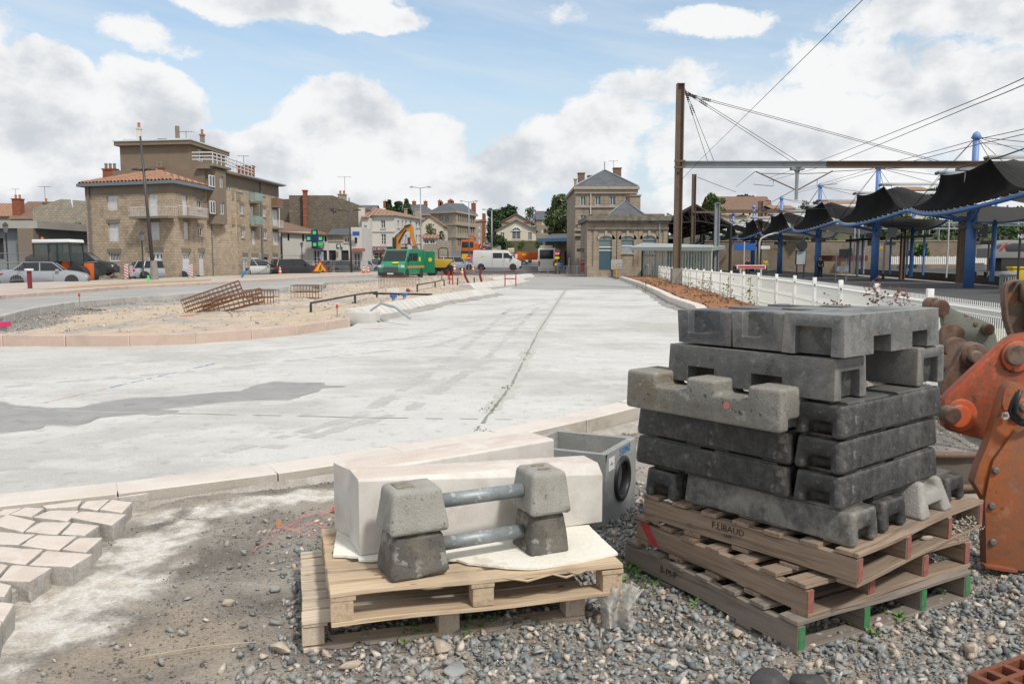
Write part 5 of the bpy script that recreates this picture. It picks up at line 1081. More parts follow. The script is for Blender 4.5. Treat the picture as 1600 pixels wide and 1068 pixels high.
building('', '', '', [UL, R_, E_, UB], -.05, zU, M_stone, {1: ops}, t=apt, lint=True, dp=.09)
mb=MB();pt = quadwall(MB(), UL, R_, 0, 1, []); framebox(mb, pt, 0, math.dist(UL, R_), zE-1, zU-.002, -.012, .05); pt = quadwall(MB(), R_, E_, 0, 1, []); framebox(mb, pt, 0, math.dist(R_, E_), zU-1.0, zU-.002, -.012, .0);mb.build('render_band', M_plast, apt)
pt = quadwall(MB(), R_, E_, 0, 1, []); ub0, _ = onwall(R_, E_, 327, 300); ub1, _ = onwall(R_, E_, 353, 300); zb_ = onwall(R_, E_, 340, 351)[1]
B0, B1, B2, B3 = pt(.15, 0, 0)[:2], pt(.45, 0, -.75)[:2], pt(2.3, 0, -.75)[:2], pt(2.8, 0, 0)[:2]
building('', '', '', [B0, B1, B2, B3], zb_+1.5, zU+.02, M_plast, {1: [(329,274,338,292),(330.5,314,338.5,334),(343,275,349,293),(344,315,351,335)]}, t=apt, sill=False)
mb=MB();pt = quadwall(MB(), R_, E_, 0, 1, []); framebox(mb, pt, -.3, math.dist(R_, E_), zU+.003, zU+.20, -.55, .6); framebox(mb, pt, -.3, 3.0, zU+.203, zU+.38, -.95, .3);mb.build('cornice', M_lint, apt)
PH = [(VX(195, 71), 71.), (VX(302, 70), 70.), (-26.3, 77.5), (VX(195,71)+.6, 78.3)]; zP = Zp(70, 226)
building('', '', '', PH, zU+1.45, zP, M_plast, {1: [(308.5,234,318,252),(333,242,338,254)]}, t=apt, sill=False)
mb=MB();cx, cy = sum(p[0] for p in PH)/4, sum(p[1] for p in PH)/4; mb.prism([(cx+(p[0]-cx)*1.10, cy+(p[1]-cy)*1.10) for p in PH], zP+.003, zP+.32); rf = mb.build('flat_roof', M_plast, apt)
mb=MB();mb.prism([(cx+(p[0]-cx)*1.12, cy+(p[1]-cy)*1.12) for p in PH], zP+.323, zP+.42);mb.bx((PH[0][0]+.3, 71, zP+.42), (PH[0][0]+4, 73, zP+.62));mb.bx((PH[1][0]-3, 71, zP+.42), (PH[1][0]-.4, 73, zP+.66));mb.build('zinc_edge', mat('white_metal', (.62,.64,.66), rough=.4, grain=.03), rf)
rl = MB(); pt = quadwall(MB(), R_, E_, 0, 1, [])
zr = zU+.38
for k in (.35, .62, .9): rl.tube([pt(-.2, zr+k, .9), pt(-.2, zr+k, -.75), pt(2.4, zr+k, -.85), pt(3.2, zr+k, -.45), pt(9, zr+k-.18, -.45)], .05, 5)
for u in np.arange(-.2, 9, .8): k = -.8 if u < 2.6 else -.45; rl.tube([pt(u, zr-.15, k), pt(u, zr+.92, k)], .04, 5)
rl.build('terrace_railing', M_rail, apt)
mb=MB();q = [pt(5.6, zU+.2, -.5), pt(16.9, zU+.2, -.5), pt(16.9, zU+1.3, 4), pt(5.6, zU+1.3, 4)]; q2 = [pt(16.9, zU+.2, 8.5), pt(5.6, zU+.2, 8.5)]; mb.quad(*q);mb.quad(q[3], q[2], q2[0], q2[1]);mb.quad(q[1], q2[0], q[2]);mb.quad(q[0], q[3], q2[1]);mb.build('tiled_roof', M_tile, apt, recalc=True)
mb=MB();mb.tube([pt(5.6, zU+.16, -.56), pt(17, zU+.16, -.56)], .09, 6);mb.build('gutter', M_zinc, apt)
chimney(apt, 173, 266, 275, 70.5, 1.05, M_brick, 3, .6, pot=M_lint); chimney(apt, 249, 264, 268, 69.8, .65, M_brick, 2, .5, pot=M_lint); chimney(apt, 218, 202, 218, 73, .36, M_whit, 1); chimney(apt, 277.5, 197, 216, 73, .36, M_lint, 0, rnd=True); chimney(apt, 316.5, 212, 228, 76, .32, M_lint, 1); chimney(apt, 378, 261, 272, 77, .75, M_brick, 0, .6); chimney(apt, 390, 261, 276, 79, .8, M_brick, 0, .6)
antenna(apt, 291, 205, 217, 73); antenna(apt, 381, 243, 262, 78, 1.0)
balcony(apt, L_, C_, 216, 277, 324, 338.5); balcony(apt, C_, R_, 277, 308, 324, 338.5)
balcony(apt, R_, E_, 353, 366, 300, 311, kind='bars', m=M_lint, out=.6); balcony(apt, R_, E_, 353, 367, 341, 351, kind='solid', out=.6, m=mat('ochre_panel', (.36,.26,.15)))
M_bg = mat('green_glass', (.30,.42,.40), rough=.2, alpha=.6, grain=0)
for a in ((389,401,302,315.5),(390,402,338,352)): balcony(apt, R_, E_, a[0], a[1], a[2], a[3], kind='glass', m=M_bg, out=.6)
balcony(apt, R_, E_, 424, 433, 310, 322, out=.6, kind='solid', m=mat('wood_screen', (.22,.13,.08))); balcony(apt, R_, E_, 425, 434, 345, 356, kind='bars', out=.6)
for px, a, b in ((326, 283, 430), (405.5, 285, 425), (139, 290, 440)):
    P0, P1 = (L_, C_) if px < 200 else (R_, E_); pt2 = quadwall(MB(), P0, P1, 0, 1, []); u, z = onwall(P0, P1, px, a);mb=MB();mb.tube([pt2(max(.1, u), z, -.1), pt2(max(.1, u), 0, -.1)], .075, 6);mb.build('downpipe', M_pipe, apt)
def fb(name, label, x0, x1, y0, ybase, d_, dep, m, ops=(), cat='building', skew=0, top=True, group=None, **k):
    P0 = (VX(x0, d_), d_); P1 = (VX(x1, d_+skew), d_+skew); dx, dy = P1[0]-P0[0], P1[1]-P0[1]; L = math.hypot(dx, dy); n = (-dy/L*dep, dx/L*dep)
    c = [P0, P1, (P1[0]+n[0], P1[1]+n[1]), (P0[0]+n[0], P0[1]+n[1])]; z1 = Zp(d_, y0); z0 = Zp(d_, ybase)
    return building(name, label, cat, c, z0, z1, m, {0: list(ops)}, group, top=top, **k), c, z0, z1
M_greyw = mat('grey_painted_wall', [(.20,.22,.235),(.25,.27,.285)], .5, .85, grain=.05)
t, c, z0, z1 = fb('flat_roof_building', 'low grey painted building with a pale concrete parapet at the left picture edge', -30, 56, 357, 440, 68, 10, M_greyw, [(-10,372,6,405,'o'),(35,371,48,398,'w')])
mb=MB();mb.bx((c[0][0]-.3, 67.4, z1), (c[1][0]+.6, 79, z1+.62));mb.build('parapet', mat('pale_band', [(.36,.34,.31),(.43,.41,.38)], .8), t);mb=MB();mb.bx((c[1][0]-.9, 67.2, 0), (c[1][0]+.35, 67.99, z1-.01));mb.build('pier', M_lint, t)
t, c, z0, z1 = fb('stone_house', 'old rubble stone house with a red chimney behind the grey flat building', 20, 62, 342, 400, 95, 8, M_rub); sideroof(t, c, z1, 2.1, .2, M_tileb, ax=0); chimney(t, 29, 312, 330, 96, .9, M_brick, 2)
t, c, z0, z1 = fb('stone_house', 'pale rubble stone barn wall left of the apartment block', 55, 118, 326, 400, 88, 9, M_rubl);mb=MB();mb.add([(c[0][0], c[0][1]-.01, z1), (c[1][0], c[1][1]-.01, z1), (c[1][0]-.2, c[1][1]-.01, z1+.95), (c[1][0]-1.2, c[1][1]-.01, z1+1.0)], [(0,1,2,3)]);mb.prism([(c[1][0], c[1][1]), (c[1][0]+2.6, c[1][1]+6), (c[1][0]-.4, c[1][1]+9)], 0, z1+.9);mb.build('gable', M_rubl, t); chimney(t, 73, 318, 330, 93, .5, M_rub, 1); antenna(t, 71, 291, 318, 93, 1.3)
t, c, z0, z1 = fb('terracotta_house', 'low house with a bright terracotta roof at the far left edge', -20, 24, 337, 400, 120, 8, M_rubl); sideroof(t, c, z1, 1.9, .3, M_tile, ax=0); antenna(t, 25, 295, 312, 118, 1)
d_ = 98.; P0 = (VX(454, d_), d_); P1 = (VX(566, d_+2), d_+2); t=thing('gable_house', 'large rubble stone house with blind gable wall and a tall red brick flue', 'building', (P0[0], P0[1], 0))
zz = lambda y: Zp(d_, y); w_ = P1[0]-P0[0];mb=MB();prof = [(0,0),(0,zz(305)),(w_*.6,zz(304)),(w_*.78,zz(311)),(w_,zz(321)),(w_,0)]
mb.add([(P0[0]+u, P0[1]+2*u/w_, z) for u, z in prof]+[(P0[0]+u, P0[1]+2*u/w_+13, z) for u, z in prof], [tuple(range(6)), tuple(range(6,12))[::-1]]+[(i, (i+1)%6, (i+1)%6+6, i+6) for i in range(6)]);mb.build('wall', M_rub, t)
mb=MB();mb.bx((VX(439,d_+3), d_+3, 0), (P0[0]-.02, d_+12, zz(308)));mb.build('side_wing', M_rub, t)
mb=MB();mb.bx((VX(476.5,d_), d_-.35, zz(355)), (VX(482.3,d_), d_+.25, zz(299)));mb.bx((VX(475.5,d_), d_-.42, zz(299)), (VX(483.3,d_), d_+.32, zz(297))); fl = mb.build('brick_flue', M_brick, t)
mb = MB();
for y in (312,325,338,350): mb.bx((VX(476.2,d_), d_-.38, zz(y)), (VX(482.6,d_), d_-.33, zz(y)+.1))
mb.build('iron_band', M_lint, fl)
mb=MB();x = VX(521,d_);mb.bx((x-.06,d_+1.0,zz(329)), (x+.06,d_+1.08,zz(319)));mb.bx((x-.4,d_+.98,zz(324.5)), (x+.4,d_+1.06,zz(323.5)));mb.build('wall_tie', M_pipe, t)
mb=MB();mb.bx((P1[0]-.35,d_+1.88,0),(P1[0]+.35,d_+2.6,zz(323)));mb.build('corner_stones', M_whit, t); chimney(t, 535, 305, 318, d_+6, .9, M_rubl, 2); antenna(t, 539, 276, 306, d_+5, 1.6)
t, c, z0, z1 = fb('white_house', 'low whitewashed house with brown tile roof and two tiny windows next to the apartment block', 442, 482, 362, 427, 90, 6, M_whit, [(449,364,452,376,'o'),(472,366,475,377,'o'),(445,405,462,428,'g')])
mb=MB();T = [(c[0][0]-.3, 89.7, z1), (VX(514,90), 89.7, Zp(90,366)), (VX(508,97), 97.5, Zp(97,363)), (VX(441,97), 97.5, Zp(97,345))]; mb.quad(*T);mb.add([(p[0], p[1], p[2]-.15) for p in T], [(3,2,1,0)]);mb.loft([[ (p[0],p[1],p[2]-.15), p] for p in T+[T[0]]], closed=False, caps=False);mb.build('roof', M_tileb, t)
M_grnsign = mat('green_sign', (.05,.50,.10), rough=.4, grain=0, emit=.4); M_dks = mat('dark_sign', (.045,.055,.06), rough=.4, grain=0); M_wsign = mat('white_sign', (.75,.76,.77), grain=0)
t, c, z0, z1 = fb('pharmacy', 'white pharmacy front with green cross sign above the parked dark cars', 482.2, 513, 366, 426, 90, 6, M_whit, [(490,391,500,424,'w'),(501,391,511,424,'o'),(507,369,510,378,'o')])
mb=MB();mb.bx((VX(489,89.7), 89.6, Zp(90,388)), (VX(506.5,89.7), 89.8, Zp(90,379))); s_ = mb.build('shop_sign', M_dks, t)
mb=MB();mb.bx((VX(497,89.6), 89.57, Zp(90,384)), (VX(505.5,89.7), 89.598, Zp(90,379.7)));mb.bx((VX(491,89.6), 89.57, Zp(90,383)), (VX(495,89.7), 89.598, Zp(90,380.2)));mb.build('lit_panel', M_grnsign, s_)
text('PHARMACIE', .2, M_wsign, s_, TR((VX(501,89.5)-t.location.x, 89.56-t.location.y, Zp(90,386.3)-t.location.z)) @ RO(PH_,4,'X'), depth=.005)
x, z = VX(492.6, 88.8), Zp(88.8, 372.7);mb=MB();mb.bx((x-.9,88.7,z-.33),(x+.9,88.85,z+.33));mb.bx((x-.33,88.7,z+.33),(x+.33,88.85,z+.92));mb.bx((x-.33,88.7,z-.92),(x+.33,88.85,z-.33)); cr0 = mb.build('pharmacy_cross', mat('navy_panel', (.02,.04,.12), rough=.4, grain=0), t)
mb = MB()
for dx_, dz_ in ((-.62,0),(.62,0),(0,.62),(0,-.62),(0,0)): mb.bx((x+dx_-.17,88.66,z+dz_-.17),(x+dx_+.17,88.695,z+dz_+.17)) if (dx_,dz_) != (0,0) else None
mb.build('lit_panel', M_grnsign, cr0);mb=MB();mb.bx((x-.06,88.85,z-.1),(x+.06,90,z+.1));mb.build('bracket', M_pipe, cr0)
mb=MB();mb.bx((VX(502.3,89.5), 89.45, Zp(90,416)), (VX(505.8,89.5), 89.5, Zp(90,393)));mb.build('banner', mat('banner_blue', [(.10,.22,.55),(.6,.62,.68)], 1.2, grain=0), t)
t, c, z0, z1 = fb('shop', 'pale shopfront with two rough openings under a slate roof', 513.2, 549, 367, 426, 90, 6, M_whit, [(514,391,525,424,'o'),(534,391,545,424,'o'),(538,371,546,379,'w')])
mb=MB();mb.quad((c[0][0],89.6,z1),(c[1][0]+.2,89.6,z1+.05),(VX(547,97),97,Zp(97,356)),(VX(520,97),97,Zp(97,357)));mb.quad((c[0][0],89.6,z1),(VX(520,97),97,Zp(97,357)),(c[0][0],97,z1));mb.build('roof', M_slate, t);mb=MB();mb.bx((c[0][0]+.05,89.93,Zp(90,378)),(VX(537,90),89.99,z1-.1));mb.build('stained_band', M_rubl, t)
mb=MB();mb.bx((VX(526,89.5),89.4,Zp(90,389)),(VX(533,89.5),89.5,Zp(90,381))); s_ = mb.build('shop_sign', M_dks, t);mb=MB();mb.bx((VX(527.5,89.3),89.37,Zp(90,386)),(VX(531,89.3),89.398,Zp(90,382.5)));mb.build('sign_mark', M_wsign, s_);mb=MB();mb.bx((VX(529.5,89.3),89.37,Zp(90,388.5)),(VX(532.5,89.3),89.398,Zp(90,386.5)));mb.build('sign_mark', M_grnsign, s_)
t, c, z0, z1 = fb('shop', 'narrow stained white shop with brown awning and blue sign', 549.2, 566, 355, 426, 90, 6, M_whit, [(553,395,563,424,'w'),(554,371,558,380,'o')])
mb=MB();mb.bx((VX(552,89.5),89.3,Zp(90,368.5)),(VX(562.5,89.5),89.45,Zp(90,362))); s_ = mb.build('shop_sign', mat('blue_sign', (.03,.10,.36), grain=0), t)
mb=MB();mb.add([(VX(551,89),88.9,Zp(89,393)),(VX(571,89),88.9,Zp(89,393)),(VX(571,90),89.98,Zp(90,388)),(VX(551,90),89.98,Zp(90,388))], [(0,1,2,3)]);mb.build('awning', mat('awning_red', (.20,.06,.045)), t)
t, c, z0, z1 = fb('narrow_house', 'narrow grey white house between the blind gable and the corner house', 566.2, 578.5, 340, 426, 99, 8, M_whit, [(571,393,577,424,'o'),(569,352,573,364,'s')]);mb=MB();mb.quad((c[0][0]-.1,98.7,z1),(c[1][0],98.7,z1),(c[1][0],103,z1+.9),(c[0][0]-.1,103,z1+.9));mb.build('roof', M_tile, t)
Q0 = (VX(578.6,101),101.); Q1 = (VX(618,101),101.); Q2 = (VX(659,111.5),111.5); Q3 = (Q2[0]-8, Q2[1]+6); Q4 = (Q0[0], 114.); zt_ = Zp(101,335.5)
M_burg = mat('burgundy_sign', (.17,.03,.06), grain=.03)
t = building('corner_house', 'white three storey corner house with red tiled roof and burgundy shop band', 'building', [Q0,Q1,Q2,Q3,Q4], .1, zt_, M_whit, {0: [(595,343.5,602,357),(595.5,365.5,603,382),(584,394,600,424,'w'),(604,394,616,424,'w')], 1: [(x, 344+(x-618)*.06, x+3.2, 356, 'w') for x in (621,627.5,633,640,649.5,654)]+[(x, 367, x+3.2, 380, 'w') for x in (621,627.5,633,640,649.5,654)]+[(x, 396, x+5, 420, 'w') for x in (622,632,642,652)]})
hiproof(t, [Q0,Q1,Q2,Q3,Q4], zt_+.05, [V(584,323.5,106), tuple(Ve(V(640,335,112)))], .3, M_tile, .15)
mb=MB();mb.bx((VX(584,101),100.6,Zp(101,392)),(VX(618,101),100.95,Zp(101,385.5)));mb.quad((Q1[0],100.7,Zp(101,392)),(VX(645,108),107.6,Zp(108,391)),(VX(645,108),107.6,Zp(108,386)),(Q1[0],100.7,Zp(101,385.5))); s_ = mb.build('shop_sign', M_burg, t, recalc=0); text('LE BISTROT', .42, M_wsign, s_, TR((VX(596,100)-Q0[0], 100.58-Q0[1], Zp(101,388.8)-t.location.z)) @ RO(PH_,4,'X'), depth=.005)
mb=MB();x = VX(640.5,105);mb.bx((x-.15,104,Zp(105,382)),(x+.15,104.8,Zp(105,371)));mb.build('hanging_sign', M_burg, t); chimney(t, 654, 328, 342, 112, .8, M_rubl, 0); chimney(t, 634, 327, 336, 112, .4, M_rubl, 0)
mb = MB()
for z in (Zp(101,361), Zp(101,384)): mb.bx((Q0[0]+.05,100.9,z-.1),(Q1[0]-.02,100.98,z+.08))
mb.build('string_course', M_whit, t)
SA, SB, SCc = (VX(674,226),226.), (VX(713,220),220.), (VX(743,238.),238.); zs = Zp(220,330)
w9 = [(715.5+i*2.95, 336+i*.45, 717.2+i*2.95, 346+i*.4, 'o') for i in range(9)]+[(715.5+i*2.95, 354+i*.1, 717.2+i*2.95, 364, 'o') for i in range(9)]+[(715.5+i*2.95, 374-i*.3, 717.2+i*2.95, 384-i*.4, 'o') for i in range(9)]
t = building('school_building', 'long pale stone school with slate roofs and three rows of windows climbing the hill street', 'building', [SA, SB, SCc, (SCc[0]-8, SCc[1]+5)], 1.5, zs, M_pale, {0: [(685.5,335,692,345.5),(695,335,701,347)], 1: w9}, sill=False)
hiproof(t, [SA,SB,SCc,(SCc[0]-8, SCc[1]+5)], zs+.1, [V(697,317,230), V(724,318,238)], .8, M_slate, .5)
mb=MB();pt = quadwall(MB(), SB, SCc, 0, 1, [])
for y in (350, 370): z = Zp(220, y); framebox(mb, pt, -.2, math.dist(SB,SCc), z-.25, z+.25, -.35, 0); pt2 = quadwall(MB(), SA, SB, 0, 1, []); framebox(mb, pt2, 0, math.dist(SA,SB), z-.25, z+.25, -.35, 0)
mb.build('string_course', M_trim, t)
for x, y0 in ((687,314),(690,316),(704,313),(707,315)): chimney(t, x, y0, y0+6, 240, .9, M_brick, 1)
chimney(t, 740, 318, 336, 242, 1.3, M_brick, 1); chimney(t, 704, 314, 322, 245, 1.6, M_brick, 2)
t, c, z0, z1 = fb('school_wing', 'long slate roofed rear wing of the school behind the conifers', 586, 680, 334, 400, 250, 14, M_pale); hiproof(t, c, z1, [(c[0][0]+8, 257, z1+3.2), (c[1][0]-4, 257, z1+3.2)], .6, M_slate, .4)
for x in (602,606,647,665): chimney(t, x, 315, 320, 257, 1.1, M_brick, 1)
t, c, z0, z1 = fb('slate_house', 'slate roof house end just right of the blind gable', 556, 584, 333, 400, 150, 10, M_whit); sideroof(t, c, z1, 1.6, .2, M_slate, ax=0)
t, c, z0, z1 = fb('tan_house', 'small tan gabled house behind the corner house', 652, 693, 352, 400, 135, 9, M_cream, [(677,358,682,372,'w')]); gablewall(t, c[0], c[1], z1, 1.5, M_cream); sideroof(t, c, z1, 1.5, .25, M_tile, ax=1)
t, c, z0, z1 = fb('annex', 'little white annex with terracotta roof above a stone retaining wall', 661, 683.5, 372, 384, 125, 5, M_whit, [(663,374,670,381,'w'),(672,374,679,381,'w')]); sideroof(t, c, z1, .5, .3, M_tile, ax=0)
for a, b, y0, y1, d_, lb in ((661,684,384,412,122,'stone retaining wall under the white annex'),(683,705,376,410,124,'taller stone retaining wall left of the school')): t, c, z0, z1 = fb('retaining_wall', lb, a, b, y0, y1, d_, 1, M_rubl, cat='wall')
t, c, z0, z1 = fb('brick_house', 'distant tan house with three stacked windows and brick edge past the school', 742, 758, 346, 395, 270, 8, M_pale, [(748,352,751,358,'s'),(748,362,751,369,'s'),(748,373,751,381,'s')], sill=False); sideroof(t, c, z1, .7, .3, M_tile, ax=0);mb=MB();mb.bx((c[1][0]-.9,269.9,z0),(c[1][0]+.02,278.1,z1+2.6));mb.build('brick_edge', M_brick, t)
t, c, z0, z1 = fb('gabled_hall', 'cream gabled hall with a large white arched window on the bank', 776, 837.5, 360, 376, 200, 14, M_cream, [(782,363,788,374,'w'),(825,363,831,374,'w'),(800,361,813,373,'w')]); gablewall(t, c[0], c[1], z1, 2.45, M_cream); sideroof(t, c, z1, 2.45, .5, M_lint, ax=1, th=.2)
mb=MB();x = VX(806.5,200); r_ = (VX(813,200)-VX(800,200))/2; z = Zp(200,361); n = 12; mb.add([(x,199.96,z)]+[(x+r_*math.cos(math.pi*k/n),199.96,z+r_*.75*math.sin(math.pi*k/n)) for k in range(n+1)], [(0,k,k+1) for k in range(1,n+1)]); a_ = mb.build('arched_fanlight', M_glass, t)
mb=MB();mb.tube([(x+(r_+.12)*math.cos(math.pi*k/n),199.9,z+(r_*.78+.1)*math.sin(math.pi*k/n)) for k in range(n+1)], .16, 5);
for k in (3,6,9): mb.tube([(x,199.9,z),(x+r_*math.cos(math.pi*k/n),199.9,z+r_*.75*math.sin(math.pi*k/n))], .06, 4)
mb.tube([(x-r_,199.9,z),(x+r_,199.9,z)], .08, 4);mb.build('arch_frame', M_white, a_)
t, c, z0, z1 = fb('gabled_hall', 'taller brown gable with brick bands just behind the cream hall', 783, 830, 347, 376, 218, 14, M_pale); gablewall(t, c[0], c[1], z1, 2.1, M_pale); sideroof(t, c, z1, 2.1, .4, M_lint, ax=1, th=.2);mb=MB();mb.bx((c[0][0]+.5,217.9,z1-.3),(c[1][0]-.5,217.98,z1));mb.build('brick_band', M_brick, t)
t, c, z0, z1 = fb('slate_house', 'brown house with dark slate roof between the hall and the large tree', 838, 866, 343, 380, 235, 12, M_ash, [(847,344.5,852,351,'s'),(846,358,849,364,'s'),(850,358,854,364,'o')], sill=False); sideroof(t, c, z1, 2.6, .3, M_slate, ax=0)
t, c, z0, z1 = fb('bank_wall', 'dark vegetated bank wall below the gabled hall', 772, 858, 376, 398, 190, 2, mat('bank_growth', [(.05,.075,.025),(.12,.10,.055),(.07,.10,.03)], 1.2, bump=1, bscale=8, grain=.3), cat='wall')
d_ = 92.; zc = Zp(d_, 296)
wins = [(907,306,915.5,321.5),(930,306,938.8,321),(953,306,961.8,321),(977,306,985,320),(907,336,915.5,353.5)]
t, c, z0, z1 = fb('station_building', 'three storey stone station building with slate hipped roof and tall chimneys', 898.5, 993.5, 296, 432, d_, 14, M_ash, wins, fm=mat('pale_blue_joinery', (.50,.58,.64), grain=0))
mb=MB();mb.bx((c[0][0]-.25,d_-.4,zc),(c[1][0]+.25,d_+14.3,zc+.3));mb.bx((c[0][0]-.1,d_-.2,zc-.45),(c[1][0]+.1,d_-.01,zc-.01)); z = Zp(d_,323);mb.bx((c[0][0]-.08,d_-.14,z-.1),(c[1][0]+.08,d_-.01,z+.12)); z = Zp(d_,359);mb.bx((c[0][0]-.12,d_-.3,z-.12),(c[1][0]+.1,d_-.01,z+.12)); z = Zp(d_,367);mb.bx((c[0][0]-.12,d_-.3,z-.12),(c[1][0]+.1,d_-.01,z+.12));mb.build('cornice', M_trim, t)
pk = V(944.5,266,d_+5); hiproof(t, c, zc+.32, [pk, (pk.x, d_+10, pk.z)], .1, M_slate, .1)
mb=MB();e0_ = Ve((c[0][0]-.1,d_-.15,zc+.4)); e1_ = Ve((c[1][0]+.1,d_-.15,zc+.4));mb.tube([e0_, pk+Ve((0,0,.06)), e1_], .09, 6);mb.tube([pk, pk+Ve((0,0,1.0))], .06, 5);mb.build('zinc_hips', M_zinc, t)
for px, y0, y1, w_, dd in ((908,272,294,.72,4),(924,276,284,.85,8),(964,264,282,.86,6)): chimney(t, px, y0, y1, d_+dd, w_, mat('chimney_render', (.19,.125,.09)), 0, 1.0)
chimney(t, 899, 281, 294, d_+6, .3, M_trim, 0); antenna(t, 958.5, 251, 275, d_+3, 1.0)
mb=MB();mb.tube([(VX(922,d_),d_-.12,zc-.3),(VX(922,d_),d_-.12,0)], .06, 6);mb.build('downpipe', M_whit, t)
mb=MB();x = VX(911,d_); z = Zp(d_,359)
for i in range(8): mb.lathe([(.05,0),(.08,.15),(.04,.4),(.06,.5)], 6, TR((x-.55+i*.16,d_-.18,z+.13)))
mb.bx((x-.75,d_-.25,z+.64),(x+.75,d_-.1,z+.74));mb.build('balustrade', M_trim, t)
mb=MB();mb.bx((VX(980,87),85.5,Zp(87,340)),(VX(996,87),88.5,Zp(87,308)));mb.bx((VX(979,87),85.4,Zp(87,308)),(VX(997,87),88.6,Zp(87,306)));mb.build('side_turret', M_ash, t)
d_ = 80.; zc = Zp(d_,345)
t, c, z0, z1 = fb('station_pavilion', 'single storey stone station pavilion with blue arched doors and a black stained cornice', 919, 1042, 345, 433, d_, 9, M_ash, [(936,375,956.5,421.5,'o'),(970,375,990,395,'o'),(1003,375,1024,395,'o')], sill=False)
mb=MB();mb.bx((c[0][0]-.28,d_-.45,zc+.003),(c[1][0]+.28,d_+9.4,zc+.42));mb.bx((c[0][0]-.12,d_-.22,zc-.22),(c[1][0]+.12,d_-.002,zc)); z = Zp(d_,357);mb.bx((c[0][0]-.12,d_-.2,z-.1),(c[1][0]+.1,d_-.002,z+.1)); co_ = mb.build('cornice', mat('blackened_stone', [(.10,.09,.08),(.19,.17,.145),(.26,.23,.19)], 2.2, .95, .4, 20), t)
mb=MB();mb.bx((c[0][0]+.3,d_-.1,zc+.42),(c[1][0]-.3,d_+9,zc+.66));mb.build('parapet', MATS['blackened_stone'], t)
mb = MB()
for px in (920,930,959,967,993,1000,1028,1039): x = VX(px,d_);mb.bx((x-.2,d_-.1,.6),(x+.2,d_-.004,Zp(d_,360)))
mb.bx((c[0][0]-.1,d_-.22,-.5),(VX(935,d_),d_-.11,.95));mb.bx((VX(957.5,d_),d_-.22,-.5),(c[1][0]+.1,d_-.11,.95));mb.build('pilaster', M_ash, t)
M_bdoor = mat('petrol_door', (.05,.10,.13), rough=.5, grain=.04); M_bgl = mat('teal_glass', [(.12,.17,.18),(.17,.23,.24)], .6, .15, grain=0)
for (a, b, ytop, ysp, ybt) in ((936,956.5,370.5,374,421.5),(970,990,370.5,374,395),(1003,1024,370,373.5,395)):
    xa, xb = VX(a,d_), VX(b,d_); xm = (xa+xb)/2; r_ = (xb-xa)/2; zs_ = Zp(d_,ysp); rise = Zp(d_,ytop)-zs_; n = 10
    mb=MB();arc = [(xm+r_*math.cos(math.pi*k/n), zs_+rise*1.6*math.sin(math.pi*k/n)) for k in range(n+1)]
    mb.add([(x, d_-.006, z) for x, z in arc], [tuple(range(n+1))]); f_ = mb.build('arched_fanlight', M_bgl, t, recalc=0); f_.data.flip_normals()
    zm = Zp(d_,386) if ybt > 400 else Zp(d_,384);mb=MB();mb.bx((xa,d_+.08,zm),(xb,d_+.12,zs_+.02));mb.build('glass_pane', M_bgl, f_)
    mb=MB();mb.bx((xa,d_+.06,Zp(d_,ybt)),(xb,d_+.12,zm-.01));mb.build('door' if ybt > 400 else 'shutter', M_bdoor if ybt > 400 else M_zinc, t)
    mb=MB();mb.bx((xa,d_+.02,zm-.05),(xb,d_+.058,zm+.05));
    if ybt > 400: mb.bx((xa,d_+.02,Zp(d_,391)-.04),(xb,d_+.058,Zp(d_,391)+.04))
    mb.build('transom', M_white, f_)
    mb=MB();secs = []
    for k in range(n+1): q = math.pi*k/n; secs.append([(xm+(r_+o)*math.cos(q), yy, zs_+(rise*1.6+o)*math.sin(q)) for o, yy in ((0,d_-.01),(0,d_-.1),(.26,d_-.1),(.26,d_-.01))])
    mb.loft(secs);mb.bx((xm-.12,d_-.2,zs_+rise*1.6-.02),(xm+.12,d_-.101,zs_+rise*1.6+.45));mb.build('arch_moulding', M_trim, f_)
    if ybt < 400: mb=MB();mb.bx((xa-.1,d_-.12,Zp(d_,ybt)-.14),(xb+.1,d_-.01,Zp(d_,ybt)));mb.build('sill', M_trim, f_)
pk = V(977,314,d_+6); hc = [(VX(947,d_+2),d_+2),(VX(1009,d_+2),d_+2),(VX(1009,d_+2),d_+9),(VX(947,d_+2),d_+9)]; hiproof(t, hc, zc+.5, [pk], .1, M_slate, .1)
mb=MB();mb.tube([(hc[0][0],d_+1.8,zc+.6),pk+Ve((0,0,.04)),(hc[1][0],d_+1.8,zc+.6)], .06, 5);mb.build('zinc_hips', M_zinc, t);mb=MB();mb.tube([(VX(1029.5,d_),d_-.15,Zp(d_,348)),(VX(1029.5,d_),d_-.15,Zp(d_,380))], .06, 6);mb.build('vent_pipe', M_zinc, t)
d_ = 116.; t, c, z0, z1 = fb('station_wing', 'low station entrance wing with a slate roof and long blue canopy', 852, 917, 374, 428, d_, 8, M_ash, [(866,392,874,420,'o'),(882,392,893,420,'o'),(900,392,912,422,'o')], sill=False);mb=MB();mb.quad((c[0][0],d_,z1),(c[1][0],d_,z1),(c[1][0],d_+4,Zp(d_,363)),(c[0][0]+1,d_+4,Zp(d_,364)));mb.quad((c[0][0],d_,z1),(c[0][0]+1,d_+4,Zp(d_,364)),(c[0][0],d_+8,z1));mb.build('roof', M_slate, t)
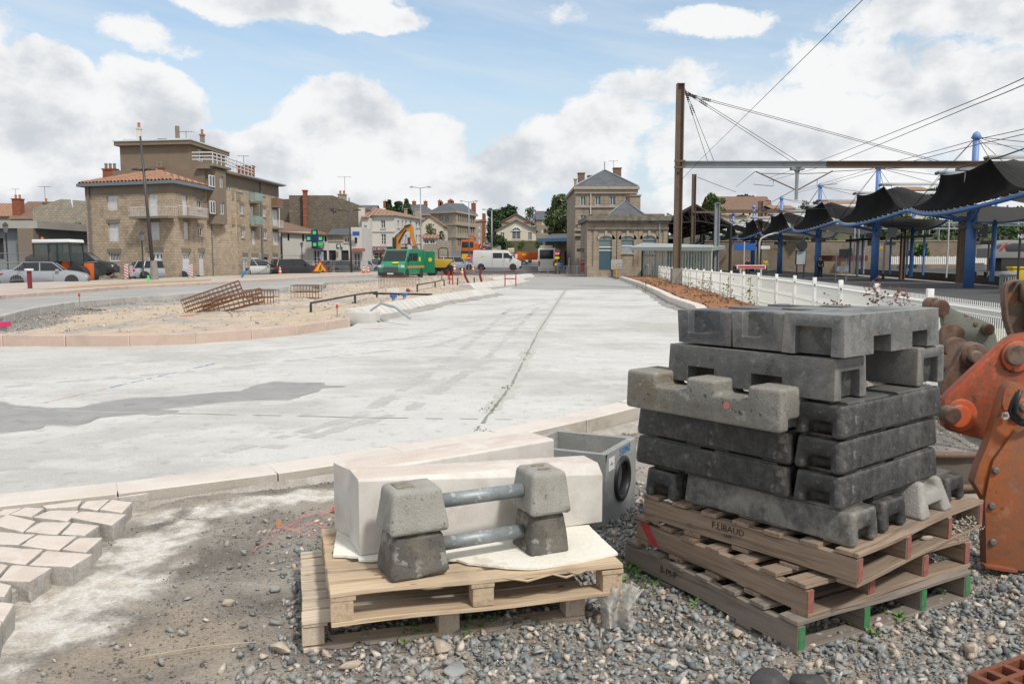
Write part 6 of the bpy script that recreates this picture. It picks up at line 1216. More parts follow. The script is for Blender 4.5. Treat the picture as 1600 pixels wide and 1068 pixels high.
mb=MB();xa, xb = VX(840,d_-6), VX(919,d_-6);mb.add([(xa,d_-6,Zp(d_-6,377.5)),(xb,d_-6,Zp(d_-6,376.5)),(xb,d_-.02,Zp(d_,375)),(xa+.5,d_-.02,Zp(d_,375)),(xa,d_-6,Zp(d_-6,372.5)),(xb,d_-6,Zp(d_-6,371)),(xb,d_-.02,Zp(d_,371)),(xa+.5,d_-.02,Zp(d_,371))], [(0,3,2,1),(4,5,6,7),(0,1,5,4),(1,2,6,5),(2,3,7,6),(3,0,4,7)]); cn = mb.build('canopy', mat('blue_fascia', (.045,.12,.22), rough=.5, grain=.03), t)
mb = MB();
for px in (846,868,893,914): x = VX(px,d_-5.5);mb.tube([(x,d_-5.5,0),(x,d_-5.5,Zp(d_-6,378))], .07, 8)
mb.build('canopy_post', MATS['blue_fascia'], cn)
mb=MB();mb.bx((VX(901,d_-4),d_-4.2,Zp(d_-4,394)),(VX(918,d_-4),d_-4,Zp(d_-4,388))); s_ = mb.build('station_sign', M_dks, t)
t=thing('train_shed', 'dark iron train shed with translucent strips under a gabled roof right of the pavilion', 'station roof', (VX(1090,98),98,0)); M_shed = mat('shed_iron', [(.022,.02,.019),(.045,.04,.036)], 2, .8); M_strip = mat('shed_panel', [(.16,.15,.125),(.24,.225,.19)], 1, .7)
A_ = V(1043,347,98); P_ = V(1086,321,98); B_ = V(1142,352,98); dv = Ve((5.5,58,0)); mb = MB()
for a, b in ((A_,P_),(P_,B_)):
    T = Ve((0,0,.25));mb.loft([[a, b, b+T, a+T], [a+dv, b+dv, b+dv+T, a+dv+T]])
    for k in range(7): p = a.lerp(b, k/6);mb.tube([p-Ve((0,0,.12)), p+dv-Ve((0,0,.12))], .12, 4)
mb.build('roof', M_shed, t)
mb = MB()
for j in range(12):
    for (a, b) in ((A_,P_),(P_,B_)):
        for k in range(6):
            if (k+j) % 3 == 0 and k < 3: continue
            p0, p1 = a.lerp(b,(k+.12)/6), a.lerp(b,(k+.88)/6); s0, s1 = dv*((j+.1)/12), dv*((j+.85)/12); o_ = Ve((0,0,-.02));mb.quad(p0+s0+o_, p1+s0+o_, p1+s1+o_, p0+s1+o_)
mb.build('roof_panel', M_strip, t, recalc=0)
for j in range(5):
    mb=MB();s0 = dv*(j/4.5); a, b, p = A_+s0, B_+s0, P_+s0; lo = Ve((0,0,-1.1));mb.tube([a, p, b], .16, 5);mb.tube([a+Ve((0,0,-.2)), a.lerp(b,.5)+Ve((0,0,.3)), b+Ve((0,0,-.2))], .09, 5)
    for k in range(1,8):
        q = a.lerp(p,k/4) if k <= 4 else p.lerp(b,(k-4)/4); m_ = a.lerp(b,k/8)+Ve((0,0,.3*(1-abs(k-4)/4)-.1));mb.tube([q,m_], .05, 4); m2 = a.lerp(b,(k+1)/8)+Ve((0,0,.2));mb.tube([q,m2], .04, 4)
    for q in (a,b): mb.tube([q,(q.x,q.y,0)], .16, 6)
    mb.build('truss', M_shed, t)
mb=MB();q = A_+dv; mb.bx((A_.x-.3,98.6,Zp(98,379)),(A_.x+.1,150,A_.z));mb.bx((A_.x+5,154,0),(B_.x+6,155,B_.z-.2));mb.build('valance', M_shed, t)
M_orr = M_tile
def bh(lb, x0, x1, yt, d_, dep, m, roof, rise, ops=(), y1=420, ax=0):
    t, c, z0, z1 = fb('town_house', lb, x0, x1, yt, y1, d_, dep, m, ops, group=None, sill=False); sideroof(t, c, z1, rise, .4, roof, ax=ax); return t, c
t, c = bh('wide cream villa with brown hipped roof beyond the platforms', 1112, 1205, 327, 190, 12, M_cream, M_tileb, 3.2, [(1160,330,1163,336,'o'),(1170,330,1173,336,'o'),(1178,330,1181,336,'o'),(1195,330,1198,336,'o')]); chimney(t, 1137, 316, 326, 194, .8, M_brick, 0); chimney(t, 1200, 314, 322, 194, 1, M_brick, 0); chimney(t, 1151, 317, 326, 197, .8, M_brick, 0)
bh('pale house with orange tile roof right of the cream villa', 1206, 1240, 326, 185, 10, M_cream, M_orr, .9)
bh('orange roofed house seen between the canopy masts', 1290, 1345, 323, 200, 10, M_cream, M_orr, 1.6); bh('distant orange roof above the canopies at the right', 1420, 1447, 297, 200, 10, M_cream, M_orr, 1.1); bh('small house with terracotta roof left of the villa', 1118, 1132, 336, 170, 8, M_whit, M_orr, .6); bh('pale low house under the second canopy', 1125, 1165, 338, 178, 8, M_whit, M_tileb, .5)
# TREES
def leafmat(name, cs): return mat(name, cs, island=True, rough=.75, grain=0, spec=.25)
LM = [leafmat('dark_leaves', [(.032,.065,.024),(.05,.095,.03),(.075,.125,.045),(.024,.045,.018)]), leafmat('mid_leaves', [(.065,.125,.032),(.10,.17,.045),(.05,.09,.028),(.13,.20,.06)]), leafmat('olive_leaves', [(.14,.18,.08),(.10,.14,.06),(.19,.23,.12),(.07,.10,.045)])]
M_bark = mat('bark', [(.09,.07,.05),(.14,.11,.085)], 6, bump=.5)
def leaves(lobes, n, size, seed):
    rg = np.random.default_rng(seed); vol = np.array([l[3]*l[4]*l[5] for l in lobes])**.7; k = rg.choice(len(lobes), n, p=vol/vol.sum()); L = np.array(lobes)[k]
    d_ = rg.normal(size=(n, 3)); d_ /= np.linalg.norm(d_, axis=1)[:, None]; r = rg.uniform(.45, 1.06, n)**.6
    bump = 1+.22*np.sin(d_[:,0]*7+k*2)*np.sin(d_[:,1]*6+k)*np.sin(d_[:,2]*8+k*3)
    c = L[:, :3]+d_*L[:, 3:6]*(r*bump)[:, None]
    a = rg.normal(size=(n, 3)); a /= np.linalg.norm(a, axis=1)[:, None]; b = np.cross(a, rg.normal(size=(n, 3))); b /= np.linalg.norm(b, axis=1)[:, None]
    s = size*rg.uniform(.5, 1.3, n)[:, None]; v = np.stack([c-a*s, c+b*s*.6, c+a*s, c-b*s*.6], 1).reshape(-1, 3)
    return v, np.arange(4*n).reshape(n, 4)
def tree(label, x, y, z0, ztop, w_, m, seed, n=2600, size=None, conifer=False, cat='tree', zc=None, shrub=False, group=None):
    rr = random.Random(seed); H = ztop-z0; t=thing('tree' if not shrub else 'shrub', label, cat, (x, y, z0), 0, group); size = size or w_*.045
    lobes = []
    if conifer:
        for i in range(10): f = i/10; lobes.append((rr.uniform(-.1,.1), rr.uniform(-.1,.1), H*(.15+.82*f), w_/2*(1-f)+.15, w_/2*(1-f)+.15, H*.08))
    else:
        lo = .05 if shrub else .28
        for i in range(16):
            f = rr.random()**.8; q = rr.uniform(0, 6.28); rad = w_/2*.68*math.sqrt(max(.05, 1-(f*1.5-.6)**2))*rr.uniform(.3,1); lobes.append((math.cos(q)*rad, math.sin(q)*rad, H*(lo+(.9-lo)*f), w_*rr.uniform(.11,.22), w_*rr.uniform(.11,.22), H*rr.uniform(.07,.13)))
        lobes.append((0,0,H*.55,w_*.26,w_*.26,H*.3))
    v, q = leaves(lobes, n, size, seed); v[:, 2] = np.minimum(v[:, 2], H); me = npmesh('crown', v, q); link('crown', me, m, t)
    mb=MB();mb.tube([(0,0,-.3),(rr.uniform(-.1,.1),0,H*.35),(rr.uniform(-.2,.2),0,H*.8)], [w_*.035,w_*.028,w_*.01], 8)
    if not conifer:
        for i in range(5): q_ = rr.uniform(0,6.28); h = H*rr.uniform(.25,.5);mb.tube([(0,0,h),(math.cos(q_)*w_*.15,math.sin(q_)*w_*.15,h+H*.12),(math.cos(q_)*w_*.3,math.sin(q_)*w_*.3,h+H*.28)], [w_*.018,w_*.013,w_*.005], 6)
    mb.build('trunk', M_bark, t, world=0, smooth=1); return t
def pxtree(label, x0, x1, yt, yb, d_, m, seed, **k):
    x = VX((x0+x1)/2, d_); return tree(label, x, d_, Zp(d_, yb), Zp(d_, yt), (x1-x0)*d_/F, m, seed, **k)
pxtree('leafy green tree beside the rubble barn left of the apartment block', 92, 140, 348, 400, 80, LM[1], 1)
for i, (a, b, yt, lb) in enumerate(((601,618,311,'first'),(611,634,314,'second'),(626,648,309,'tallest right-hand'))): pxtree(lb+' dark conifer behind the white corner house', a, b, yt, 352, 165, LM[0], 10+i, conifer=i != 1, n=1500, size=.35)
pxtree('round green bush above the white annex roof', 661, 684, 349, 372, 128, LM[1], 21, shrub=True, n=900); pxtree('dark shrub on the retaining wall left of the school', 683, 698, 360, 380, 126, LM[0], 22, shrub=True, n=800)
pxtree('tall dark tree left of the gabled hall, behind the grey lamp post', 752, 786, 324, 392, 215, LM[0], 23, n=4500); pxtree('dark round tree just above the left eave of the hall', 770, 818, 317, 380, 240, LM[0], 24, n=5000); pxtree('low dark hedge bush at the foot of the hall', 760, 800, 366, 390, 180, LM[0], 25, shrub=True, n=1500); pxtree('sparse tree behind the slate roof right of the hall', 815, 842, 322, 376, 250, LM[0], 26, n=1300)
pxtree('small bush on the bank in front of the hall', 806, 824, 374, 392, 175, LM[1], 27, shrub=True, n=700); pxtree('low green bush on the bank right of the hall', 830, 852, 372, 388, 178, LM[1], 28, shrub=True, n=700); pxtree('reddish bush on the bank left of centre', 786, 806, 377, 391, 176, LM[2], 29, shrub=True, n=700)
pxtree('big olive green tree against the left side of the station building', 846, 916, 303, 398, 125, LM[2], 30, n=9000, size=.34)
pxtree('green tree behind the train shed roof', 1090, 1135, 301, 350, 165, LM[1], 31, n=2500); pxtree('wide dark flat-topped cedar right of the train shed', 1134, 1186, 302, 345, 210, LM[0], 32, n=2600); pxtree('small dark tree above the middle canopy masts', 1243, 1268, 312, 345, 190, LM[2], 33, n=1200); pxtree('dark tree between canopy masts at the horizon', 1262, 1300, 309, 345, 215, LM[0], 34, n=1400); pxtree('dark tree above the white canopy pipes at the right', 1437, 1472, 284, 345, 190, LM[0], 35, n=1800); pxtree('tiny round tree on the skyline behind the pavilion', 1036, 1052, 332, 346, 160, LM[0], 36, n=600, shrub=True)
pxtree('green foliage inside the glass shelter', 1066, 1100, 395, 416, 74, LM[1], 37, shrub=True, n=700); pxtree('dark bush at the far left picture edge under the terracotta roof', -14, 8, 307, 350, 110, LM[1], 38, n=900)
def hillz(X, Y): return -.5+np.clip((Y-118-.0*X)/26, 0, 1)*7*np.clip((X-22)/22, 0, 1)+2*np.clip((Y-150)/60, 0, 1)
hx = np.linspace(20, 260, 80); hy = np.concatenate([[112, 117.5], np.linspace(118, 230, 40)])
gridmesh('hillside', hx, hy, lambda X, Y: hillz(X, Y)+.5*vnoise(X, Y, 4, 3, .1), mat('hill_earth', [(.05,.06,.025),(.12,.10,.05)], .3, .95))
rg = np.random.default_rng(5); lob = []
for i in range(330):
    x, y = rg.uniform(46, 215), rg.uniform(120, 160);
    r = rg.uniform(1.6, 3.8)*(.6+.4*min(1, (x-46)/30)); lob.append((x, y, float(hillz(np.array(x), np.array(y)))+r*.5, r, r, r*.75))
for nm, sel, m, n in (('wooded_hillside', lob[::2], LM[0], 26000), ('wooded_hillside', lob[1::3], LM[1], 15000)):
    v, q = leaves(sel, n, .42, n); struct(link(nm, npmesh(nm, v, q), m), 'stuff')
# RAILWAY SIDE
FN = [(4.3,7.1),(6.55,20),(9.15,44),(13,80)]
M_plat = mat('platform_asphalt', [(.045,.045,.047),(.07,.07,.07)], .8, .9, .2, 40, spots=[((.10,.10,.10),.4,.55,.7,.7)], stretch=(1,.35,1)); M_plw = mat('platform_wall', [(.05,.045,.04),(.085,.075,.065)], 1.5, .95, .5, 12, grain=.2); M_coping = mat('platform_edge', (.20,.195,.185), bump=.1)
M_balt = mat('track_ballast', [(.22,.18,.14),(.30,.25,.19)], 1, .95, 1, 20, spots=[((.28,.25,.12),.15,.5,.65,.7)], grain=.3)
zsheet('verge', [(p[0], p[1]) for p in FN]+[(16.5, 80), (13.5, 44), (11, 20), (9, 7)], .0, mat('verge_grass', [(.24,.27,.17),(.34,.35,.25)], 2, .95, .5, 20, spots=[((.16,.14,.10),1.3,.55,.7,.6)]), zf=lambda y: .07)
zsheet('verge', [(4.0,13.9),(16,13.9),(16,17),(6.6,20.5),(5.3,19.5)], .0, M_dirt, zf=lambda y: .04)
def flat(name, poly, z, m, thick=0, kind='structure'):
    mb=MB();mb.prism(poly, z-max(thick, .02), z); o = mb.build(name, m); return struct(o, kind)
flat('platform', [(9.3,5),(11,20),(13.5,44),(16.5,80),(17.5,150),(40,150),(35,100),(29.8,60),(27.5,40),(25,5)], .02, M_plat, 1.0)
mb=MB();ed = [(24.9,5),(27.4,40),(29.7,60),(34.9,100),(39.9,150)]; mb.loft([[(x-.35,y,.03),(x-.35,y,.055),(x+.05,y,.055),(x+.05,y,.03)] for x, y in ed]); struct(mb.build('platform_edge', M_coping))
flat('track_bed', [(24,5),(41,150),(150,150),(150,5)], -.85, M_balt, .3)
p2 = [(33.0,5),(34,50),(38.5,75),(46,112),(60,112),(52,75),(46,50),(44,5)]
flat('far_platform', p2, .36, M_plat, 1.2);mb=MB();mb.loft([[(x-.03,y,-.8),(x-.03,y,.30),(x+.25,y,.375),(x+.26,y,-.8)] for x, y in p2[:4]]); struct(mb.build('platform_edge', M_plw)); flat('platform_edge', [(p[0]-.05,p[1]) for p in p2[:4]]+[(p[0]+.5,p[1]) for p in p2[3::-1]], .385, M_coping)
mb = MB()
for k, x in enumerate((52,53.5,58,59.5,64,65.5,70,71.5)):
    mb.tube([(x, 40, -.62), (x+7, 150, -.62)], .06, 4)
struct(mb.build('rails', mat('rail_steel', (.20,.15,.11), metal=.5, rough=.5)))
mb=MB();mb.tube([(29.5,20,-.6),(31.5,60,-.6),(38,110,-.6)], .06, 4);mb.tube([(30.9,20,-.6),(32.9,60,-.6),(39.4,110,-.6)], .06, 4); struct(mb.build('rails', MATS['rail_steel']))
P_ = np.stack([rng.uniform(46, 95, 3000), rng.uniform(50, 112, 3000), np.full(3000, -.8)], 1); scatter('dry_grass_tufts', P_, rng.uniform(.1,.3,3000), mat('dry_tuft', [(.30,.25,.12),(.22,.2,.08),(.36,.30,.18)], island=True), 9, squash=.8)
t=thing('retaining_wall', 'long brown stone retaining wall at the foot of the wooded hill', 'wall', (40,117,0));mb=MB();q0, q1 = (VX(1100,117),117.3), (VX(1600,117)+60,117.3);mb.bx((q0[0],117,-1),(q1[0],118,Zp(117,377)));mb.build('wall', mat('hill_wall', [(.20,.16,.12),(.28,.23,.18)], .6, .95, .6, 12, brick=(0,.7,.5,.3,.02,.85), spots=[((.32,.27,.22),.2,.5,.7,.6)]), t);mb=MB();mb.bx((q0[0],116.9,Zp(117,377)),(q1[0],118.1,Zp(117,376)));mb.build('coping', M_trim, t)
for i, (a, b, yt, lb) in enumerate(((1415,1456,377,'light green creeper hanging on the stone retaining wall'),(1318,1332,388,'small green bush against the far wall'))): pxtree(lb, a, b, yt, 409, 115.5, LM[1], 60+i, shrub=True, n=1500, size=.3, cat='creeper')
M_pvc = mat('white_fence_paint', [(.78,.78,.76),(.86,.86,.84)], 3, .6, grain=.04)
t=thing('far_fence', 'low white paling fence along the foot of the retaining wall', 'fence', (VX(1500,113),113,0)); mb = MB()
for px in np.arange(1393, 1545, 3.0): x = VX(px,113);mb.bx((x-.08,112.95,Zp(113,413)),(x+.08,113.05,Zp(113,401+(px % 9 > 6)*-1)))
for y in (403,410): mb.bx((VX(1393,113),113.06,Zp(113,y)-.05),(VX(1545,113),113.1,Zp(113,y)+.05))
mb.build('paling', M_pvc, t)
def fpt(s):
    cum = 0
    for a, b in zip(FN[:-1], FN[1:]):
        L = math.dist(a, b)
        if s <= cum+L: k = (s-cum)/L; return a[0]+(b[0]-a[0])*k, a[1]+(b[1]-a[1])*k
        cum += L
    return FN[-1]
ft = lambda y: 1.28-np.interp(y, [7, 50, 80], [0, .14, .18]); fbz = lambda y: ft(y)-1.12
M_wire = mat('white_wire', (.82,.82,.80), rough=.5, grain=0)
sp_ = [0];
while sp_[-1] < 73: sp_.append(sp_[-1]+2.28+.012*sp_[-1])
ft_=thing('platform_fence', 'long white post and wire mesh fence between the mulch bed and the platforms', 'fence', (*fpt(0), 0))
for i in range(len(sp_)):
    x, y = fpt(sp_[i]); z = fbz(y); T = TR(Ve((x, y, z))-ft_.location) @ RO(-.15, 4, 'Z')
    mb=MB();mb.bx((-.035,-.035,-.25),(.035,.035,1.12), M=T); p_ = mb.build('post', M_pvc, ft_, world=0, bevel=.006)
    mb=MB();mb.bx((-.012,-.05,.95),(.012,-.036,.98), M=T);mb.bx((-.012,-.05,.4),(.012,-.036,.43), M=T);mb.build('clip', M_pipe, p_, world=0)
for i in range(len(sp_)-1):
    (x0, y0), (x1, y1) = fpt(sp_[i]), fpt(sp_[i+1]); a = Ve((x0,y0,0)); b = Ve((x1,y1,0)); L = (b-a).length; dd = (b-a)/L; nn = Ve((-dd.y,dd.x,0)); zb0, zb1 = fbz(y0), fbz(y1)
    far = y0 > 22; prof = [(.03,0),(.30,0),(.33,.035),(.36,0),(.62,0),(.65,.035),(.68,0),(.92,0),(.96,.05),(1.0,0),(1.05,0)] if not far else [(.03,0),(1.05,0)]
    mb=MB();n = int((L-.1)/(.05 if y0 < 12 else .07 if y0 < 24 else .16)); r_ = .0052 if y0 < 24 else .008+.00015*y0
    for k in range(n+1):
        q = a+dd*(.05+(L-.1)*k/n); zz_ = zb0+(zb1-zb0)*k/n
        mb.tube([q+nn*-o+Ve((0,0,zz_+h)) for h, o in prof], r_, 3, cap=False)
    for h in ((.06,.30,.36,.62,.68,.92,1.0) if not far else (.06,.33,.65,1.0)): mb.tube([a+dd*.04+Ve((0,0,zb0+h)), b-dd*.04+Ve((0,0,zb1+h))], r_*1.4, 4, cap=False)
    mb.build('wire_mesh', M_wire, ft_, uv=False, recalc=0)
mb=MB();rr = random.Random(8)
for (s0, n, zc_) in ((4.4,40,.95),(3.2,30,.95),(5.3,16,.5),(6.6,25,.62),(9,10,.5),(7.6,10,.7)):
    for k in range(n): x, y = fpt(max(.1, s0+rr.gauss(0,.35))); p = Ve((x-.05,y-.03,fbz(y)+zc_+rr.gauss(0,.09))); d0 = Ve((rr.gauss(0,.06),rr.gauss(0,.06),rr.gauss(0,.04)));mb.tube([p,p+d0*.5+Ve((0,0,.01)),p+d0], .004, 3);mb.quad(p+d0,p+d0+Ve((.03,0,.01)),p+d0+Ve((.02,.01,.035)),p+d0+Ve((-.01,.01,.02)))
struct(mb.build('dead_creeper', mat('dead_leaf', (.13,.05,.035)), recalc=0), 'stuff')
mb = MB()
for px, yb in ((1008,462),(1040,452),(1074,462),(1096,463),(1108,468),(1136,478),(1030,448),(1020,440),(1170,480)):
    p = G(px, yb-4, .3);
    for k in range(60): h = rr.uniform(0,.75)*(.5+rr.random()*.5); q = p+Ve((rr.gauss(0,.12),rr.gauss(0,.1),h)); l = .05; mb.quad(q, q+Ve((l*rr.uniform(-1,1),l*rr.uniform(-1,1),l*.5)), q+Ve((l*rr.uniform(-1,1),0,l)), q+Ve((-l*.5,0,l*.3)))
    mb.tube([p,p+Ve((.05,.05,.8))], .008, 4)
struct(mb.build('fence_weeds', leafmat('weed_mix', [(.10,.14,.04),(.16,.17,.07),(.12,.05,.03),(.2,.18,.09)]), recalc=0, uv=False), 'stuff')
M_cblue = mat('canopy_blue_paint', [(.06,.16,.40),(.08,.20,.47)], 1.5, .5, .05, 20, spots=[((.12,.22,.42),2,.6,.8,.5)], grain=.04); M_lblue = mat('light_blue_paint', (.16,.28,.58), rough=.5, grain=.03); M_memb = mat('dark_membrane', [(.009,.008,.008),(.016,.015,.014)], .8, 1, .1, 10, grain=.06, spec=.1); M_wmem = mat('white_membrane', (.66,.67,.68), rough=.6, grain=.03); M_wpipe = mat('white_pipe', (.55,.56,.57), rough=.4, grain=.02)
def sail(mb, e0, e1, n=14, sag=.0, wob=None):
    """ruled membrane between two polylines given as functions of s in 0..1"""
    vs = []; fs = []
    for j in range(n+1):
        for i in range(n+1):
            s, t_ = i/n, j/n; p = e0(s).lerp(e1(s), t_); p = p+(wob(s, t_) if wob else Ve()); vs.append(p)
    for j in range(n):
        for i in range(n): k = j*(n+1)+i; fs.append((k, k+1, k+n+2, k+n+1))
    mb.add(vs, fs)
def canopy():
    t=thing('platform_canopy', 'x', 'platform canopy', (0,0,0), 0, 'tensile platform canopies on blue masts')
    mb=MB();mb.tube([(0,0,-.02),(0,0,2.9),(0,0,4.15)], [.27,.27,.27], 20);mb.build('column', M_cblue, t, world=0, smooth=1)
    mb=MB();mb.tube([(0,0,4.1),(0,0,8.2)], .17, 14);mb.lathe([(.19,8.1),(.27,8.15),(.17,8.4),(.05,8.5)], 14);mb.build('mast', M_lblue, t, world=0, smooth=1)
    arc = lambda s: Ve((-.55-1.0*math.sin(math.pi*s), 7.45*(1-2*s), 4.08+.62*abs(1-2*s)**1.8))
    mb=MB();mb.tube([arc(i/20) for i in range(21)], .12, 8);
    for s in (.25,.5,.75): p = arc(s);mb.tube([p, (0, 0, 3.6)], .07, 6)
    ab = mb.build('arc_beam', M_cblue, t, world=0, smooth=1)
    P1, P2 = Ve((-.35,3.6,6.55)), Ve((-.75,-3.4,6.6)); lb = lambda s: arc(.03+.94*s)+Ve((-.02,0,.2))
    top = lambda s: P1.lerp(P2, s)+Ve((0,0,-.25*math.sin(math.pi*s)))
    pull = lambda s, t_: Ve((.25*math.sin(math.pi*t_), (s-.5)*1.0*math.sin(math.pi*t_), -.30*math.sin(math.pi*t_)))
    mb=MB();sail(mb, lb, top, 16, wob=pull); m_ = mb.build('dark_membrane', M_memb, t, world=0, smooth=1, recalc=0); md = m_.modifiers.new('s', 'SOLIDIFY'); md.thickness = .03
    mb=MB();mb.tube([q for i in range(23) for q in (arc(.02+.96*i/22), lb(max(0,min(1,(.96*i/22-.01)/.94))))], .018, 4)
    mb.build('lacing', M_wpipe, ab, world=0)
    rarc = lambda s: Ve((8.3+1.0*math.sin(math.pi*s), 7.3*(1-2*s), 4.3+.5*abs(1-2*s)**1.8))
    mb=MB();sail(mb, lambda s: P1.lerp(P2, s)+Ve((.4,(.5-s)*3.0,-.15)), rarc, 14, wob=lambda s, t_: Ve((0,-(s-.5)*-1.2*math.sin(math.pi*t_),-.35*math.sin(math.pi*t_)))); m_ = mb.build('white_membrane', M_wmem, t, world=0, smooth=1, recalc=0)
    for P in (P1, P2):
        mb=MB();mb.tube([P+Ve((-.1,0,.12)), P+Ve((8.4,0,.12))], .11, 10); pp = mb.build('spreader_pipe', M_wpipe, t, world=0, smooth=1)
        mb=MB();mb.tube([P+Ve((-.1,0,.12)),P+Ve((-.3,0,.05))], .09, 8);mb.build('pipe_end', M_blk, pp, world=0)
    mb=MB();T = Ve((0,0,8.2))
    for q in (P1, P2, P1+Ve((8.3,0,.1)), P2+Ve((8.3,0,.1)), arc(0), arc(1)): mb.tube([T, q], .018, 4)
    mb.tube([P1, arc(0)], .02, 4);mb.tube([P2, arc(1)], .02, 4);mb.build('stay_cable', mat('cable', (.05,.045,.045), grain=0), t, world=0)
    mb = MB()
    for s_ in (-1, 1): mb.lathe([(.12,0),(.2,.05),(.2,.3),(.12,.36)], 10, TR((0, s_*.55, 3.35)) @ RO(math.pi/2*s_*-1, 4, 'X') @ RO(.2, 4, 'Y'))
    mb.tube([(-.6,.2,3.35),(.6,-.2,3.35)], .16, 8);mb.build('floodlight', mat('lamp_grey', (.12,.12,.115), rough=.5), t, world=0)
    mb=MB();mb.tube([(8.3,0,-.02),(8.3,0,4.3)], .17, 12);mb.tube([(8.3,0,4.3),(8.3,0,6.5)], .10, 8);mb.build('rear_column', M_cblue, t, world=0, smooth=1)
    mb=MB();mb.tube([rarc(i/14) for i in range(15)], .11, 8);mb.build('arc_beam', M_cblue, t, world=0, smooth=1)
    return t
cn_ = canopy(); lbs = ['nearest dark canopy sail and blue mast, at the right picture edge beside the V sign','second dark canopy from the right, over the info panels','third canopy from the right, mast beside the standing person','fourth canopy from the right, with notice board under it','fifth canopy from the right behind the curved white pole','sixth canopy from the right near the blue banner','seventh small canopy near the train shed','farthest small canopy nearly touching the train shed']
for i in range(8):
    d_ = 46.2+15.4*i; x = 25.3+.093*(d_-46.2); t = cn_ if i == 0 else dup(cn_); t.location = (x, d_, .02); t.rotation_euler = (0,0,-.09); t['label'] = lbs[i]
M_gan = mat('brown_steel', [(.13,.09,.065),(.19,.13,.095)], 2, .75, .1, 30, metal=.15, spots=[((.26,.20,.16),3,.6,.75,.5)], grain=.08); M_ggal = mat('grey_steel', [(.26,.28,.30),(.33,.35,.37)], 2, .5, metal=.2, grain=.04); M_foot = mat('mast_footing', [(.22,.20,.18),(.32,.30,.27)], 3, .95, .5, 20)
dG = 46.; xG = VX(1058, dG); t=thing('catenary_gantry', 'tall brown steel mast with long horizontal beam over the tracks and stay wires', 'gantry', (xG, dG, .15)); zb_ = Zp(dG, 257)
def hsec(mb, x, y, z0, z1, w_=.34, d2=.34, th=.05):
    mb.bx((x-w_/2,y-d2/2,z0),(x-w_/2+th,y+d2/2,z1));mb.bx((x+w_/2-th,y-d2/2,z0),(x+w_/2,y+d2/2,z1));mb.bx((x-w_/2+th,y-th/2,z0),(x+w_/2-th,y+th/2,z1))
mb=MB();hsec(mb, xG, dG, .1, Zp(dG,132), .40, .36);mb.bx((xG-.2,dG-.2,Zp(dG,132)),(xG+.2,dG+.2,Zp(dG,132)+.04)); ms = mb.build('mast', M_gan, t)
mb=MB();mb.bx((xG-.3,dG-.3,-.1),(xG+.3,dG+.3,Zp(dG,419)));mb.build('footing', M_foot, t)
def beam(x0, x1, m): mb=MB();mb.bx((x0,dG-.16,zb_+.13),(x1,dG+.16,zb_+.18));mb.bx((x0,dG-.16,zb_-.18),(x1,dG+.16,zb_-.13));mb.bx((x0,dG-.015,zb_-.13),(x1,dG+.015,zb_+.13)); return mb.build('beam', m, t)
xm_ = VX(1285, dG); beam(xG+.2, xm_, M_ggal); beam(xm_, 62, M_gan)
mb=MB();mb.bx((xG-.3,dG-.24,zb_-.22),(xG+.3,dG-.19,zb_-.12));mb.bx((xG-.3,dG-.24,zb_+.12),(xG+.3,dG-.19,zb_+.22));mb.build('clamp', M_gan, ms)
xd = VX(1241, dG);mb=MB();mb.tube([(xd,dG,zb_-.15),(xd,dG,zb_-.45),(xd,dG,Zp(dG,312))], [.28,.10,.09], 10);mb.bx((xd-.35,dG-.2,zb_-.3),(xd+.35,dG+.2,zb_-.18)); dp_ = mb.build('dropper_mast', M_ggal, t)
M_ins = mat('insulator', (.07,.035,.03), rough=.35)
cant = []
for s_, (ex, ey) in ((-1,(1181,268)),(1,(1301,267))):
    e_ = Ve(V(ex,ey,dG)); lo = Ve((xd+s_*.1,dG,Zp(dG,296))); up = Ve((xd+s_*.1,dG,Zp(dG,272)));mb=MB();mb.tube([lo, e_], .035, 6);mb.tube([up, e_+Ve((-s_*.3,0,-.1))], .02, 5);mb.tube([lo.lerp(e_,.55), lo.lerp(e_,.55)+Ve((0,0,-.35)), lo.lerp(e_,.55)+Ve((s_*1.1,0,-.25))], .018, 5); c_ = mb.build('cantilever', M_gan, dp_)
    for a, b in ((lo, e_), (up, e_)):
        dd = (b-a).normalized();mb=MB();mb.tube([a+dd*(.15+.05*k) for k in range(13)], [.04 if k % 2 else .085 for k in range(13)], 8);mb.build('insulator', M_ins, c_)
mb=MB();top = Ve((xG+.2,dG,Zp(dG,136)))
for k, px in enumerate((1112,1241,1460)):
    e_ = Ve((VX(px,dG),dG,zb_+.18))
    for o in (-.35,.0): mb.tube([top+Ve((0,0,-.15*k+o*.25)), e_+Ve((o,0,0))], .014, 4)
mb.build('stay_wire', MATS['cable'], t); mb = MB()
for k, px in enumerate((1112,1241,1460)):
    e_ = Ve((VX(px,dG),dG,zb_+.18))
    for o in (-.35,.0): a = top+Ve((0,0,-.15*k+o*.25)); dd = (e_+Ve((o,0,0))-a).normalized();mb.tube([a+dd*(.25+.06*j) for j in range(9)]+[], [.018 if j % 2 else .05 for j in range(9)], 6);mb.tube([a+dd*(1.0+.06*j) for j in range(9)], [.018 if j % 2 else .05 for j in range(9)], 6)
mb.build('insulator', M_ins, t)
for px in (1503,): xd2 = VX(px, dG);mb=MB();mb.bx((xd2-.5,dG-.25,zb_-.34),(xd2+.5,dG+.25,zb_-.19));mb.tube([(xd2,dG,zb_-.3),(xd2,dG,zb_-1.6)], .1, 8);mb.build('dropper_mast', M_ggal, t)
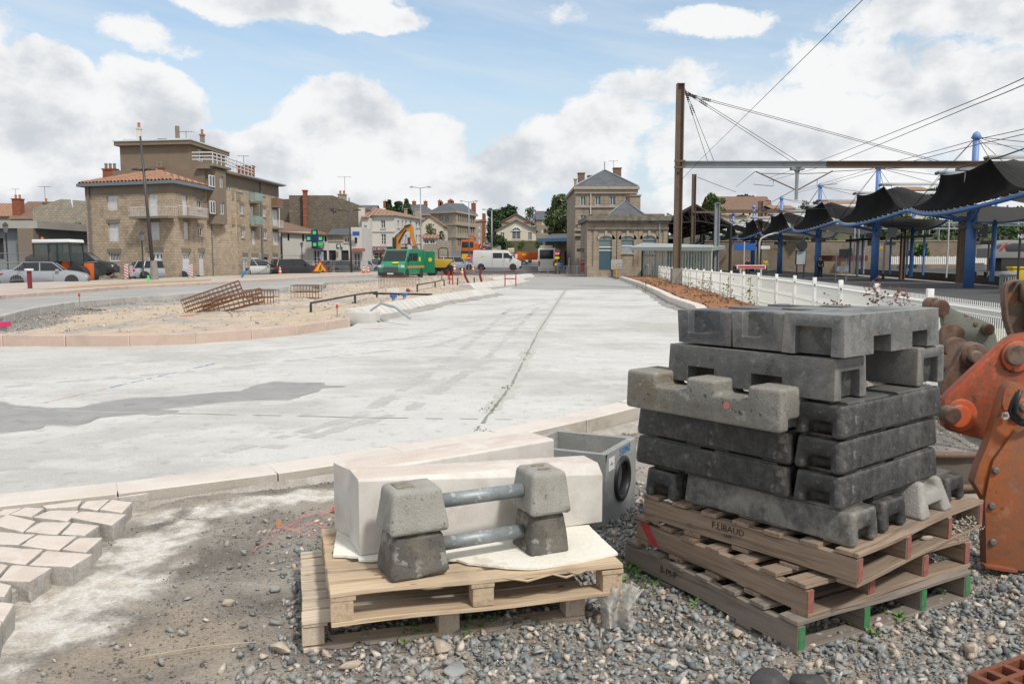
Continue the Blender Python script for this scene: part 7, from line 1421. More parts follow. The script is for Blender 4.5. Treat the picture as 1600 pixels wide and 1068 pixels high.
t=thing('catenary_mast', 'second brown steel mast farther away behind the tall one', 'mast', (VX(1082,92),92,0));mb=MB();hsec(mb, VX(1082,92), 92, 0, Zp(92,272), .42, .4);mb.build('mast', M_gan, t);mb=MB();mb.bx((VX(1081,92),91.8,Zp(92,333)),(60,92.2,Zp(92,330)));mb.build('beam', M_gan, t)
t=thing('steel_column', 'grey galvanised steel column standing at the end of the glass shelter', 'column', (VX(1119,66),66,0));mb=MB();hsec(mb, VX(1119,66), 66, 0, Zp(66,318), .36, .34, .06);mb.bx((VX(1115.5,66),65.7,Zp(66,318)),(VX(1122.5,66),66.3,Zp(66,318)+.05));mb.build('column', M_ggal, t)
t=thing('catenary_mast', 'short brown mast between the shed and the third canopy', 'mast', (VX(1186,105),105,0));mb=MB();hsec(mb, VX(1186,105), 105, 0, Zp(105,314), .5, .4);mb.build('mast', M_gan, t)
for px, y0, d_, lb in ((1410,345,80,'brown lattice mast behind the second canopy'),(1503,338,58,'brown mast half hidden behind the nearest blue column')): t=thing('catenary_mast', lb, 'mast', (VX(px,d_),d_,0));mb=MB();hsec(mb, VX(px,d_), d_, -.8, Zp(d_,y0), .55 if px > 1450 else .4, .4);mb.build('mast', M_gan, t)
def wire(pts, r_, label, sag=0):
    mb=MB();q = [Ve(V(*p)) for p in pts]; out = []
    for a, b in zip(q[:-1], q[1:]):
        for k in range(12): out.append(a.lerp(b, k/12)-Ve((0,0,sag*math.sin(math.pi*k/12))))
    out.append(q[-1]);mb.tube(out, r_, 4, cap=False); return tag(mb.build('overhead_wire', MATS['cable'], uv=False), label, 'overhead wire')
wire([(1352,-4,16),(1092,252,45),(1061,285,45.8)], .011, 'single dark wire crossing the sky steeply from the top edge to the tall mast')
wire([(1640,103,22),(1520,157,30),(1290,248,60),(1200,278,100)], .016, 'upper of the two long contact wires rising to the upper right corner', .02)
wire([(1640,115,22),(1520,165,30),(1300,256,60),(1200,283,100)], .016, 'lower of the two long contact wires rising to the upper right corner', .02)
wire([(1640,192,36),(1530,217,44),(1400,252,60),(1240,300,110)], .018, 'upper wire of the pair passing behind the nearest blue mast', .02); wire([(1640,200,36),(1530,225,44),(1400,258,60),(1240,303,110)], .018, 'lower wire of the pair passing behind the nearest blue mast', .02)
wire([(1640,218,30),(1570,243,34),(1500,262,40)], .03, 'thick rusty stay rod above the nearest canopy at the right edge'); wire([(1090,277,90),(1150,300,110)], .03, 'thin wire from the second brown mast toward the shed'); wire([(1600,230,60),(1520,222,46)], .012, 'thin stay wire right of the nearest mast top')
wire([(1240,297,46),(1180,330,90)], .02, 'thin wire below the cantilever going left'); wire([(1180,268,46),(1150,292,90)], .02, 'short wire from the left cantilever tip'); wire([(1300,268,46),(1420,262,60),(1640,254,80)], .018, 'nearly level wire from the right cantilever tip')
wire([(1130,332,110),(1310,325,70),(1640,344,60)], .03, 'grey cross-span wire behind the canopies')
for i, (x0, x1, y) in enumerate(((1335,1640,348),(1360,1500,357),(1420,1640,352))): t=thing('rear_gantry', ['long thin grey catenary beam in front of the wooded hill','shorter grey catenary beam below the long one','grey catenary beam at the right before the trees'][i], 'gantry', (VX(x0,85+i*4),85+i*4,0)); d_ = 85+i*4;mb=MB();mb.bx((VX(x0,d_),d_-.15,Zp(d_,y)-.08),(VX(x1,d_),d_+.15,Zp(d_,y)+.08)); [mb.tube([(VX(px,d_),d_,Zp(d_,y)),(VX(px,d_),d_,Zp(d_,y+20))], .09, 6) for px in (x0+30, x0+105)]; mb.tube([(VX(x0+5,d_),d_,Zp(d_,y)),(VX(x0+5,d_),d_,-.8)], .12, 6);mb.build('beam', M_ggal, t)
M_darks = mat('dark_info_panel', (.02,.024,.03), rough=.4, grain=0); M_lamp = mat('white_lamp_post', (.50,.51,.52), rough=.5, grain=.02)
def pole(name, label, cat, px, y0, y1, d_, r_, m, extra=None, zb=.02):
    x = VX(px, d_); t=thing(name, label, cat, (x, d_, zb));mb=MB();mb.tube([(x,d_,zb),(x,d_,Zp(d_,y0))], r_, 8);mb.build('pole', m, t); return t
def signbox(t, x0, y0, x1, y1, d_, m, name='panel', th=.12, dy=-.2):
    mb=MB();mb.bx((VX(x0,d_),d_+dy-th,Zp(d_,y1)),(VX(x1,d_),d_+dy,Zp(d_,y0))); return mb.build(name, m, t)
def sigtext(t, o, tx, size, px, py, d_, m=None, sx=1): return text(tx, size, m or M_wsign, o, TR(Ve((VX(px,d_), d_, Zp(d_,py)))-t.location) @ RO(PH_,4,'X'), depth=.004, sx=sx)
t=thing('platform_sign', 'dark square sign with white letter V on the nearest blue column', 'sign', (VX(1528,46),46,3)); o = signbox(t, 1521, 351, 1535.5, 371, 45.9, M_darks); o2 = sigtext(t, t, 'V', .42, 1526.5, 358.5, 45.5); sigtext(t, t, ':   »', .16, 1528, 366.5, 45.5)
t = pole('station_name_sign', 'dark station name board starting NIO on a black post at the right edge', 'sign', 1592, 364, 450, 37, .05, M_blk); o = signbox(t, 1588.5, 364, 1640, 375, 37, M_darks, dy=-.06); sigtext(t, t, 'NIORT', .26, 1602, 369.6, 36.7)
t = pole('name_board', 'grey framed name board with brown posts behind the nearest column', 'sign', 1544, 376, 424, 58, .06, M_gan, zb=.36);mb=MB();mb.tube([(VX(1521,58),58,.36),(VX(1521,58),58,Zp(58,376))], .05, 6);mb.build('pole', M_gan, t); o = signbox(t, 1519, 376, 1547, 382, 58, M_darks); sigtext(t, t, 'NIORT', .2, 1524, 379.2, 57.6)
for k, (px, y0, d_, lb) in enumerate(((1480,338,72,'slim pale lamp post in front of the stone wall'),(1334,352,85,'slim pale post left of the second canopy column'),(1350,353,90,'slim pale post right beside another behind the canopies'))): pole('lamp_post', lb, 'lamp post', px, y0, 420, d_, .07, M_lamp)
def curved(px, ytop, d_, out, label):
    x = VX(px, d_); z = Zp(d_, ytop); t=thing('lamp_post', label, 'lamp post', (x,d_,.02));mb=MB();mb.tube([(x,d_,.02),(x,d_,z-.5),(x+.15,d_,z-.15),(x+out*.5,d_,z+.15),(x+out,d_,z+.35)], .09, 8);mb.build('pole', M_lamp, t, smooth=1);mb=MB();mb.tube([(x,d_,.02),(x,d_,.5)], .12, 8);mb.build('base', M_blk, t);mb=MB();mb.bx((x+out-.3,d_-.1,z+.32),(x+out+.2,d_+.1,z+.4));mb.build('lamp_head', M_lamp, t)
curved(1186, 370, 78, 1.5, 'white lamp post with curved arm over the red barrier bar'); curved(1381, 371, 66, 1.2, 'white lamp post with curved arm right of the second canopy column')
t = pole('lamp_post', 'plain white post in front of the blue banner', 'lamp post', 1162.5, 377, 418, 74, .06, M_lamp)
t=thing('blue_banner', 'blue banner board hanging at the far end of the platform', 'sign', (VX(1163,80),80,2)); signbox(t, 1146, 380, 1179, 391, 80, mat('bright_blue', (.02,.12,.45), grain=0))
def noticeboard(px, y0, y1, w_, d_, label, body):
    x = VX(px,d_); t=thing('notice_board', label, 'notice board', (x,d_,.02)); hw = w_*d_/F/2;mb=MB();mb.bx((x-hw,d_-.08,Zp(d_,y1)),(x+hw,d_+.08,Zp(d_,y0)));mb.build('frame', M_darks, t);mb=MB();mb.bx((x-hw*.86,d_-.1,Zp(d_,y1-1)),(x+hw*.86,d_-.085,Zp(d_,y0+1)));mb.build('poster', body, t);mb=MB();mb.bx((x-hw*.8,d_-.06,.02),(x-hw*.6,d_+.06,Zp(d_,y1)-.003));mb.bx((x+hw*.6,d_-.06,.02),(x+hw*.8,d_+.06,Zp(d_,y1)-.003));mb.build('leg', M_blk, t)
noticeboard(1251, 391, 414, 16, 72, 'dark framed notice board with pale poster on the platform', mat('pale_poster', (.38,.44,.45), grain=.03))
t=thing('station_clock', 'round dark clock hanging above the notice board', 'clock', (VX(1251,72),72,3));mb=MB();mb.lathe([(.42,0),(.45,.05),(.45,.2),(.42,.25)], 20, TR((VX(1251,72),71.9,Zp(72,383))) @ RO(PH_,4,'X'));mb.build('case', M_blk, t)
t=thing('red_barrier_bar', 'horizontal red and white barrier bar above the fence', 'barrier bar', (VX(1174,30),30,1));mb=MB();mb.bx((VX(1152,30),30,Zp(30,419.5)),(VX(1197,30),30.05,Zp(30,414)));mb.build('panel', M_wsign, t);mb=MB();mb.bx((VX(1153.3,30),29.985,Zp(30,418.3)),(VX(1195.7,30),29.998,Zp(30,415.2)));mb.build('red_band', mat('sign_red', (.45,.02,.03), grain=0), t); [(lambda m_: (m_.tube([(VX(px,30),30.03,.1),(VX(px,30),30.03,Zp(30,416))], .03, 5), m_.build('post', M_lamp, t)))(MB()) for px in (1158,1190)]
t=thing('signal_cabinet', 'grey signal cabinet on a frame left of the second column', 'cabinet', (VX(1314,60),60,.02)); signbox(t, 1309, 389, 1321, 403, 60, M_darks, 'box', .3);mb=MB();[mb.tube([(VX(px,60),60,.02),(VX(px,60),60,Zp(60,388))], .04, 5) for px in (1307,1323)]; mb.bx((VX(1306,60),59.7,Zp(60,424)),(VX(1324,60),60,Zp(60,416)));mb.build('frame', M_ggal, t)
for i, (x0, x1, y0, y1, d_, m, lb) in enumerate(((1383,1396,356,371,64,M_ggal,'grey speaker box hanging under the second canopy'),(1353,1362,376,384,88,M_darks,'small dark display hanging far behind'),(1381,1396,377,383,84,M_darks,'dark display beside the curved lamp post'),(1370,1380,384,389,84,mat('yellow_sign',(.55,.42,.03),grain=0),'small yellow sign behind the second column'),(1187,1201,384,389,84,M_wsign,'small white sign on the far platform'),(1204,1214,388,393,90,mat('amber_screen',(.30,.20,.05),grain=0),'dark departure screen with amber glow'))):
    t=thing('hanging_sign', lb, 'sign', (VX((x0+x1)/2,d_),d_,3)); signbox(t, x0, y0, x1, y1, d_, m, 'panel', .15);mb=MB();x = VX((x0+x1)/2,d_);mb.tube([(x,d_-.25,Zp(d_,y0)),(x,d_-.25,Zp(d_,y0)+1)], .02, 4);mb.build('hanger', M_blk, t)
t=thing('platform_shelter', 'low dark flat shelter roof on thin blue posts on the far platform', 'shelter', (VX(1400,72),72,.36));mb=MB();mb.add([(VX(1320,80),80,Zp(80,374)),(VX(1455,68),68,Zp(68,366)),(VX(1465,74),74,Zp(74,366)),(VX(1345,88),88,Zp(88,372))], [(0,1,2,3)]); o = mb.build('roof', M_shed, t, recalc=0); o.modifiers.new('s','SOLIDIFY').thickness = .22
mb=MB();[mb.tube([(VX(px,d_),d_,.3),(VX(px,d_),d_,Zp(d_,368))], .1, 6) for px, d_ in ((1328,80),(1347,79),(1417,72),(1443,70),(1391,75))]; mb.build('post', M_cblue, t)
t=thing('bench', 'grey perforated metal bench on the far platform', 'bench', (VX(1531,57),57,.36));mb=MB();s_ = VX(1540,57)-VX(1520,57); x = VX(1531,57);mb.bx((x-s_/2,56.6,.75),(x+s_/2,57.05,.80));mb.build('seat', M_ggal, t);mb=MB();mb.add([(x-s_/2,57.06,.85),(x+s_/2,57.06,.85),(x+s_/2,57.25,1.35),(x-s_/2,57.25,1.35)], [(0,1,2,3)]); o = mb.build('backrest', M_ggal, t); o.modifiers.new('s','SOLIDIFY').thickness = .04
for k in (-.4,.4): mb=MB();mb.bx((x+k*s_-.03,56.7,.36),(x+k*s_+.03,57.0,.745));mb.build('leg', M_blk, t)
t=thing('litter_bin', 'slatted grey litter bin beside a yellow bin at the right edge', 'litter bin', (VX(1577,39),39,.02)); x = VX(1577,39);mb=MB();[mb.bx((x+.32*math.cos(a)-.025,39+.32*math.sin(a)-.025,.1),(x+.32*math.cos(a)+.025,39+.32*math.sin(a)+.025,.85)) for a in np.linspace(0,6.28,19)[:-1]]; mb.build('slats', M_ggal, t);mb=MB();mb.lathe([(.38,.86),(.4,.9),(.38,1.0),(.1,1.05)], 18, TR((x,39,0)));mb.build('lid', M_ggal, t)
t=thing('grit_bin', 'yellow box at the right edge behind the black sign post', 'grit bin', (VX(1593,40),40,.02));mb=MB();x = VX(1592,40);mb.bx((x-.35,39.8,.6),(x+.5,40.3,1.15));mb.bx((x-.4,39.75,1.153),(x+.55,40.35,1.25));mb.build('box', mat('yellow_plastic', (.60,.42,.02), grain=.02), t, bevel=.03)
t=thing('locomotive', 'grey and red diesel locomotive standing before the wooded hill at the right edge', 'locomotive', (VX(1600,88),88,-.6)); L0 = VX(1548,88); z = lambda y: Zp(88,y)
prof = [(0,z(403)),(.1,z(395)),(.05,z(388)),(.9,z(378)),(1.6,z(376)),(14,z(376)),(14,z(403))]
def side(name, prof, m, w0, w1, par): mb=MB();mb.add([(L0+a,88+w0,b) for a,b in prof]+[(L0+a,88+w1,b) for a,b in prof], [tuple(range(len(prof))), tuple(range(len(prof),2*len(prof)))[::-1]]+[(i,(i+1)%len(prof),(i+1)%len(prof)+len(prof),i+len(prof)) for i in range(len(prof))]); return mb.build(name, m, par, bevel=.05)
b_ = side('body', prof, mat('loco_grey', (.25,.25,.245), grain=.06), 0, 2.9, t); side('roof', [(.9,z(378)+.02),(2.2,z(375)),(14,z(375)),(14,z(378)+.02)], mat('loco_roof', (.33,.34,.35)), .3, 2.6, t)
side('dark_band', [(1.6,z(393)),(1.3,z(384)),(2.2,z(380)),(14,z(380)),(14,z(393))], mat('loco_dark', (.05,.05,.055), rough=.4), -.02, -.001, b_); side('red_stripe', [(.75,z(392)),(1.5,z(379.5)),(1.75,z(379.5)),(1.05,z(392))], MATS['sign_red'], -.03, -.002, b_); side('windscreen', [(.15,z(388.5)),(.7,z(381.5)),(1.2,z(381.5)),(.8,z(388.5))], M_glass, -.025, -.001, b_)
for k in (1.2,4.2,9): mb=MB();mb.bx((L0+k,88.1,-.5),(L0+k+2.6,90.6,z(402.5)));mb.build('bogie', M_blk, t); [MB().lathe([(.5,0),(.5,.15)], 16, TR((L0+k+a,88.0,-.05)) @ RO(PH_,4,'X')).build('wheel', M_blk, t) for a in (.4,2.1)]
t=thing('flat_wagon', 'long low dark red wagon standing far behind the canopies', 'wagon', (VX(1300,98),98,-.6));mb=MB();mb.bx((VX(1282,98),98,Zp(98,408)),(VX(1356,98),100,Zp(98,399)));mb.build('body', mat('wagon_red', [(.10,.025,.02),(.16,.05,.035)], 2), t)
t=thing('cycle_shelter', 'grey roofed glass cycle shelter between the pavilion and the steel column', 'shelter', (VX(1000,70),70,0)); zr = Zp(68,386);mb=MB();mb.add([(VX(984,68),68,zr),(VX(1112,60),60,Zp(60,386)),(VX(1112,60)+3.5,70,Zp(60,380)),(VX(1004,76),76,Zp(76,379))], [(0,1,2,3)]); o = mb.build('roof', mat('shelter_roof', (.36,.40,.39), rough=.4, grain=.03), t, recalc=0); o.modifiers.new('s','SOLIDIFY').thickness = .28
mb=MB();P0s, P1s = Ve((VX(1003,67.5),67.5,0)), Ve((VX(1112,60.2),60.2,0))
for k in range(27): p = P0s.lerp(P1s, k/26);mb.bx((p.x-.035,p.y-.035,0),(p.x+.035,p.y+.035,zr-.02))
for k in range(10): p = P0s.lerp(P0s+Ve((1.5,8,0)), k/10);mb.bx((p.x-.035,p.y-.035,0),(p.x+.035,p.y+.035,zr-.02))
mb.build('mullion', mat('shelter_post', (.40,.44,.44), rough=.4, grain=0), t);mb=MB();mb.quad(P0s+Ve((0,.1,0)), P1s+Ve((0,.1,0)), P1s+Ve((0,.1,zr-.1)), P0s+Ve((0,.1,zr-.1)));mb.build('glass_pane', mat('pale_glass', (.22,.27,.27), rough=.1, alpha=.5, grain=0), t, recalc=0)
def person(label, px, yb, d_, top, leg, skin=(.35,.2,.14), hair=(.03,.02,.015), sit=False, h=1.68, zb=.02, rz=0, hv=None):
    x = VX(px, d_); t=thing('person', label, 'person', (x, d_, zb), rz); s = h/1.7
    def body(nm, J, m, par):
        me = bpy.data.meshes.new(nm); me.from_pydata([j[0] for j in J['v']], [], []); me = bpy.data.meshes.new(nm); me.from_pydata([tuple(c*s for c in j[0]) for j in J['v']], J['e'], []); o = link(nm, me, m, par); md = o.modifiers.new('k', 'SKIN');
        for i, j in enumerate(J['v']): me.skin_vertices[0].data[i].radius = (j[1]*s, j[1]*s)
        me.skin_vertices[0].data[0].use_root = True; sb = o.modifiers.new('s', 'SUBSURF'); sb.levels = 1; sb.render_levels = 1
        dg = bpy.context.evaluated_depsgraph_get(); dg.update(); m2 = bpy.data.meshes.new_from_object(o.evaluated_get(dg)); o.modifiers.clear(); o.data = m2; m2.shade_smooth(); m2.materials.clear(); m2.materials.append(m); return o
    hz = .92 if not sit else .5; U = hz-.92; ky = -.42 if sit else 0
    v = [((0,0,.95+U),.13),((0,0,1.15+U),.12),((0,0,1.38+U),.14),((0,0,1.48+U),.055),((0,-.01,1.56+U),.075),((0,-.01,1.66+U),.085),((-.17,0,1.40+U),.06),((-.24,0,1.14+U),.042),((-.22,-.1,.92+U),.034),((.17,0,1.40+U),.06),((.24,0,1.14+U),.042),((.22,-.1,.92+U),.034),((-.10,0,.88+U),.09),((-.11,ky,.50 if not sit else .50),.062),((-.11,ky+(.02 if not sit else 0),.08),.042),((-.11,ky-.12,.04),.035),((.10,0,.88+U),.09),((.11,ky-.02,.50),.062),((.11,ky,.08),.042),((.11,ky-.12,.04),.035)]
    e = [(0,1),(1,2),(2,3),(3,4),(4,5),(2,6),(6,7),(7,8),(2,9),(9,10),(10,11),(0,12),(12,13),(13,14),(14,15),(0,16),(16,17),(17,18),(18,19)]
    mk = lambda c: mat('cloth_%02x%02x%02x' % tuple(int(q*255) for q in c), c, grain=.08)
    body('body', {'v': v, 'e': e}, mk(skin), t); sc = 1.13
    body('jacket', {'v': [(v[i][0], v[i][1]*sc+.006) for i in (0,1,2,6,7,8,9,10,11)], 'e': [(0,1),(1,2),(2,3),(3,4),(4,5),(2,6),(6,7),(7,8)]}, mk(top), t)
    body('trousers', {'v': [(v[i][0], v[i][1]*sc+.006) for i in (0,12,13,14,16,17,18)], 'e': [(0,1),(1,2),(2,3),(0,4),(4,5),(5,6)]}, mk(leg), t)
    body('hair', {'v': [((0,.02,1.62+U),.075),((0,.01,1.70+U),.082)], 'e': [(0,1)]}, mk(hair), t)
    return t
person('person in dark clothes standing beside the third blue column', 1282, 430, 68, (.012,.012,.014), (.012,.012,.016), h=1.8)
person('person in black sitting near the far end of the platform left of the posts', 1150, 424, 78, (.015,.015,.018), (.02,.02,.025), sit=True); person('person in a red top standing under the blue banner', 1165.5, 420, 84, (.40,.02,.03), (.03,.03,.04)); person('person in dark jacket standing right of the person in red', 1169.5, 422, 80, (.02,.02,.03), (.02,.02,.02)); person('person with yellow vest bending among the far platform equipment', 1196, 424, 82, (.55,.50,.03), (.10,.12,.16))
# VEHICLES
M_tyre = mat('tyre', (.018,.018,.018), rough=.85, grain=0); M_rim = mat('wheel_rim', (.35,.36,.37), rough=.35, metal=.5, grain=0); M_cg = mat('car_glass', (.02,.024,.028), rough=.08, grain=0); M_bump = mat('black_plastic', (.03,.03,.032), rough=.6, grain=0); M_tail = mat('tail_lamp', (.35,.01,.015), rough=.2, grain=0); M_head = mat('head_lamp', (.60,.62,.64), rough=.15, grain=0); M_plate = mat('number_plate', (.72,.72,.70), grain=0)
def paint(n, c): return mat('car_paint_'+n, c, rough=.3, metal=.15, grain=0)
def wheel(t, x, y, r, w_=.2, m=None):
    M = TR((x, y, r)) @ RO(PH_,4,'X');mb=MB();mb.lathe([(r*.62,-w_/2),(r*.95,-w_/2),(r,-w_/2+.03),(r,w_/2-.03),(r*.95,w_/2),(r*.62,w_/2)], 20, M); wh = mb.build('wheel', M_tyre, t, world=0)
    mb=MB();s_ = 1 if y < 0 else -1; mb.lathe([(r*.6,-w_/2-.005),(r*.6,w_/2+.005)], 16, M);
    rm = mb.build('rim', m or M_rim, wh, world=0); mb = MB()
    for k in range(5): a = k*1.257; mb.box((x+r*.36*math.cos(a), y-s_*(w_/2+.008), r+r*.36*math.sin(a)), (r*.3,.01,r*.16), ry=-a)
    mb.build('spoke_gap', M_bump, wh, world=0)
def car(label, px, yb, d_, ang, col, kind='hatch', L=4.3, W=1.78, H=1.48, cat='car', z=None):
    """ang: heading in degrees, 0 = to the right of the picture, 90 = away"""
    x = VX(px, d_); zb = Zp(d_, yb) if z is None else z; t=thing('parked_car', label, cat, (x, d_, zb), R(ang), 'cars in and around the works'); h = W/2
    hood = {'hatch':(.60,.66),'sedan':(.58,.66),'suv':(.66,.70),'mpv':(.64,.70)}[kind]; bt = H*.62
    top = {'sedan':[(0,.60),(.02,.66),(.16,.67),(.30,.655),(.72,.655),(.86,.60),(.97,.50),(1,.38)],'hatch':[(0,.52),(.015,.62),(.10,.65),(.30,.64),(.72,.64),(.86,.58),(.97,.47),(1,.36)],'suv':[(0,.52),(.015,.62),(.10,.64),(.30,.64),(.74,.64),(.88,.60),(.97,.52),(1,.36)],'mpv':[(0,.5),(.015,.6),(.1,.62),(.3,.62),(.78,.62),(.9,.56),(.98,.45),(1,.34)]}[kind]
    secs = []
    for f, tz_ in top:
        k = 1-.10*max(0,(f-.85)/.15)**1.5-.06*max(0,(.12-f)/.12)**1.5; y_ = h*k; zt_ = tz_*H; zl = .20+.12*(f in (0,1)); X = (f-.5)*L
        secs.append([(X,-y_*.92,zl),(X,-y_,zl+.12),(X,-y_*1.0,zt_*.72),(X,-y_*.95,zt_-.03),(X,-y_*.80,zt_+.015),(X,0,zt_+.035),(X,y_*.80,zt_+.015),(X,y_*.95,zt_-.03),(X,y_,zt_*.72),(X,y_,zl+.12),(X,y_*.92,zl)])
    mb=MB();mb.loft(secs); b = mb.build('body', col, t, world=0, smooth=1); b.data.set_sharp_from_angle(angle=R(38))
    gb = {'sedan':(.12,.26,.60,.74),'hatch':(.015,.10,.58,.74),'suv':(.015,.08,.60,.76),'mpv':(.01,.07,.60,.82)}[kind]
    def gh(dz, ins, f0, f1, f2, f3, z0, z1):
        return [[((f-.5)*L, s_*(h*.93-ins), z0) for s_ in (-1,1)] for f in (f0,f3)], [[((f-.5)*L, s_*(h*.74-ins), z1) for s_ in (-1,1)] for f in (f1,f2)]
    lo, hi = gh(0,0,*gb,bt,H-.05); v = [lo[0][0],lo[1][0],lo[1][1],lo[0][1],hi[0][0],hi[1][0],hi[1][1],hi[0][1]]
    mb=MB();mb.add(v, [(0,1,5,4),(1,2,6,5),(2,3,7,6),(3,0,4,7),(4,5,6,7)]);mb.build('windows', M_cg, t, world=0)
    mb=MB();rf = [((gb[1]-.5)*L,H-.06),((gb[1]-.46)*L,H-.015),((.5*(gb[1]+gb[2])-.5)*L,H),((gb[2]-.53)*L,H-.02),((gb[2]-.495)*L,H-.06)]; mb.loft([[(X,-h*.76,z_-.015),(X,-h*.6,z_+.01),(X,h*.6,z_+.01),(X,h*.76,z_-.015)] for X, z_ in rf], closed=False, caps=False)
    for s_ in (-1,1):
        for a, b2 in ((gb[0]+.004,gb[1]),(gb[3]-.004,gb[2]),((gb[0]+gb[3])*.5+.02,(gb[1]+gb[2])*.5+.02)): mb.tube([((a-.5)*L,s_*h*.935,bt-.03),((b2-.5)*L,s_*h*.75,H-.05)], .035, 5)
        if kind in ('hatch','suv','mpv'): mb.tube([((gb[0]+.16-.5)*L,s_*h*.93,bt-.03),((gb[1]+.12-.5)*L,s_*h*.75,H-.05)], .04, 5)
    mb.build('roof', col, t, world=0, recalc=0)
    r = .31 if kind != 'suv' else .35
    for f in (.19,.81):
        for s_ in (-1,1): wheel(t, (f-.5)*L, s_*(h-.10), r);mb=MB();mb.lathe([(r+.06,-.02),(r+.06,.02)], 20, TR(((f-.5)*L, s_*(h-.012), r+.02)) @ RO(PH_,4,'X'));mb.build('wheel_arch', M_bump, b, world=0)
    mb=MB();mb.bx((-.5*L-.02,-h*.85,.24),(-.5*L+.06,h*.85,.44));mb.bx((.5*L-.10,-h*.8,.2),(.5*L+.01,h*.8,.36));mb.build('bumper', M_bump, b, world=0, bevel=.03)
    for s_ in (-1,1):
        mb=MB();mb.bx((-.5*L-.012,s_*h*.58,H*.45),(-.5*L+.22,s_*h*.955,H*.56));mb.build('tail_light', M_tail, t, world=0, bevel=.02);mb=MB();mb.bx((.5*L-.30,s_*h*.55,H*.36),(.5*L-.06,s_*h*.90,H*.45));mb.build('headlight', M_head, t, world=0, bevel=.02);mb=MB();mb.bx((.13*L,s_*h*.97,bt),(.17*L,s_*(h+.14),bt+.13));mb.build('mirror', col, t, world=0, bevel=.02)
        mb = MB()
        for f in (.36,.60): mb.bx(((f-.5)*L,s_*h*1.001,.30),((f-.5)*L+.012,s_*h*1.005,bt-.1))
        mb.build('door_seam', M_bump, b, world=0)
    mb=MB();mb.bx((-.5*L-.03,-.26,H*.40),(-.5*L-.005,.26,H*.475));mb.build('number_plate', M_plate, t, world=0)
    return t
sil = paint('silver', (.34,.37,.41)); sil2 = paint('light_silver', (.40,.43,.47)); wht = paint('white', (.72,.73,.73)); drk = paint('dark', (.035,.037,.042)); gry_ = paint('grey', (.10,.105,.11)); red_ = paint('red', (.40,.03,.03))
car('silver saloon car at the far left, rear towards the camera, beside the orange roller', 71, 447, 50, 22, sil, 'sedan', 4.6, 1.8, 1.44)
car('silver blue estate car behind the grey wrapped lamp post', 250, 437.5, 63, 38, sil2, 'hatch', 4.4, 1.8, 1.46)
car('white people carrier with a blue star on its side in front of the shuttered doors', 401, 431, 78, 42, wht, 'mpv', 4.4, 1.8, 1.56)
car('black sport utility car parked before the whitewashed house', 460, 431, 79, 40, drk, 'suv', 4.5, 1.9, 1.60)
car('dark grey hatchback seen from behind with red lamps, right of the road works sign', 532, 428.5, 88, 52, gry_, 'suv', 4.3, 1.8, 1.5)
car('silver car half hidden behind cones left of the green van', 566, 426, 94, 45, sil, 'hatch', 4.2)
car('small dark car directly behind the silver car by the green van', 582, 424, 101, 40, drk, 'hatch', 3.9)
car('beige silver car behind the yellow dumper', 711, 422, 94, 30, sil2, 'hatch', 4.2)
car('dark hatchback in the far car park left of the bus', 821, 411, 150, 95, gry_, 'hatch', 4.2); car('silver hatchback in the far car park next to the bus', 836, 411, 148, 20, wht, 'hatch', 4.2); car('small silver car seen between the white van and orange skip', 797, 408, 150, 80, sil2, 'mpv', 4.3)
car('silver car driving up the hill street', 761, 388, 235, 88, sil2, 'hatch', 4.2); car('red car just below the silver one on the hill street', 757, 393, 212, 88, red_, 'hatch', 4.1); car('dark car parked uphill beyond the silver one', 768, 384, 262, 80, drk, 'hatch', 4.2); car('red car higher up on the hill street', 750, 383, 280, 88, red_, 'hatch', 4.1)
car('dark parked car behind the orange road roller', 130, 430, 58, 12, drk, 'hatch', 4.3, 1.8, 1.6)
def sideprism(name, prof, w0, w1, m, t, **k):
    n = len(prof);mb=MB();mb.add([(a,w0,b) for a,b in prof]+[(a,w1,b) for a,b in prof], [tuple(range(n)), tuple(range(n,2*n))[::-1]]+[(i,(i+1)%n,(i+1)%n+n,i+n) for i in range(n)]); return mb.build(name, m, t, world=0, **k)
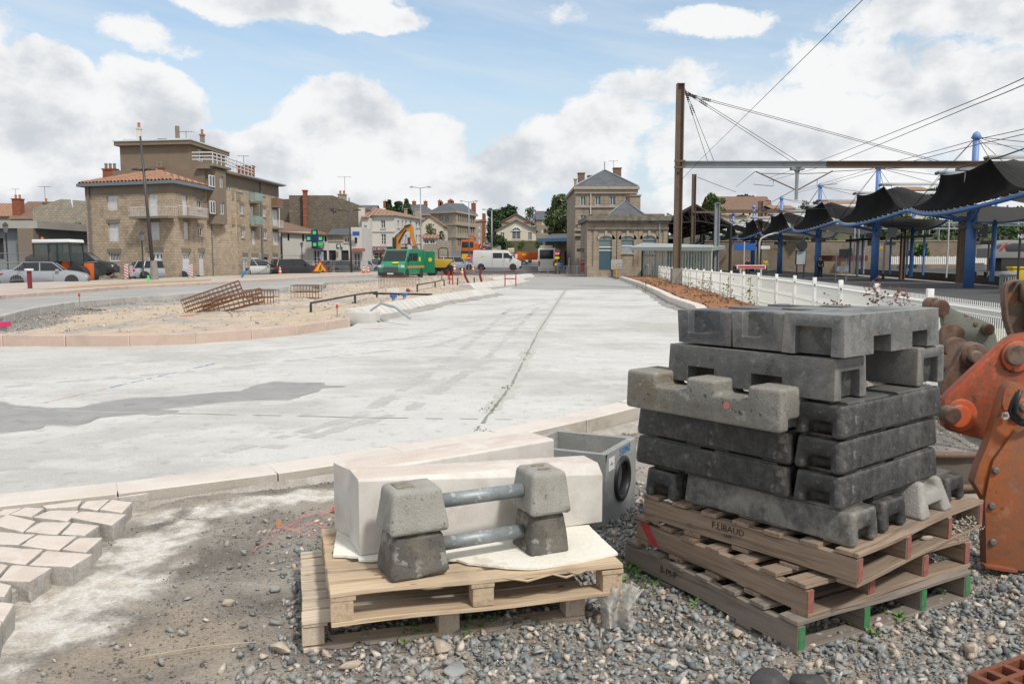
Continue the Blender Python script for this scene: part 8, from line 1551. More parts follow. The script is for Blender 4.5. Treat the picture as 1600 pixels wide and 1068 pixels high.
def van(label, px, yb, d_, ang, col, L, H, W=2.0, side_win=True, stripe=None):
    x = VX(px, d_); t=thing('van', label, 'van', (x,d_,Zp(d_,yb)), R(ang)); h = W/2; a = L/2
    prof = [(-a,.35),(-a,H*.5),(-a+.08,H-.06),(-a+.2,H),(a-1.75,H),(a-1.45,H-.10),(a-.72,H*.58),(a-.12,H*.44),(a,H*.36),(a,.28),(a-.2,.25)]
    b = sideprism('body', prof, -h, h, col, t, bevel=.07, seg=2)
    n_ = Ve((H*.4-.1,0,.72)).normalized()*.015; p0, p1 = Ve((a-1.42,0,H-.15)), Ve((a-.76,0,H*.60));mb=MB();mb.quad(*[q+n_+Ve((0,s_,0)) for q, s_ in ((p0,-h*.84),(p0,h*.84),(p1,h*.92),(p1,-h*.92))]); o = mb.build('windscreen', M_cg, t, world=0, recalc=0); o.modifiers.new('s','SOLIDIFY').thickness = .02
    for s_ in (-1,1):
        y0, y1 = s_*(h-.002), s_*(h+.012)
        sideprism('side_window', [(a-2.05,H*.60),(a-2.05,H*.86),(a-1.55,H*.86),(a-.98,H*.60)], y0, y1, M_cg, t)
        if side_win: sideprism('side_window', [(a-3.3,H*.60),(a-3.3,H*.86),(a-2.2,H*.86),(a-2.2,H*.60)], y0, y1, M_cg, t)
        for f in (-a+1.0, a-.95): wheel(t, f, s_*(h-.13), .34, .22);mb=MB();mb.lathe([(.42,-.01),(.42,.01)], 20, TR((f,s_*(h+.002),.38)) @ RO(PH_,4,'X'));mb.build('wheel_arch', M_bump, b, world=0)
        mb=MB();mb.bx((a-.42,s_*h*.62,H*.37),(a-.03,s_*(h+.01),H*.46));mb.build('headlight', M_head, t, world=0, bevel=.03);mb=MB();mb.bx((a-1.2,s_*h,H*.58),(a-1.02,s_*(h+.24),H*.74));mb.build('mirror', M_bump, t, world=0, bevel=.02);mb=MB();mb.bx((-a-.012,s_*h*.86,H*.32),(-a+.01,s_*h*.99,H*.52));mb.build('tail_light', M_tail, t, world=0)
        if stripe: mb=MB();mb.bx((-a+.3,s_*(h+.001),H*.36),(a-1.1,s_*(h+.006),H*.43));mb.build('stripe', stripe, b, world=0)
        mb=MB();mb.bx((a-2.12,s_*(h+.001),.4),(a-2.10,s_*(h+.007),H*.9));mb.bx((a-3.4,s_*(h+.001),.4),(a-3.38,s_*(h+.007),H*.9));mb.bx((a-2.0,s_*(h+.001),H*.5),(a-1.85,s_*(h+.02),H*.52));mb.build('door_seam', M_bump, b, world=0)
    mb=MB();mb.bx((a-.25,-h*1.005,.22),(a+.05,h*1.005,.52)); bm_ = mb.build('bumper', M_bump, t, world=0, bevel=.06);mb=MB();mb.bx((a+.0,-h*.6,.54),(a+.025,h*.6,H*.37));mb.build('grille', M_bump, t, world=0);mb=MB();[mb.bx((a+.026,-h*.58,.56+k*.07),(a+.034,h*.58,.575+k*.07)) for k in range(4)]; mb.build('grille_bar', M_rim, bm_, world=0);mb=MB();mb.bx((a+.051,-.26,.36),(a+.06,.26,.46));mb.build('number_plate', M_plate, t, world=0)
    return t
grn = mat('van_green', (.02,.22,.12), rough=.35, grain=0); M_yel = mat('yellow_mark', (.75,.62,.03), grain=0); M_oran = mat('bright_orange', (.62,.12,.015), rough=.5, grain=.04); M_rw = mat('reflective_red', (.55,.03,.03), grain=0)
gv = van('green works van with orange stripe, yellow emblem and an open rear door, facing the camera', 629, 434.5, 68, -104, grn, 5.2, 2.35, 2.05, stripe=mat('orange_stripe', (.55,.25,.05), grain=0))
mb=MB();mb.bx((-2.63,1.03,.4),(-2.58,1.85,2.2));mb.bx((-2.61,1.02,.4),(-2.55,1.06,2.25));mb.build('rear_door', grn, gv, world=0)
mb=MB();[mb.lathe([(.20,0),(.2,.006)], 16, TR(c) @ RO(-PH_,4,'X')) for c in ((-1.2,1.027,1.55),)]; mb.build('emblem', M_yel, gv, world=0);mb=MB();mb.lathe([(.17,0),(.17,.006)], 16, TR((-2.58,1.45,1.5)) @ RO(math.pi/2,4,'Y'));mb.build('emblem', M_yel, gv, world=0)
mb=MB();[mb.bx((2.605,-.75+k*.25,.98),(2.62,-.63+k*.25,1.06)) for k in range(7)]; mb.build('warning_strip', M_rw, gv, world=0);mb=MB();mb.lathe([(.3,0),(.3,.005)], 18, TR((2.17,.25,1.26)) @ RO(.35,4,'Y') @ Matrix.Diagonal((.5,1,1,1)));mb.build('emblem', M_yel, gv, world=0)
wv = van('long white works van with small yellow oval, side on, facing right', 777, 422, 99, -3, wht, 5.7, 2.35);mb=MB();mb.lathe([(.18,0),(.18,.005)], 16, TR((-1.7,-1.008,1.6)) @ RO(PH_,4,'X') @ Matrix.Diagonal((1.3,.5,1,1)));mb.build('emblem', M_yel, wv, world=0)
d_ = 97; x0, x1 = VX(840.5,d_), VX(867.5,d_); zb = Zp(d_,428); t=thing('bus', 'white city bus seen from behind with a large dark rear window', 'bus', ((x0+x1)/2,d_,zb)); W_ = x1-x0;mb=MB();mb.add([(x0,d_,zb+.35),(x1,d_,zb+.35),(x1,d_,zb+3.0),(x0,d_,zb+3.0),(x0+1.2,d_+11,zb+.35),(x1+1.2,d_+11,zb+.35),(x1+1.2,d_+11,zb+3.0),(x0+1.2,d_+11,zb+3.0)], [(0,1,2,3),(1,5,6,2),(3,2,6,7),(0,3,7,4),(4,7,6,5),(0,4,5,1)]);mb.build('body', mat('bus_white', (.66,.66,.62), rough=.35, grain=.02), t, bevel=.15)
mb=MB();mb.bx((x0+.2,d_-.03,zb+1.75),(x1-.2,d_-.001,zb+2.8));mb.build('rear_window', M_cg, t, bevel=.01);mb=MB();mb.bx((x0+.1,d_-.05,zb+.3),(x1-.1,d_+.2,zb+.75));mb.build('bumper', mat('bus_grey', (.45,.45,.43), grain=0), t, bevel=.03); [ (lambda mb: (mb.bx((a,d_-.03,zb+.9),(a+.2,d_-.002,zb+1.5)), mb.build('tail_light', M_tail, t)))(MB()) for a in (x0+.04, x1-.24)]
mb=MB();mb.bx((x0+.3,d_+.3,zb+3.0),(x1-.3,d_+4,zb+3.3));mb.build('roof_unit', MATS['bus_grey'], t, bevel=.05);mb=MB();mb.add([(x1+.13,d_+1,zb+1.5),(x1+1.215,d_+10.8,zb+1.5),(x1+1.215,d_+10.8,zb+2.6),(x1+.13,d_+1,zb+2.6)], [(0,1,2,3)]);mb.build('side_windows', M_cg, t, recalc=0)
for a in (x0+.25, x1-.25): mb=MB();mb.lathe([(.48,-.14),(.48,.14)], 16, TR((a,d_+2.2,zb+.48)) @ RO(math.pi/2,4,'Y'));mb.build('wheel', M_tyre, t)
def simpletruck(label, px, yb, d_, col, W=2.4, H=2.9):
    x = VX(px,d_); z = Zp(d_,yb); t=thing('truck', label, 'truck', (x,d_,z)); h = W/2;mb=MB();mb.bx((x-h,d_,z+.6),(x+h,d_+1.8,z+H));mb.build('cab', col, t, bevel=.12);mb=MB();mb.bx((x-h*.85,d_-.02,z+H*.52),(x+h*.85,d_-.001,z+H*.88));mb.build('windscreen', M_cg, t);mb=MB();mb.bx((x-h,d_-.05,z+.4),(x+h,d_+.1,z+.9));mb.build('bumper', M_bump, t);mb=MB();mb.bx((x-h,d_+1.9,z+1),(x+h+.4,d_+7,z+H*.8));mb.tube([(x+h*.4,d_+2.2,z+1.5),(x+h*.4,d_+2.2,z+H+.9),(x+h*1.1,d_+3,z+H+.3)], .18, 6);mb.build('load_body', col, t)
    for s_ in (-1,1): mb=MB();mb.lathe([(.5,-.15),(.5,.15)], 14, TR((x+s_*(h-.2),d_+.9,z+.5)) @ RO(math.pi/2,4,'Y'));mb.build('wheel', M_tyre, t)
simpletruck('orange lorry coming down the hill street', 731, 400, 150, M_oran)
d_ = 130; t=thing('orange_skip', 'long orange skip container behind the white van', 'skip', (VX(823,d_),d_,.5));mb=MB();mb.bx((VX(807,d_),d_,Zp(d_,406)),(VX(840,d_),d_+2.3,Zp(d_,393.5))); b = mb.build('body', M_oran, t, bevel=.04);mb=MB();mb.bx((VX(816,d_),d_-.03,Zp(d_,399)),(VX(822,d_),d_-.002,Zp(d_,396.5)));mb.build('emblem', M_yel, b);mb=MB();[mb.bx((VX(p,d_),d_-.06,Zp(d_,406)),(VX(p,d_)+.12,d_-.002,Zp(d_,394))) for p in (807.2,827,839)]; mb.build('rib', M_oran, b)
d_ = 84; xc = VX(692,d_); t=thing('dumper', 'yellow site dumper with tipping skip and black roll bar', 'dumper', (xc,d_,-.05)); z = lambda y: Zp(d_,y)
mb=MB();q = [(VX(672,d_),z(404)),(VX(710,d_),z(406)),(VX(704,d_),z(411)),(VX(697,d_),z(418)),(VX(682,d_),z(418)),(VX(674,d_),z(411))]; mb.loft([[(a,d_-.9,b) for a,b in q],[(a,d_-.5,b) for a,b in q],[(a,d_+.9,b) for a,b in q]]); sk = mb.build('skip', mat('dumper_yellow', [(.55,.36,.02),(.48,.30,.03)], 4, .5), t, bevel=.04);mb=MB();mb.bx((q[0][0]+.3,d_-.6,z(406)),(q[1][0]-.3,d_+.6,z(404.5)));mb.build('load', M_sand, sk)
mb=MB();mb.tube([(VX(684,d_),d_+1.2,z(415)),(VX(684,d_),d_+1.2,z(390)),(VX(686,d_),d_+1.2,z(387)),(VX(696,d_),d_+1.2,z(387)),(VX(698.5,d_),d_+1.2,z(390)),(VX(698.5,d_),d_+1.2,z(415))], .05, 6);mb.build('roll_bar', M_blk, t);mb=MB();mb.bx((VX(680,d_),d_-.6,z(424)),(VX(703,d_),d_+2,z(417.5)));mb.build('chassis', M_bump, t)
for px in (675.5,702): mb=MB();mb.lathe([(.3,-.2),(.52,-.2),(.58,-.12),(.58,.12),(.52,.2),(.3,.2)], 18, TR((VX(px,d_),d_-.6,.5)) @ RO(PH_,4,'X'));mb.build('wheel', M_tyre, t)
d_ = 79; P = lambda px, py, o=0: Ve(V(px, py, d_))+Ve((0,o,0)); t=thing('excavator', 'orange excavator with folded boom behind the green van', 'excavator', (VX(625,d_),d_,0)); M_exo = mat('excavator_orange', [(.55,.24,.03),(.48,.20,.03)], 4, .5, grain=.1)
mb=MB();mb.loft([[P(*p,-.18) for p in ((619,394),(620,374),(616,371),(621,368),(626,371),(626,394))],[P(*p,.18) for p in ((619,394),(620,374),(616,371),(621,368),(626,371),(626,394))]]);mb.build('boom_foot', M_exo, t)
mb=MB();mb.loft([[P(*p,o) for p in ((621,373),(626,360),(634,352),(640,350),(643,355),(640,361),(634,362),(628,370),(625,376))] for o in (-.15,.15)]);mb.build('boom', M_exo, t);mb=MB();mb.loft([[P(*p,o) for p in ((638,352),(643,350),(646,355),(647,368),(651,382),(650,386),(646,384),(641,368))] for o in (-.13,.13)]);mb.build('stick', M_exo, t)
mb=MB();mb.tube([P(624,378,-.25),P(635,359,-.25)], .09, 8);mb.tube([P(632,354,-.25),P(642,351,-.25)], .07, 8);mb.tube([P(616,392,-.3),P(615.5,376,-.3),P(619,369,-.3),P(632,357,-.3)], .05, 6);mb.build('hydraulic_ram', M_bump, t);mb=MB();mb.loft([[P(*p,o) for p in ((644,384),(651,383),(654,389),(652,393),(645,391))] for o in (-.35,.35)]);mb.build('bucket', M_rust, t);mb=MB();mb.bx((VX(614,d_),d_-.3,Zp(d_,392)),(VX(620,d_),d_+.3,Zp(d_,371)));mb.build('slew_post', M_bump, t, bevel=.04)
mb=MB();mb.bx((VX(601,d_),d_,Zp(d_,398)),(VX(658,d_),d_+2.5,Zp(d_,392)));mb.build('counterweight', M_ggal, t, bevel=.05);mb=MB();mb.bx((VX(604,d_),d_+.2,Zp(d_,392)),(VX(612,d_),d_+1.5,Zp(d_,385)));mb.build('cab', M_cg, t, bevel=.05);mb=MB();mb.bx((VX(598,d_),d_,.1),(VX(655,d_),d_+2.2,Zp(d_,400)));mb.build('undercarriage', M_bump, t, bevel=.1)
mb=MB();mb.bx((VX(597,d_),d_-.2,Zp(d_,412)),(VX(602,d_),d_,Zp(d_,397)));mb.build('side_panel', M_oran, t)
d_ = 53; P = lambda px, py, o=0: Ve(V(px, py, d_))+Ve((0,o,0)); t=thing('road_roller', 'orange and black road roller with white roofed glass cab behind the silver saloon', 'road roller', (VX(105,d_),d_,0))
def slab(pts, o0, o1, m, nm, **k): mb=MB();mb.loft([[P(*p,o0) for p in pts],[P(*p,o1) for p in pts]]); return mb.build(nm, m, t, **k)
slab(((62,374.5),(119,374),(121,379),(62,380)), -.9, .9, M_wsign, 'cab_roof', bevel=.05); slab(((88,380),(117,379),(121,408),(92,408)), -.8, .8, mat('cab_glass', (.10,.14,.13), rough=.08, grain=0, alpha=.45), 'cab_glass'); slab(((64,380),(86,380),(86,398),(66,398)), -.8, .8, MATS['cab_glass'], 'cab_glass')
mb=MB();[mb.tube([P(*a,o),P(*b,o)], .05, 5) for a, b in (((63,380),(65,402)),((87,380),(88,408)),((100,380),(101,408)),((118,379),(122,408))) for o in (-.82,.82)]; mb.build('cab_pillar', M_blk, t)
slab(((50,402),(62,396),(92,395),(96,412),(52,412)), -.85, .85, mat('roller_hood', (.07,.07,.075), rough=.5), 'hood', bevel=.08); slab(((100,408),(123,409),(124,424),(102,424)), -.3, .3, M_oran, 'frame', bevel=.04); slab(((134,411),(145,411),(146,437),(140,440),(133,436)), -.25, .15, M_oran, 'drum_yoke', bevel=.04); slab(((116,408),(131,409),(134,425),(118,424)), -.6, .6, M_bump, 'engine', bevel=.05)
for px, r_ in ((82,.55),(128,.62)): mb=MB();mb.lathe([(r_,-.9),(r_,.9)], 24, TR((VX(px,d_),d_,r_-.02)) @ RO(PH_,4,'X'));mb.build('drum', M_bump, t)
mb=MB();mb.lathe([(.06,0),(.09,.05),(.07,.15)], 8, TR(P(66,374)));mb.build('beacon', M_oran, t)
# STREET FURNITURE
M_lamp2 = mat('dark_lamp_paint', (.055,.05,.052), rough=.5, grain=.03)
def lamppost(label, px, ytop, yb, d_, r0, r1, m, arms, lean=0, base=None):
    x = VX(px,d_); zb = Zp(d_,yb); zt = Zp(d_,ytop); t=thing('street_lamp', label, 'street lamp', (x,d_,zb));mb=MB();mb.tube([(x,d_,zb-.2),(x+lean,d_,zt)], [r0,r1], 12);mb.build('pole', m, t, smooth=1)
    for (ya, ln, hw) in arms:
        z = Zp(d_,ya); xx = x+lean*(z-zb)/(zt-zb)
        for s_ in ((-1,1) if ln > 0 else (1,)):
            mb=MB();mb.tube([(xx,d_,z-.12),(xx+s_*abs(ln)*.6,d_,z),(xx+s_*abs(ln),d_,z+.03)], .035, 6); a = mb.build('arm', m, t);mb=MB();mb.lathe([(.02,.12),(hw*.5,.08),(hw,0),(hw*.8,-.05),(.02,-.07)], 12, TR((xx+s_*abs(ln),d_,z+.02)) @ Matrix.Diagonal((1.5,.7,1,1)));mb.build('lamp_head', m, a, smooth=1)
    if base: mb=MB();mb.tube([(x,d_,zb-.1),(x,d_,zb+base)], [r0+.13,r0+.06], 12);mb.build('wrapped_base', M_foot, t)
lamppost('tall dark street lamp with two round heads before the apartment block, base wrapped', 240, 213, 441, 54, .14, .06, M_lamp2, [(265,.42,.26)], -.52, 1.4)
lamppost('dark street lamp with twin short arms in front of the blind gable', 549, 309, 430, 84, .12, .05, M_lamp2, [(328.5,.9,.2)], -.12)
lamppost('tall slender twin-arm street lamp above the excavator', 658, 293, 425, 92, .08, .05, M_ggal, [(292.5,.95,.16)]); lamppost('grey twin-arm street lamp in front of the school', 733, 315, 412, 112, .09, .06, M_ggal, [(314.5,1.0,.16)]); lamppost('pale grey twin-arm street lamp at the foot of the hill street', 768.5, 329, 410, 118, .13, .09, M_ggal, [(327.5,1.1,.2)])
def lantern(label, px, ytop, yb, d_):
    x = VX(px,d_); zb = Zp(d_,yb); zt = Zp(d_,ytop); t=thing('lantern_post', label, 'street lantern', (x,d_,zb)); H = zt-zb; s_ = H/3.6;mb=MB();mb.lathe([(.14*s_,0),(.14*s_,.3*s_),(.06*s_,.5*s_),(.045*s_,H-.75*s_),(.08*s_,H-.7*s_)], 10, TR((x,d_,zb)));mb.build('pole', M_lamp2, t, smooth=1)
    mb=MB();mb.lathe([(.10*s_,H-.68*s_),(.19*s_,H-.25*s_),(.2*s_,H-.23*s_)], 6, TR((x,d_,zb))); l = mb.build('lantern_glass', mat('lantern_glass', (.20,.21,.22), rough=.2, grain=0), t);mb=MB();mb.lathe([(.23*s_,H-.22*s_),(.12*s_,H-.08*s_),(.03*s_,H)], 6, TR((x,d_,zb)));mb.build('lantern_cap', M_lamp2, l)
lantern('black lantern post at the left edge in front of the grey building', 11.5, 347, 432, 60); lantern('black lantern post left of the tall lamp before the apartment block', 223, 361, 435, 61); lantern('black lantern post before the right end of the apartment block', 363.5, 372, 428, 77); lantern('black lantern post against the whitewashed house', 472, 378, 424, 87); lantern('small black lantern by the shop sign', 534, 385, 424, 88)
M_mesh = mat('galvanised_mesh', (.33,.35,.36), rough=.5, metal=.3, grain=0)
def heras(px0, px1, d0, d1, ztop, n, what, zb=.3):
    pts = [Ve((VX(px0+(px1-px0)*i/n, d0+(d1-d0)*i/n), d0+(d1-d0)*i/n, zb)) for i in range(n+1)]
    for i in range(n):
        a, b = pts[i], pts[i+1]; t=thing('site_fence', '%s, %s section from the left' % (what, ['first','second','third','fourth','fifth','sixth','seventh','eighth','ninth','tenth'][i]), 'fence panel', a, 0, what);mb=MB();u = (b-a); e = u.normalized()*.06; Z = Ve((0,0,ztop-zb));mb.tube([a+e, a+e+Z, b-e+Z, b-e], .03, 5);mb.tube([a+e+Ve((0,0,.12)), b-e+Ve((0,0,.12))], .022, 5);mb.build('frame', M_mesh, t);mb=MB();L = u.length; k = int(L/.28)
        for j in range(1,k): q = a+u*(j/k);mb.tube([q+Ve((0,0,.12)), q+Z], .0055, 3, cap=False)
        for j in range(1,5): mb.tube([a+e+Z*(j/5), b-e+Z*(j/5)], .0055, 3, cap=False)
        mb.build('mesh', M_mesh, t, uv=False, recalc=0);mb=MB();mb.box((a.x,a.y,zb+.07), (.22,.7,.14));mb.build('concrete_foot', M_foot, t, bevel=.02)
heras(-30, 590, 44, 90, 1.42, 9, 'site fence along the pavement', .28); heras(-30, 590, 55, 98, 2.0, 7, 'taller site fence along the building fronts', .0)
def stripeboard(label, px, y0, y1, d_, w_):
    x = VX(px,d_); z0, z1 = Zp(d_,y1), Zp(d_,y0); t=thing('chevron_board', label, 'warning board', (x,d_,z0));mb=MB();mb.bx((x-w_/2,d_-.03,z0+.1),(x+w_/2,d_,z1));mb.build('board', M_wsign, t);mb=MB();h = (z1-z0-.1)/5
    for k in range(5): a = z0+.1+k*h; mb.quad((x-w_/2,d_-.034,min(z1,a+h*.75)),(x-w_/2,d_-.034,min(z1,a+h*1.2)),(x+w_/2,d_-.034,a+h*.45),(x+w_/2,d_-.034,a))
    mb.build('red_stripe', M_rw, t, recalc=0);mb=MB();mb.bx((x-.2,d_-.25,z0-.02),(x+.2,d_+.25,z0+.1));mb.build('foot', M_bump, t)
stripeboard('red and white chevron board between the two silver cars', 196.5, 413, 438, 55, .24); stripeboard('narrower chevron board turned away just right of the first one', 204.5, 415, 434, 60, .2); stripeboard('red and white chevron board right of the silver estate car', 298, 413, 435.5, 60, .24); stripeboard('second chevron board behind that one, right of the estate car', 306, 415, 432, 66, .2)
def cone(label, px, yb, d_, H=.75):
    x = VX(px,d_); z = Zp(d_,yb); t=thing('traffic_cone', label, 'traffic cone', (x,d_,z), 0, 'traffic cones of the works');mb=MB();mb.lathe([(.17,.03),(.03,H)], 12, TR((x,d_,z)));mb.bx((x-.2,d_-.2,z),(x+.2,d_+.2,z+.03)); c_ = mb.build('cone', M_oran, t);mb=MB();[mb.lathe([(.17-.14*f+.004,.03+(H-.03)*f),(.17-.14*(f+.16)+.004,.03+(H-.03)*(f+.16))], 12, TR((x,d_,z))) for f in (.3,.62)]; mb.build('white_band', M_wsign, c_)
for a in (('traffic cone left of the black sport utility car',437,429,76,.8),('left traffic cone of the pair beside the green van',568,427,80,.85),('right traffic cone of the pair beside the green van',575,427,82,.75),('traffic cone below the yellow dumper skip',710,425,82,.9),('traffic cone right of the dumper, before the white van',739,425,86,.9),('traffic cone by the red stakes near the dumper',722,430,70,.7)): cone(*a)
d_ = 76; x = VX(500,d_); z = Zp(d_,426); t=thing('road_works_sign', 'orange yellow triangular road works sign with a digging figure', 'road sign', (x,d_,z));mb=MB();s_ = .82; mb.prism([(-s_/1.1,0),(s_/1.1,0),(0,s_*1.35)], 0, .03, TR((x,d_,z+.05)) @ RO(PH_,4,'X')); b = mb.build('board', M_rw, t);mb=MB();mb.prism([(-s_*.68,.1),(s_*.68,.1),(0,s_*1.12)], .031, .036, TR((x,d_,z+.05)) @ RO(PH_,4,'X'));mb.build('yellow_field', mat('works_yellow', (.75,.42,.02), grain=0), b)
mb=MB();f = d_-.05; mb.tube([(x-.12,f,z+.2),(x-.02,f,z+.42),(x+.05,f,z+.22)], .035, 5);mb.tube([(x-.02,f,z+.42),(x+.06,f,z+.6)], .05, 5);mb.tube([(x+.05,f,z+.55),(x+.2,f,z+.38),(x-.05,f,z+.36)], .02, 4);mb.lathe([(.055,0),(.055,.01)], 10, TR((x+.09,f,z+.68)) @ RO(PH_,4,'X'));mb.lathe([(.12,0),(.02,.12)], 8, TR((x+.27,f,z+.17)));mb.build('digging_figure', M_blk, b)
def noentry(label, px, py, yb, d_, r_):
    x = VX(px,d_); z = Zp(d_,py); t=thing('no_entry_sign', label, 'road sign', (x,d_,Zp(d_,yb)));mb=MB();mb.tube([(x,d_,Zp(d_,yb)),(x,d_,z)], .04, 6);mb.build('pole', M_ggal, t);mb=MB();mb.lathe([(r_,0),(r_,.03)], 20, TR((x,d_-.04,z)) @ RO(PH_,4,'X')); b = mb.build('disc', M_rw, t);mb=MB();mb.bx((x-r_*.75,d_-.085,z-r_*.16),(x+r_*.75,d_-.073,z+r_*.16));mb.build('white_bar', M_wsign, b); return t
noentry('round red no entry sign beside the yellow panel near the dumper', 732.5, 403, 425, 88, .26); t = noentry('round red no entry sign in front of the bus', 870.5, 396, 424, 88, .28);mb=MB();[mb.bx((VX(867,88),87.95,Zp(88,b_)),(VX(874,88),87.98,Zp(88,a_))) for a_, b_ in ((401,404.5),(411,415))]; mb.build('yellow_plate', M_yel, t)
def panelsign(label, px0, px1, y0, y1, yb, d_, m, rows=()):
    xm = VX((px0+px1)/2,d_); t=thing('direction_sign', label, 'road sign', (xm,d_,Zp(d_,yb)));mb=MB();mb.tube([(xm,d_+.06,Zp(d_,yb)),(xm,d_+.06,Zp(d_,y0))], .05, 6);mb.build('pole', M_ggal, t);mb=MB();mb.bx((VX(px0,d_),d_-.03,Zp(d_,y1)),(VX(px1,d_),d_,Zp(d_,y0))); b = mb.build('board', m, t)
    for (a,c_,mm) in rows: mb=MB();mb.bx((VX(px0,d_)+.02,d_-.045,Zp(d_,c_)),(VX(px1,d_)-.02,d_-.032,Zp(d_,a)));mb.build('plate', mm, b)
M_ye = mat('works_yellow2', (.66,.42,.02), grain=.03); M_dgr = mat('sign_green', (.02,.13,.08), grain=0)
panelsign('yellow diversion panel above the dumper load', 722, 731.5, 396.5, 404.5, 420, 90, M_ye); panelsign('stacked green and yellow direction signs at the foot of the hill street', 769, 776.5, 386, 397, 412, 110, M_wsign, ((386.3,388,M_dgr),(388.6,391.5,M_ye),(392.6,396.6,M_ye))); panelsign('grey back of a road sign right of the stacked direction signs', 777, 783, 384.5, 393, 410, 112, M_ggal); panelsign('white and yellow works trailer board above the orange skip', 793.5, 803.5, 387.5, 393.5, 404, 125, M_wsign, ((389.5,392,M_ye),))
t=thing('plastic_barrier', 'red and white plastic barrier line behind the white van', 'barrier', (VX(790,122),122,.4));mb=MB();[mb.bx((VX(p,122),122,Zp(122,404)),(VX(p+3.4,122),122.4,Zp(122,397))) for p in np.arange(777,806,8)]; mb.build('red_block', M_rw, t, bevel=.05);mb=MB();[mb.bx((VX(p+4,122),122,Zp(122,404)),(VX(p+7.4,122),122.4,Zp(122,397))) for p in np.arange(777,806,8)]; mb.build('white_block', M_wsign, t, bevel=.05)
mb=MB();t=thing('barrier_tape_line', 'row of small red and white posts along the hill street', 'barrier', (VX(745,190),190,3));
for i in range(14): d_ = 150+i*9; mb.bx((VX(738+i*1.0,d_)-.15,d_,Zp(d_,401-i*1.3)),(VX(738+i*1.0,d_)+.15,d_+.2,Zp(d_,401-i*1.3)+.9))
mb.build('post', M_rw, t)
M_reb = mat('rusty_rebar', [(.13,.06,.03),(.20,.09,.045)], 20, .9, grain=.2)
def cage(label, c, L, W, H, rz, ry, nl=9, rows=3, r_=.009):
    t=thing('rebar_cage', label, 'rebar cage', c, rz); T = RO(ry, 4, 'Y'); mb = MB()
    for i in range(nl+1):
        x = L*i/nl; mb.tube([T @ Ve(p) for p in ((x,0,0),(x,W,0),(x,W,H),(x,0,H),(x,0,0))], r_, 4)
    mb.build('hoops', M_reb, t, world=0, uv=False); mb = MB()
    for k in range(rows+1):
        for y in (0, W/2, W) if k in (0, rows) else (0, W): mb.tube([T @ Ve((0,y,H*k/rows)), T @ Ve((L,y,H*k/rows))], r_*1.5, 4)
    mb.build('long_bars', M_reb, t, world=0, uv=False)
p = G(292,494,.1); cage('large rusty rebar cage tilted up on the island, at the left of the cages', (p.x,p.y,.10), 1.55, .7, .44, .30, -.33, 13, 4); p = G(300,496,.1); cage('second rusty rebar cage lying flatter under the tilted one', (p.x+.25,p.y+.25,.10), 1.55, .6, .36, .34, -.24, 12, 3)
p = G(381,481,.1); cage('upright rusty rebar cage right of the tilted ones', (p.x,p.y,-.02), .92, .7, .66, .04, 0, 10, 3); p = G(455,472,.1); cage('farther upright rebar cage left of the orange marker', (p.x,p.y,.0), .95, .7, .68, .05, 0, 9, 3); p = G(592,449,.1); cage('low long rebar cage in front of the green van', (p.x,p.y,.05), 2.1, .7, .62, .03, 0, 13, 1, .012)
t=thing('rebar_bundle', 'flat bundle of rusty bars with orange tags at the foot of the tilted cage', 'rebar bundle', G(270,496,.13));mb=MB();a, b = G(268,495,.16), G(308,499,.16); [mb.tube([a+Ve((0,k*.09,.02*(k%2))), b+Ve((0,k*.09,.02*(k%2)))], .02, 5) for k in range(9)]; mb.build('bars', M_reb, t);mb=MB();q = a.lerp(b,.55);mb.bx((q.x-.12,q.y-.03,q.z),(q.x+.12,q.y+.5,q.z+.06));mb.build('tag', M_oran, t)
def stake(label, px, y0, y1, m, r_, name='stake', cat='stake', capm=None, lean=0, z=.08):
    p = G(px, y1, z); zt = Zp(p.y, y0); t=thing(name, label, cat, p);mb=MB();mb.tube([p-Ve((0,0,.1)), (p.x+lean,p.y,zt)], r_, 8);mb.build('rod' if capm else 'pole', m, t)
    if capm: mb=MB();mb.tube([(p.x+lean,p.y,zt-.02),(p.x+lean,p.y,zt+.07)], r_*1.9, 8);mb.build('cap', capm, t)
    return p, zt
M_rcap = mat('red_cap', (.65,.03,.04), grain=0); M_pk = mat('magenta_cap', (.62,.03,.16), grain=0); M_bcap = mat('blue_cap', (.02,.16,.55), grain=0); M_pvcg = mat('grey_pvc', (.38,.41,.43), grain=.03)
tops = []
for i, (px, y0, y1, lb) in enumerate(((486,475,494,'first and nearest'),(555,462,479,'second'),(589,457,470,'third'),(652,446,459,'fourth'),(680,441,453,'fifth'),(694,438,450,'sixth'),(715,434,447,'seventh'),(741,433,445,'farthest'))): tops.append(stake('%s black upright post carrying the black pipe on the island' % lb, px, y0, y1, M_blk, .035, cat='post', name='pipe_post'))
def pipe(label, pts, m, r_=.03, name='pipe', cat='pipe'): mb=MB();mb.tube(pts, r_, 8); return tag(mb.build(name, m), label, cat)
tp = [Ve((p.x,p.y,zt+.03)) for p, zt in tops]; pipe('long black pipe resting on the nearer three posts of the island', tp[:3], M_blk); pipe('black pipe resting on the farther posts of the island', tp[3:6], M_blk); p0, p1 = G(570,458,.25), G(675,460,.25); pipe('black pipe lying across the island soil behind the blue capped tubes', [p0,p1], M_blk, .04)
for i, (px, y0, y1, lb) in enumerate(((615,464,476,'left grey tube with blue cap behind the pale kerb'),(632,460.5,472,'right grey tube with blue cap behind the pale kerb'))): stake(lb, px, y0, y1, M_pvcg, .06, 'capped_tube', 'tube', M_bcap)
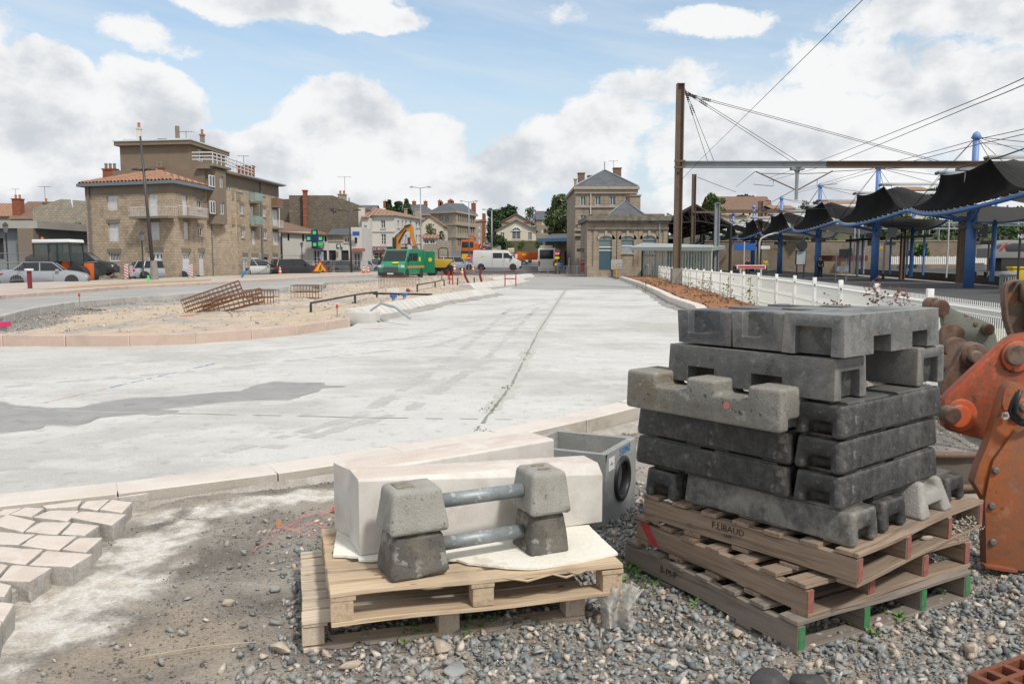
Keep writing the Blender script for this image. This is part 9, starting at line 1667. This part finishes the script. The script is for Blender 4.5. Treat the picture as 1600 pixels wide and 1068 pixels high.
stake('thin marker pin with red head at the edge of the island kerb', 527, 480, 500, M_ggal, .014, 'marker_pin', 'marker', M_rcap); stake('thin marker pin with red head on the left lane kerb', 125, 462, 487, M_ggal, .016, 'marker_pin', 'marker', M_rcap); stake('short orange marker stake on the island mound', 458, 467, 475, M_oran, .035, 'marker_stake', 'marker'); stake('grey tube with magenta cap at the left end of the island kerb', 4, 508, 523, M_pvcg, .085, 'capped_tube', 'tube', M_pk)
stake('dark red bollard with white top on the left pavement', 47, 422, 450, mat('bollard_red', (.20,.02,.03), rough=.5), .10, 'bollard', 'bollard', M_wsign, z=.3); stake('leaning blue marker stake on the pavement before the white car', 376, 420, 433, mat('blue_stake', (.02,.22,.55), grain=0), .07, 'marker_stake', 'marker', M_bump, .5, .3); stake('green topped service valve beside the lamp base', 232, 430, 441, M_grnsign, .06, 'valve_marker', 'marker', z=.3)
for i, (pts, lb) in enumerate(((((725,420),(727,432),(733,444)),'curved dark red conduit standing on the island, left one'),(((752,417),(750,430),(753,442)),'curved dark red conduit standing on the island, right one'),(((635,452),(642,456),(646,458)),'short dark red conduit stub lying on the island'),(((556,491),(565,489),(571,485)),'dark red conduit stub poking out at the end of the pale kerb'))):
    dd = G(pts[-1][0], pts[-1][1], .1).y; pipe(lb, [Ve(V(px,py,dd)) for px, py in pts], mat('conduit_red', (.15,.02,.03), rough=.5), .07 if i < 3 else .06, 'conduit', 'conduit')
p = G(620,475,.2);mb=MB();mb.lathe([(.11,0),(.11,.16),(.05,.18)], 12, TR((p.x,p.y,.12))); tag(mb.build('tube_plug', M_pk), 'magenta plastic cap on the ground between the two blue capped tubes', 'cap')
mb = MB();
for k in range(9): p = G(606+k*2, 460, .1);mb.tube([p,(p.x,p.y,Zp(p.y,450))], .022, 5)
tag(mb.build('tube_cluster', M_wsign), 'cluster of thin white tubes standing under the low rebar cage', 'tubes')
t=thing('red_barrier', 'red tubular barriers grouped at the far end of the island', 'barrier', G(790,447,.1)); mb = MB()
for a, b in ((789,806),(690,700),(702,707)):
    d_ = G(a,447 if a > 700 else 440,.1).y; z0, z1 = Zp(d_,447 if a > 700 else 437), Zp(d_,424 if a > 700 else 422);mb.tube([(VX(a,d_),d_,z0),(VX(a,d_),d_,z1),(VX(b,d_),d_,z1),(VX(b,d_),d_,z0)], .035, 5);mb.tube([(VX(a,d_),d_,(z0+z1)/2),(VX(b,d_),d_,(z0+z1)/2)], .03, 5)
mb.build('frame', mat('barrier_red', (.35,.02,.03), grain=0), t)
p0 = Ve((BL[0][0]-.42, BL[0][1]-.35, S(20)-.05));mb=MB();e = (Ve((BL[1][0],BL[1][1],0))-Ve((BL[0][0],BL[0][1],0))).normalized(); n = Ve((-e.y,e.x,0)); q = [p0, p0+n*.35*0+Ve((.62,-.05,0)), p0+Ve((.75,.5,0)), p0+Ve((.1,.6,0))]; mb.add([(a.x,a.y,a.z) for a in q]+[(a.x,a.y,a.z+(.33 if i in (0,3) else .30)) for i, a in enumerate(q)], [(0,3,2,1),(4,5,6,7),(0,1,5,4),(1,2,6,5),(2,3,7,6),(3,0,4,7)]); tag(mb.build('kerb_block', M_busk, bevel=.03), 'loose pale kerb block closing the near end of the pale kerb', 'kerb block')
a, b, c2 = Ve(V(578,487,20.9)), Ve(V(597,474,20.7)), Ve(V(641,497,19.4));mb=MB();w_ = Ve((0,.22,.0));mb.add([a,b,b+w_,a+w_,a+Ve((0,0,.05)),b+Ve((0,0,.05)),b+w_+Ve((0,0,.05)),a+w_+Ve((0,0,.05))], [(0,3,2,1),(4,5,6,7),(0,1,5,4),(1,2,6,5),(2,3,7,6),(3,0,4,7)]); t=thing('bent_profile', 'bent aluminium profile and grey conduit left over the end of the pale kerb', 'metal profile', a);mb.build('plate', mat('aluminium', (.45,.48,.52), rough=.35, metal=.5), t);mb=MB();mb.tube([b, b.lerp(c2,.5)+Ve((0,0,.08)), c2], .035, 8);mb.build('conduit', M_pvcg, t)
d_ = 76; t=thing('water_tank', 'white caged water tank in front of the pavilion', 'tank', (VX(964,d_),d_,0));mb=MB();mb.bx((VX(956.5,d_),d_,Zp(d_,421)),(VX(972.5,d_),d_+.9,Zp(d_,406)));mb.build('tank', M_wsign, t, bevel=.06);mb=MB();[mb.bx((VX(p,d_),d_-.03,Zp(d_,422)),(VX(p,d_)+.03,d_-.005,Zp(d_,405.5))) for p in np.arange(956.5,973,2)]; [mb.bx((VX(956.5,d_),d_-.035,Zp(d_,y)),(VX(972.5,d_),d_-.006,Zp(d_,y)+.03)) for y in (420,416,412,408)]; mb.build('cage', M_mesh, t)
t=thing('yellow_marker', 'slim yellow post in front of the white tank', 'marker', (VX(963,75),75,0));mb=MB();mb.tube([(VX(963.5,75),75,-.05),(VX(963.5,75),75,Zp(75,411))], .05, 6);mb.build('post', mat('works_amber', (.7,.36,.02), grain=0), t)
d_ = 84; t=thing('rental_board', 'red advertising board with white lettering beside the station door', 'sign', (VX(913,d_),d_,0));mb=MB();mb.bx((VX(907.5,d_),d_,Zp(d_,425)),(VX(918.5,d_),d_+.3,Zp(d_,406.5))); b = mb.build('board', mat('board_red', (.42,.015,.03), rough=.4, grain=0), t, bevel=.02); text('AVIS', .3, M_wsign, t, TR(Ve((VX(913,d_),d_-.02,Zp(d_,409.5)))-t.location) @ RO(PH_,4,'X'), depth=.004)
t=thing('station_awning', 'small dark blue sign fascia above the station side door', 'sign', (VX(909,85),85,1.8));mb=MB();mb.bx((VX(901,85),84.6,Zp(85,393)),(VX(918,85),85,Zp(85,388.5)));mb.build('fascia', M_dks, t); text('LOCATION', .16, M_wsign, t, TR(Ve((VX(909.5,85),84.58,Zp(85,391)))-t.location) @ RO(PH_,4,'X'), depth=.004)
for i, (px, lb) in enumerate(((889.5,'left granite pillar by the bus'),(902.5,'right granite pillar by the bus'))): d_ = 86; t=thing('stone_pillar', lb, 'pillar', (VX(px,d_),d_,0));mb=MB();mb.bx((VX(px-1.6,d_),d_,-.1),(VX(px+1.6,d_),d_+.3,Zp(d_,403)));mb.build('shaft', mat('granite', [(.30,.29,.27),(.38,.37,.35)], 6), t, bevel=.03)
t=thing('compressor_trailer', 'small towed compressor with blue lid beside the bus', 'trailer', (VX(873,84),84,0)); d_ = 84;mb=MB();mb.bx((VX(869,d_),d_,Zp(d_,419)),(VX(879.5,d_),d_+1,Zp(d_,414.5)));mb.build('body', M_bump, t, bevel=.05);mb=MB();mb.bx((VX(871,d_),d_,Zp(d_,414.4)),(VX(880,d_),d_+1,Zp(d_,411.5)));mb.build('lid', M_bcap, t, bevel=.08);mb=MB();mb.lathe([(.3,-.1),(.3,.1)], 14, TR((VX(870.5,d_),d_-.1,.28)) @ RO(PH_,4,'X'));mb.build('wheel', M_tyre, t)
t=thing('leaning_panel', 'grey framed metal panel leaning near the start of the white fence', 'metal panel', (VX(1003,68),68,0));mb=MB();q = [Ve(V(995,431,68)), Ve(V(1001,432,68)), Ve(V(1012,415.5,68)), Ve(V(1008,414,68))]; mb.quad(*q); o = mb.build('panel', M_zinc, t, recalc=0); o.modifiers.new('s','SOLIDIFY').thickness = .1
for i in range(6): a=thing('crowd_barrier', ['leftmost grey crowd barrier, before the bus','grey crowd barrier under the right corner of the bus','grey crowd barrier before the left granite pillar','grey crowd barrier before the red board','grey crowd barrier at the foot of the blue door','rightmost grey crowd barrier, before the white tank'][i], 'barrier', (VX(842+i*15,80),80,-.08), 0, 'crowd barriers before the station'); x0_, x1_ = VX(842+i*15,80), VX(855.5+i*15,80);mb=MB();mb.tube([(x0_,80,-.08),(x0_,80,1.0),(x1_,80,1.0),(x1_,80,-.08)], .022, 5); [mb.tube([(x0_+(x1_-x0_)*k/8,80,.1),(x0_+(x1_-x0_)*k/8,80,1.0)], .008, 3) for k in range(1,8)]; mb.tube([(x0_,80,.1),(x1_,80,.1)], .015, 4);mb.build('frame', M_mesh, a)
kerb('kerb', [(RK[-1][0]-.1, 82.4), (1.0, 82.4)], .35, lambda y: .12, -.3, M_pinkside, 1.0, -1, .02)
zsheet('station_forecourt', [(-3,82.3),(16,82.3),(16,68),(RK[-1][0]+.6,68),(RK[-1][0]+.4,82)], .02, M_asph)
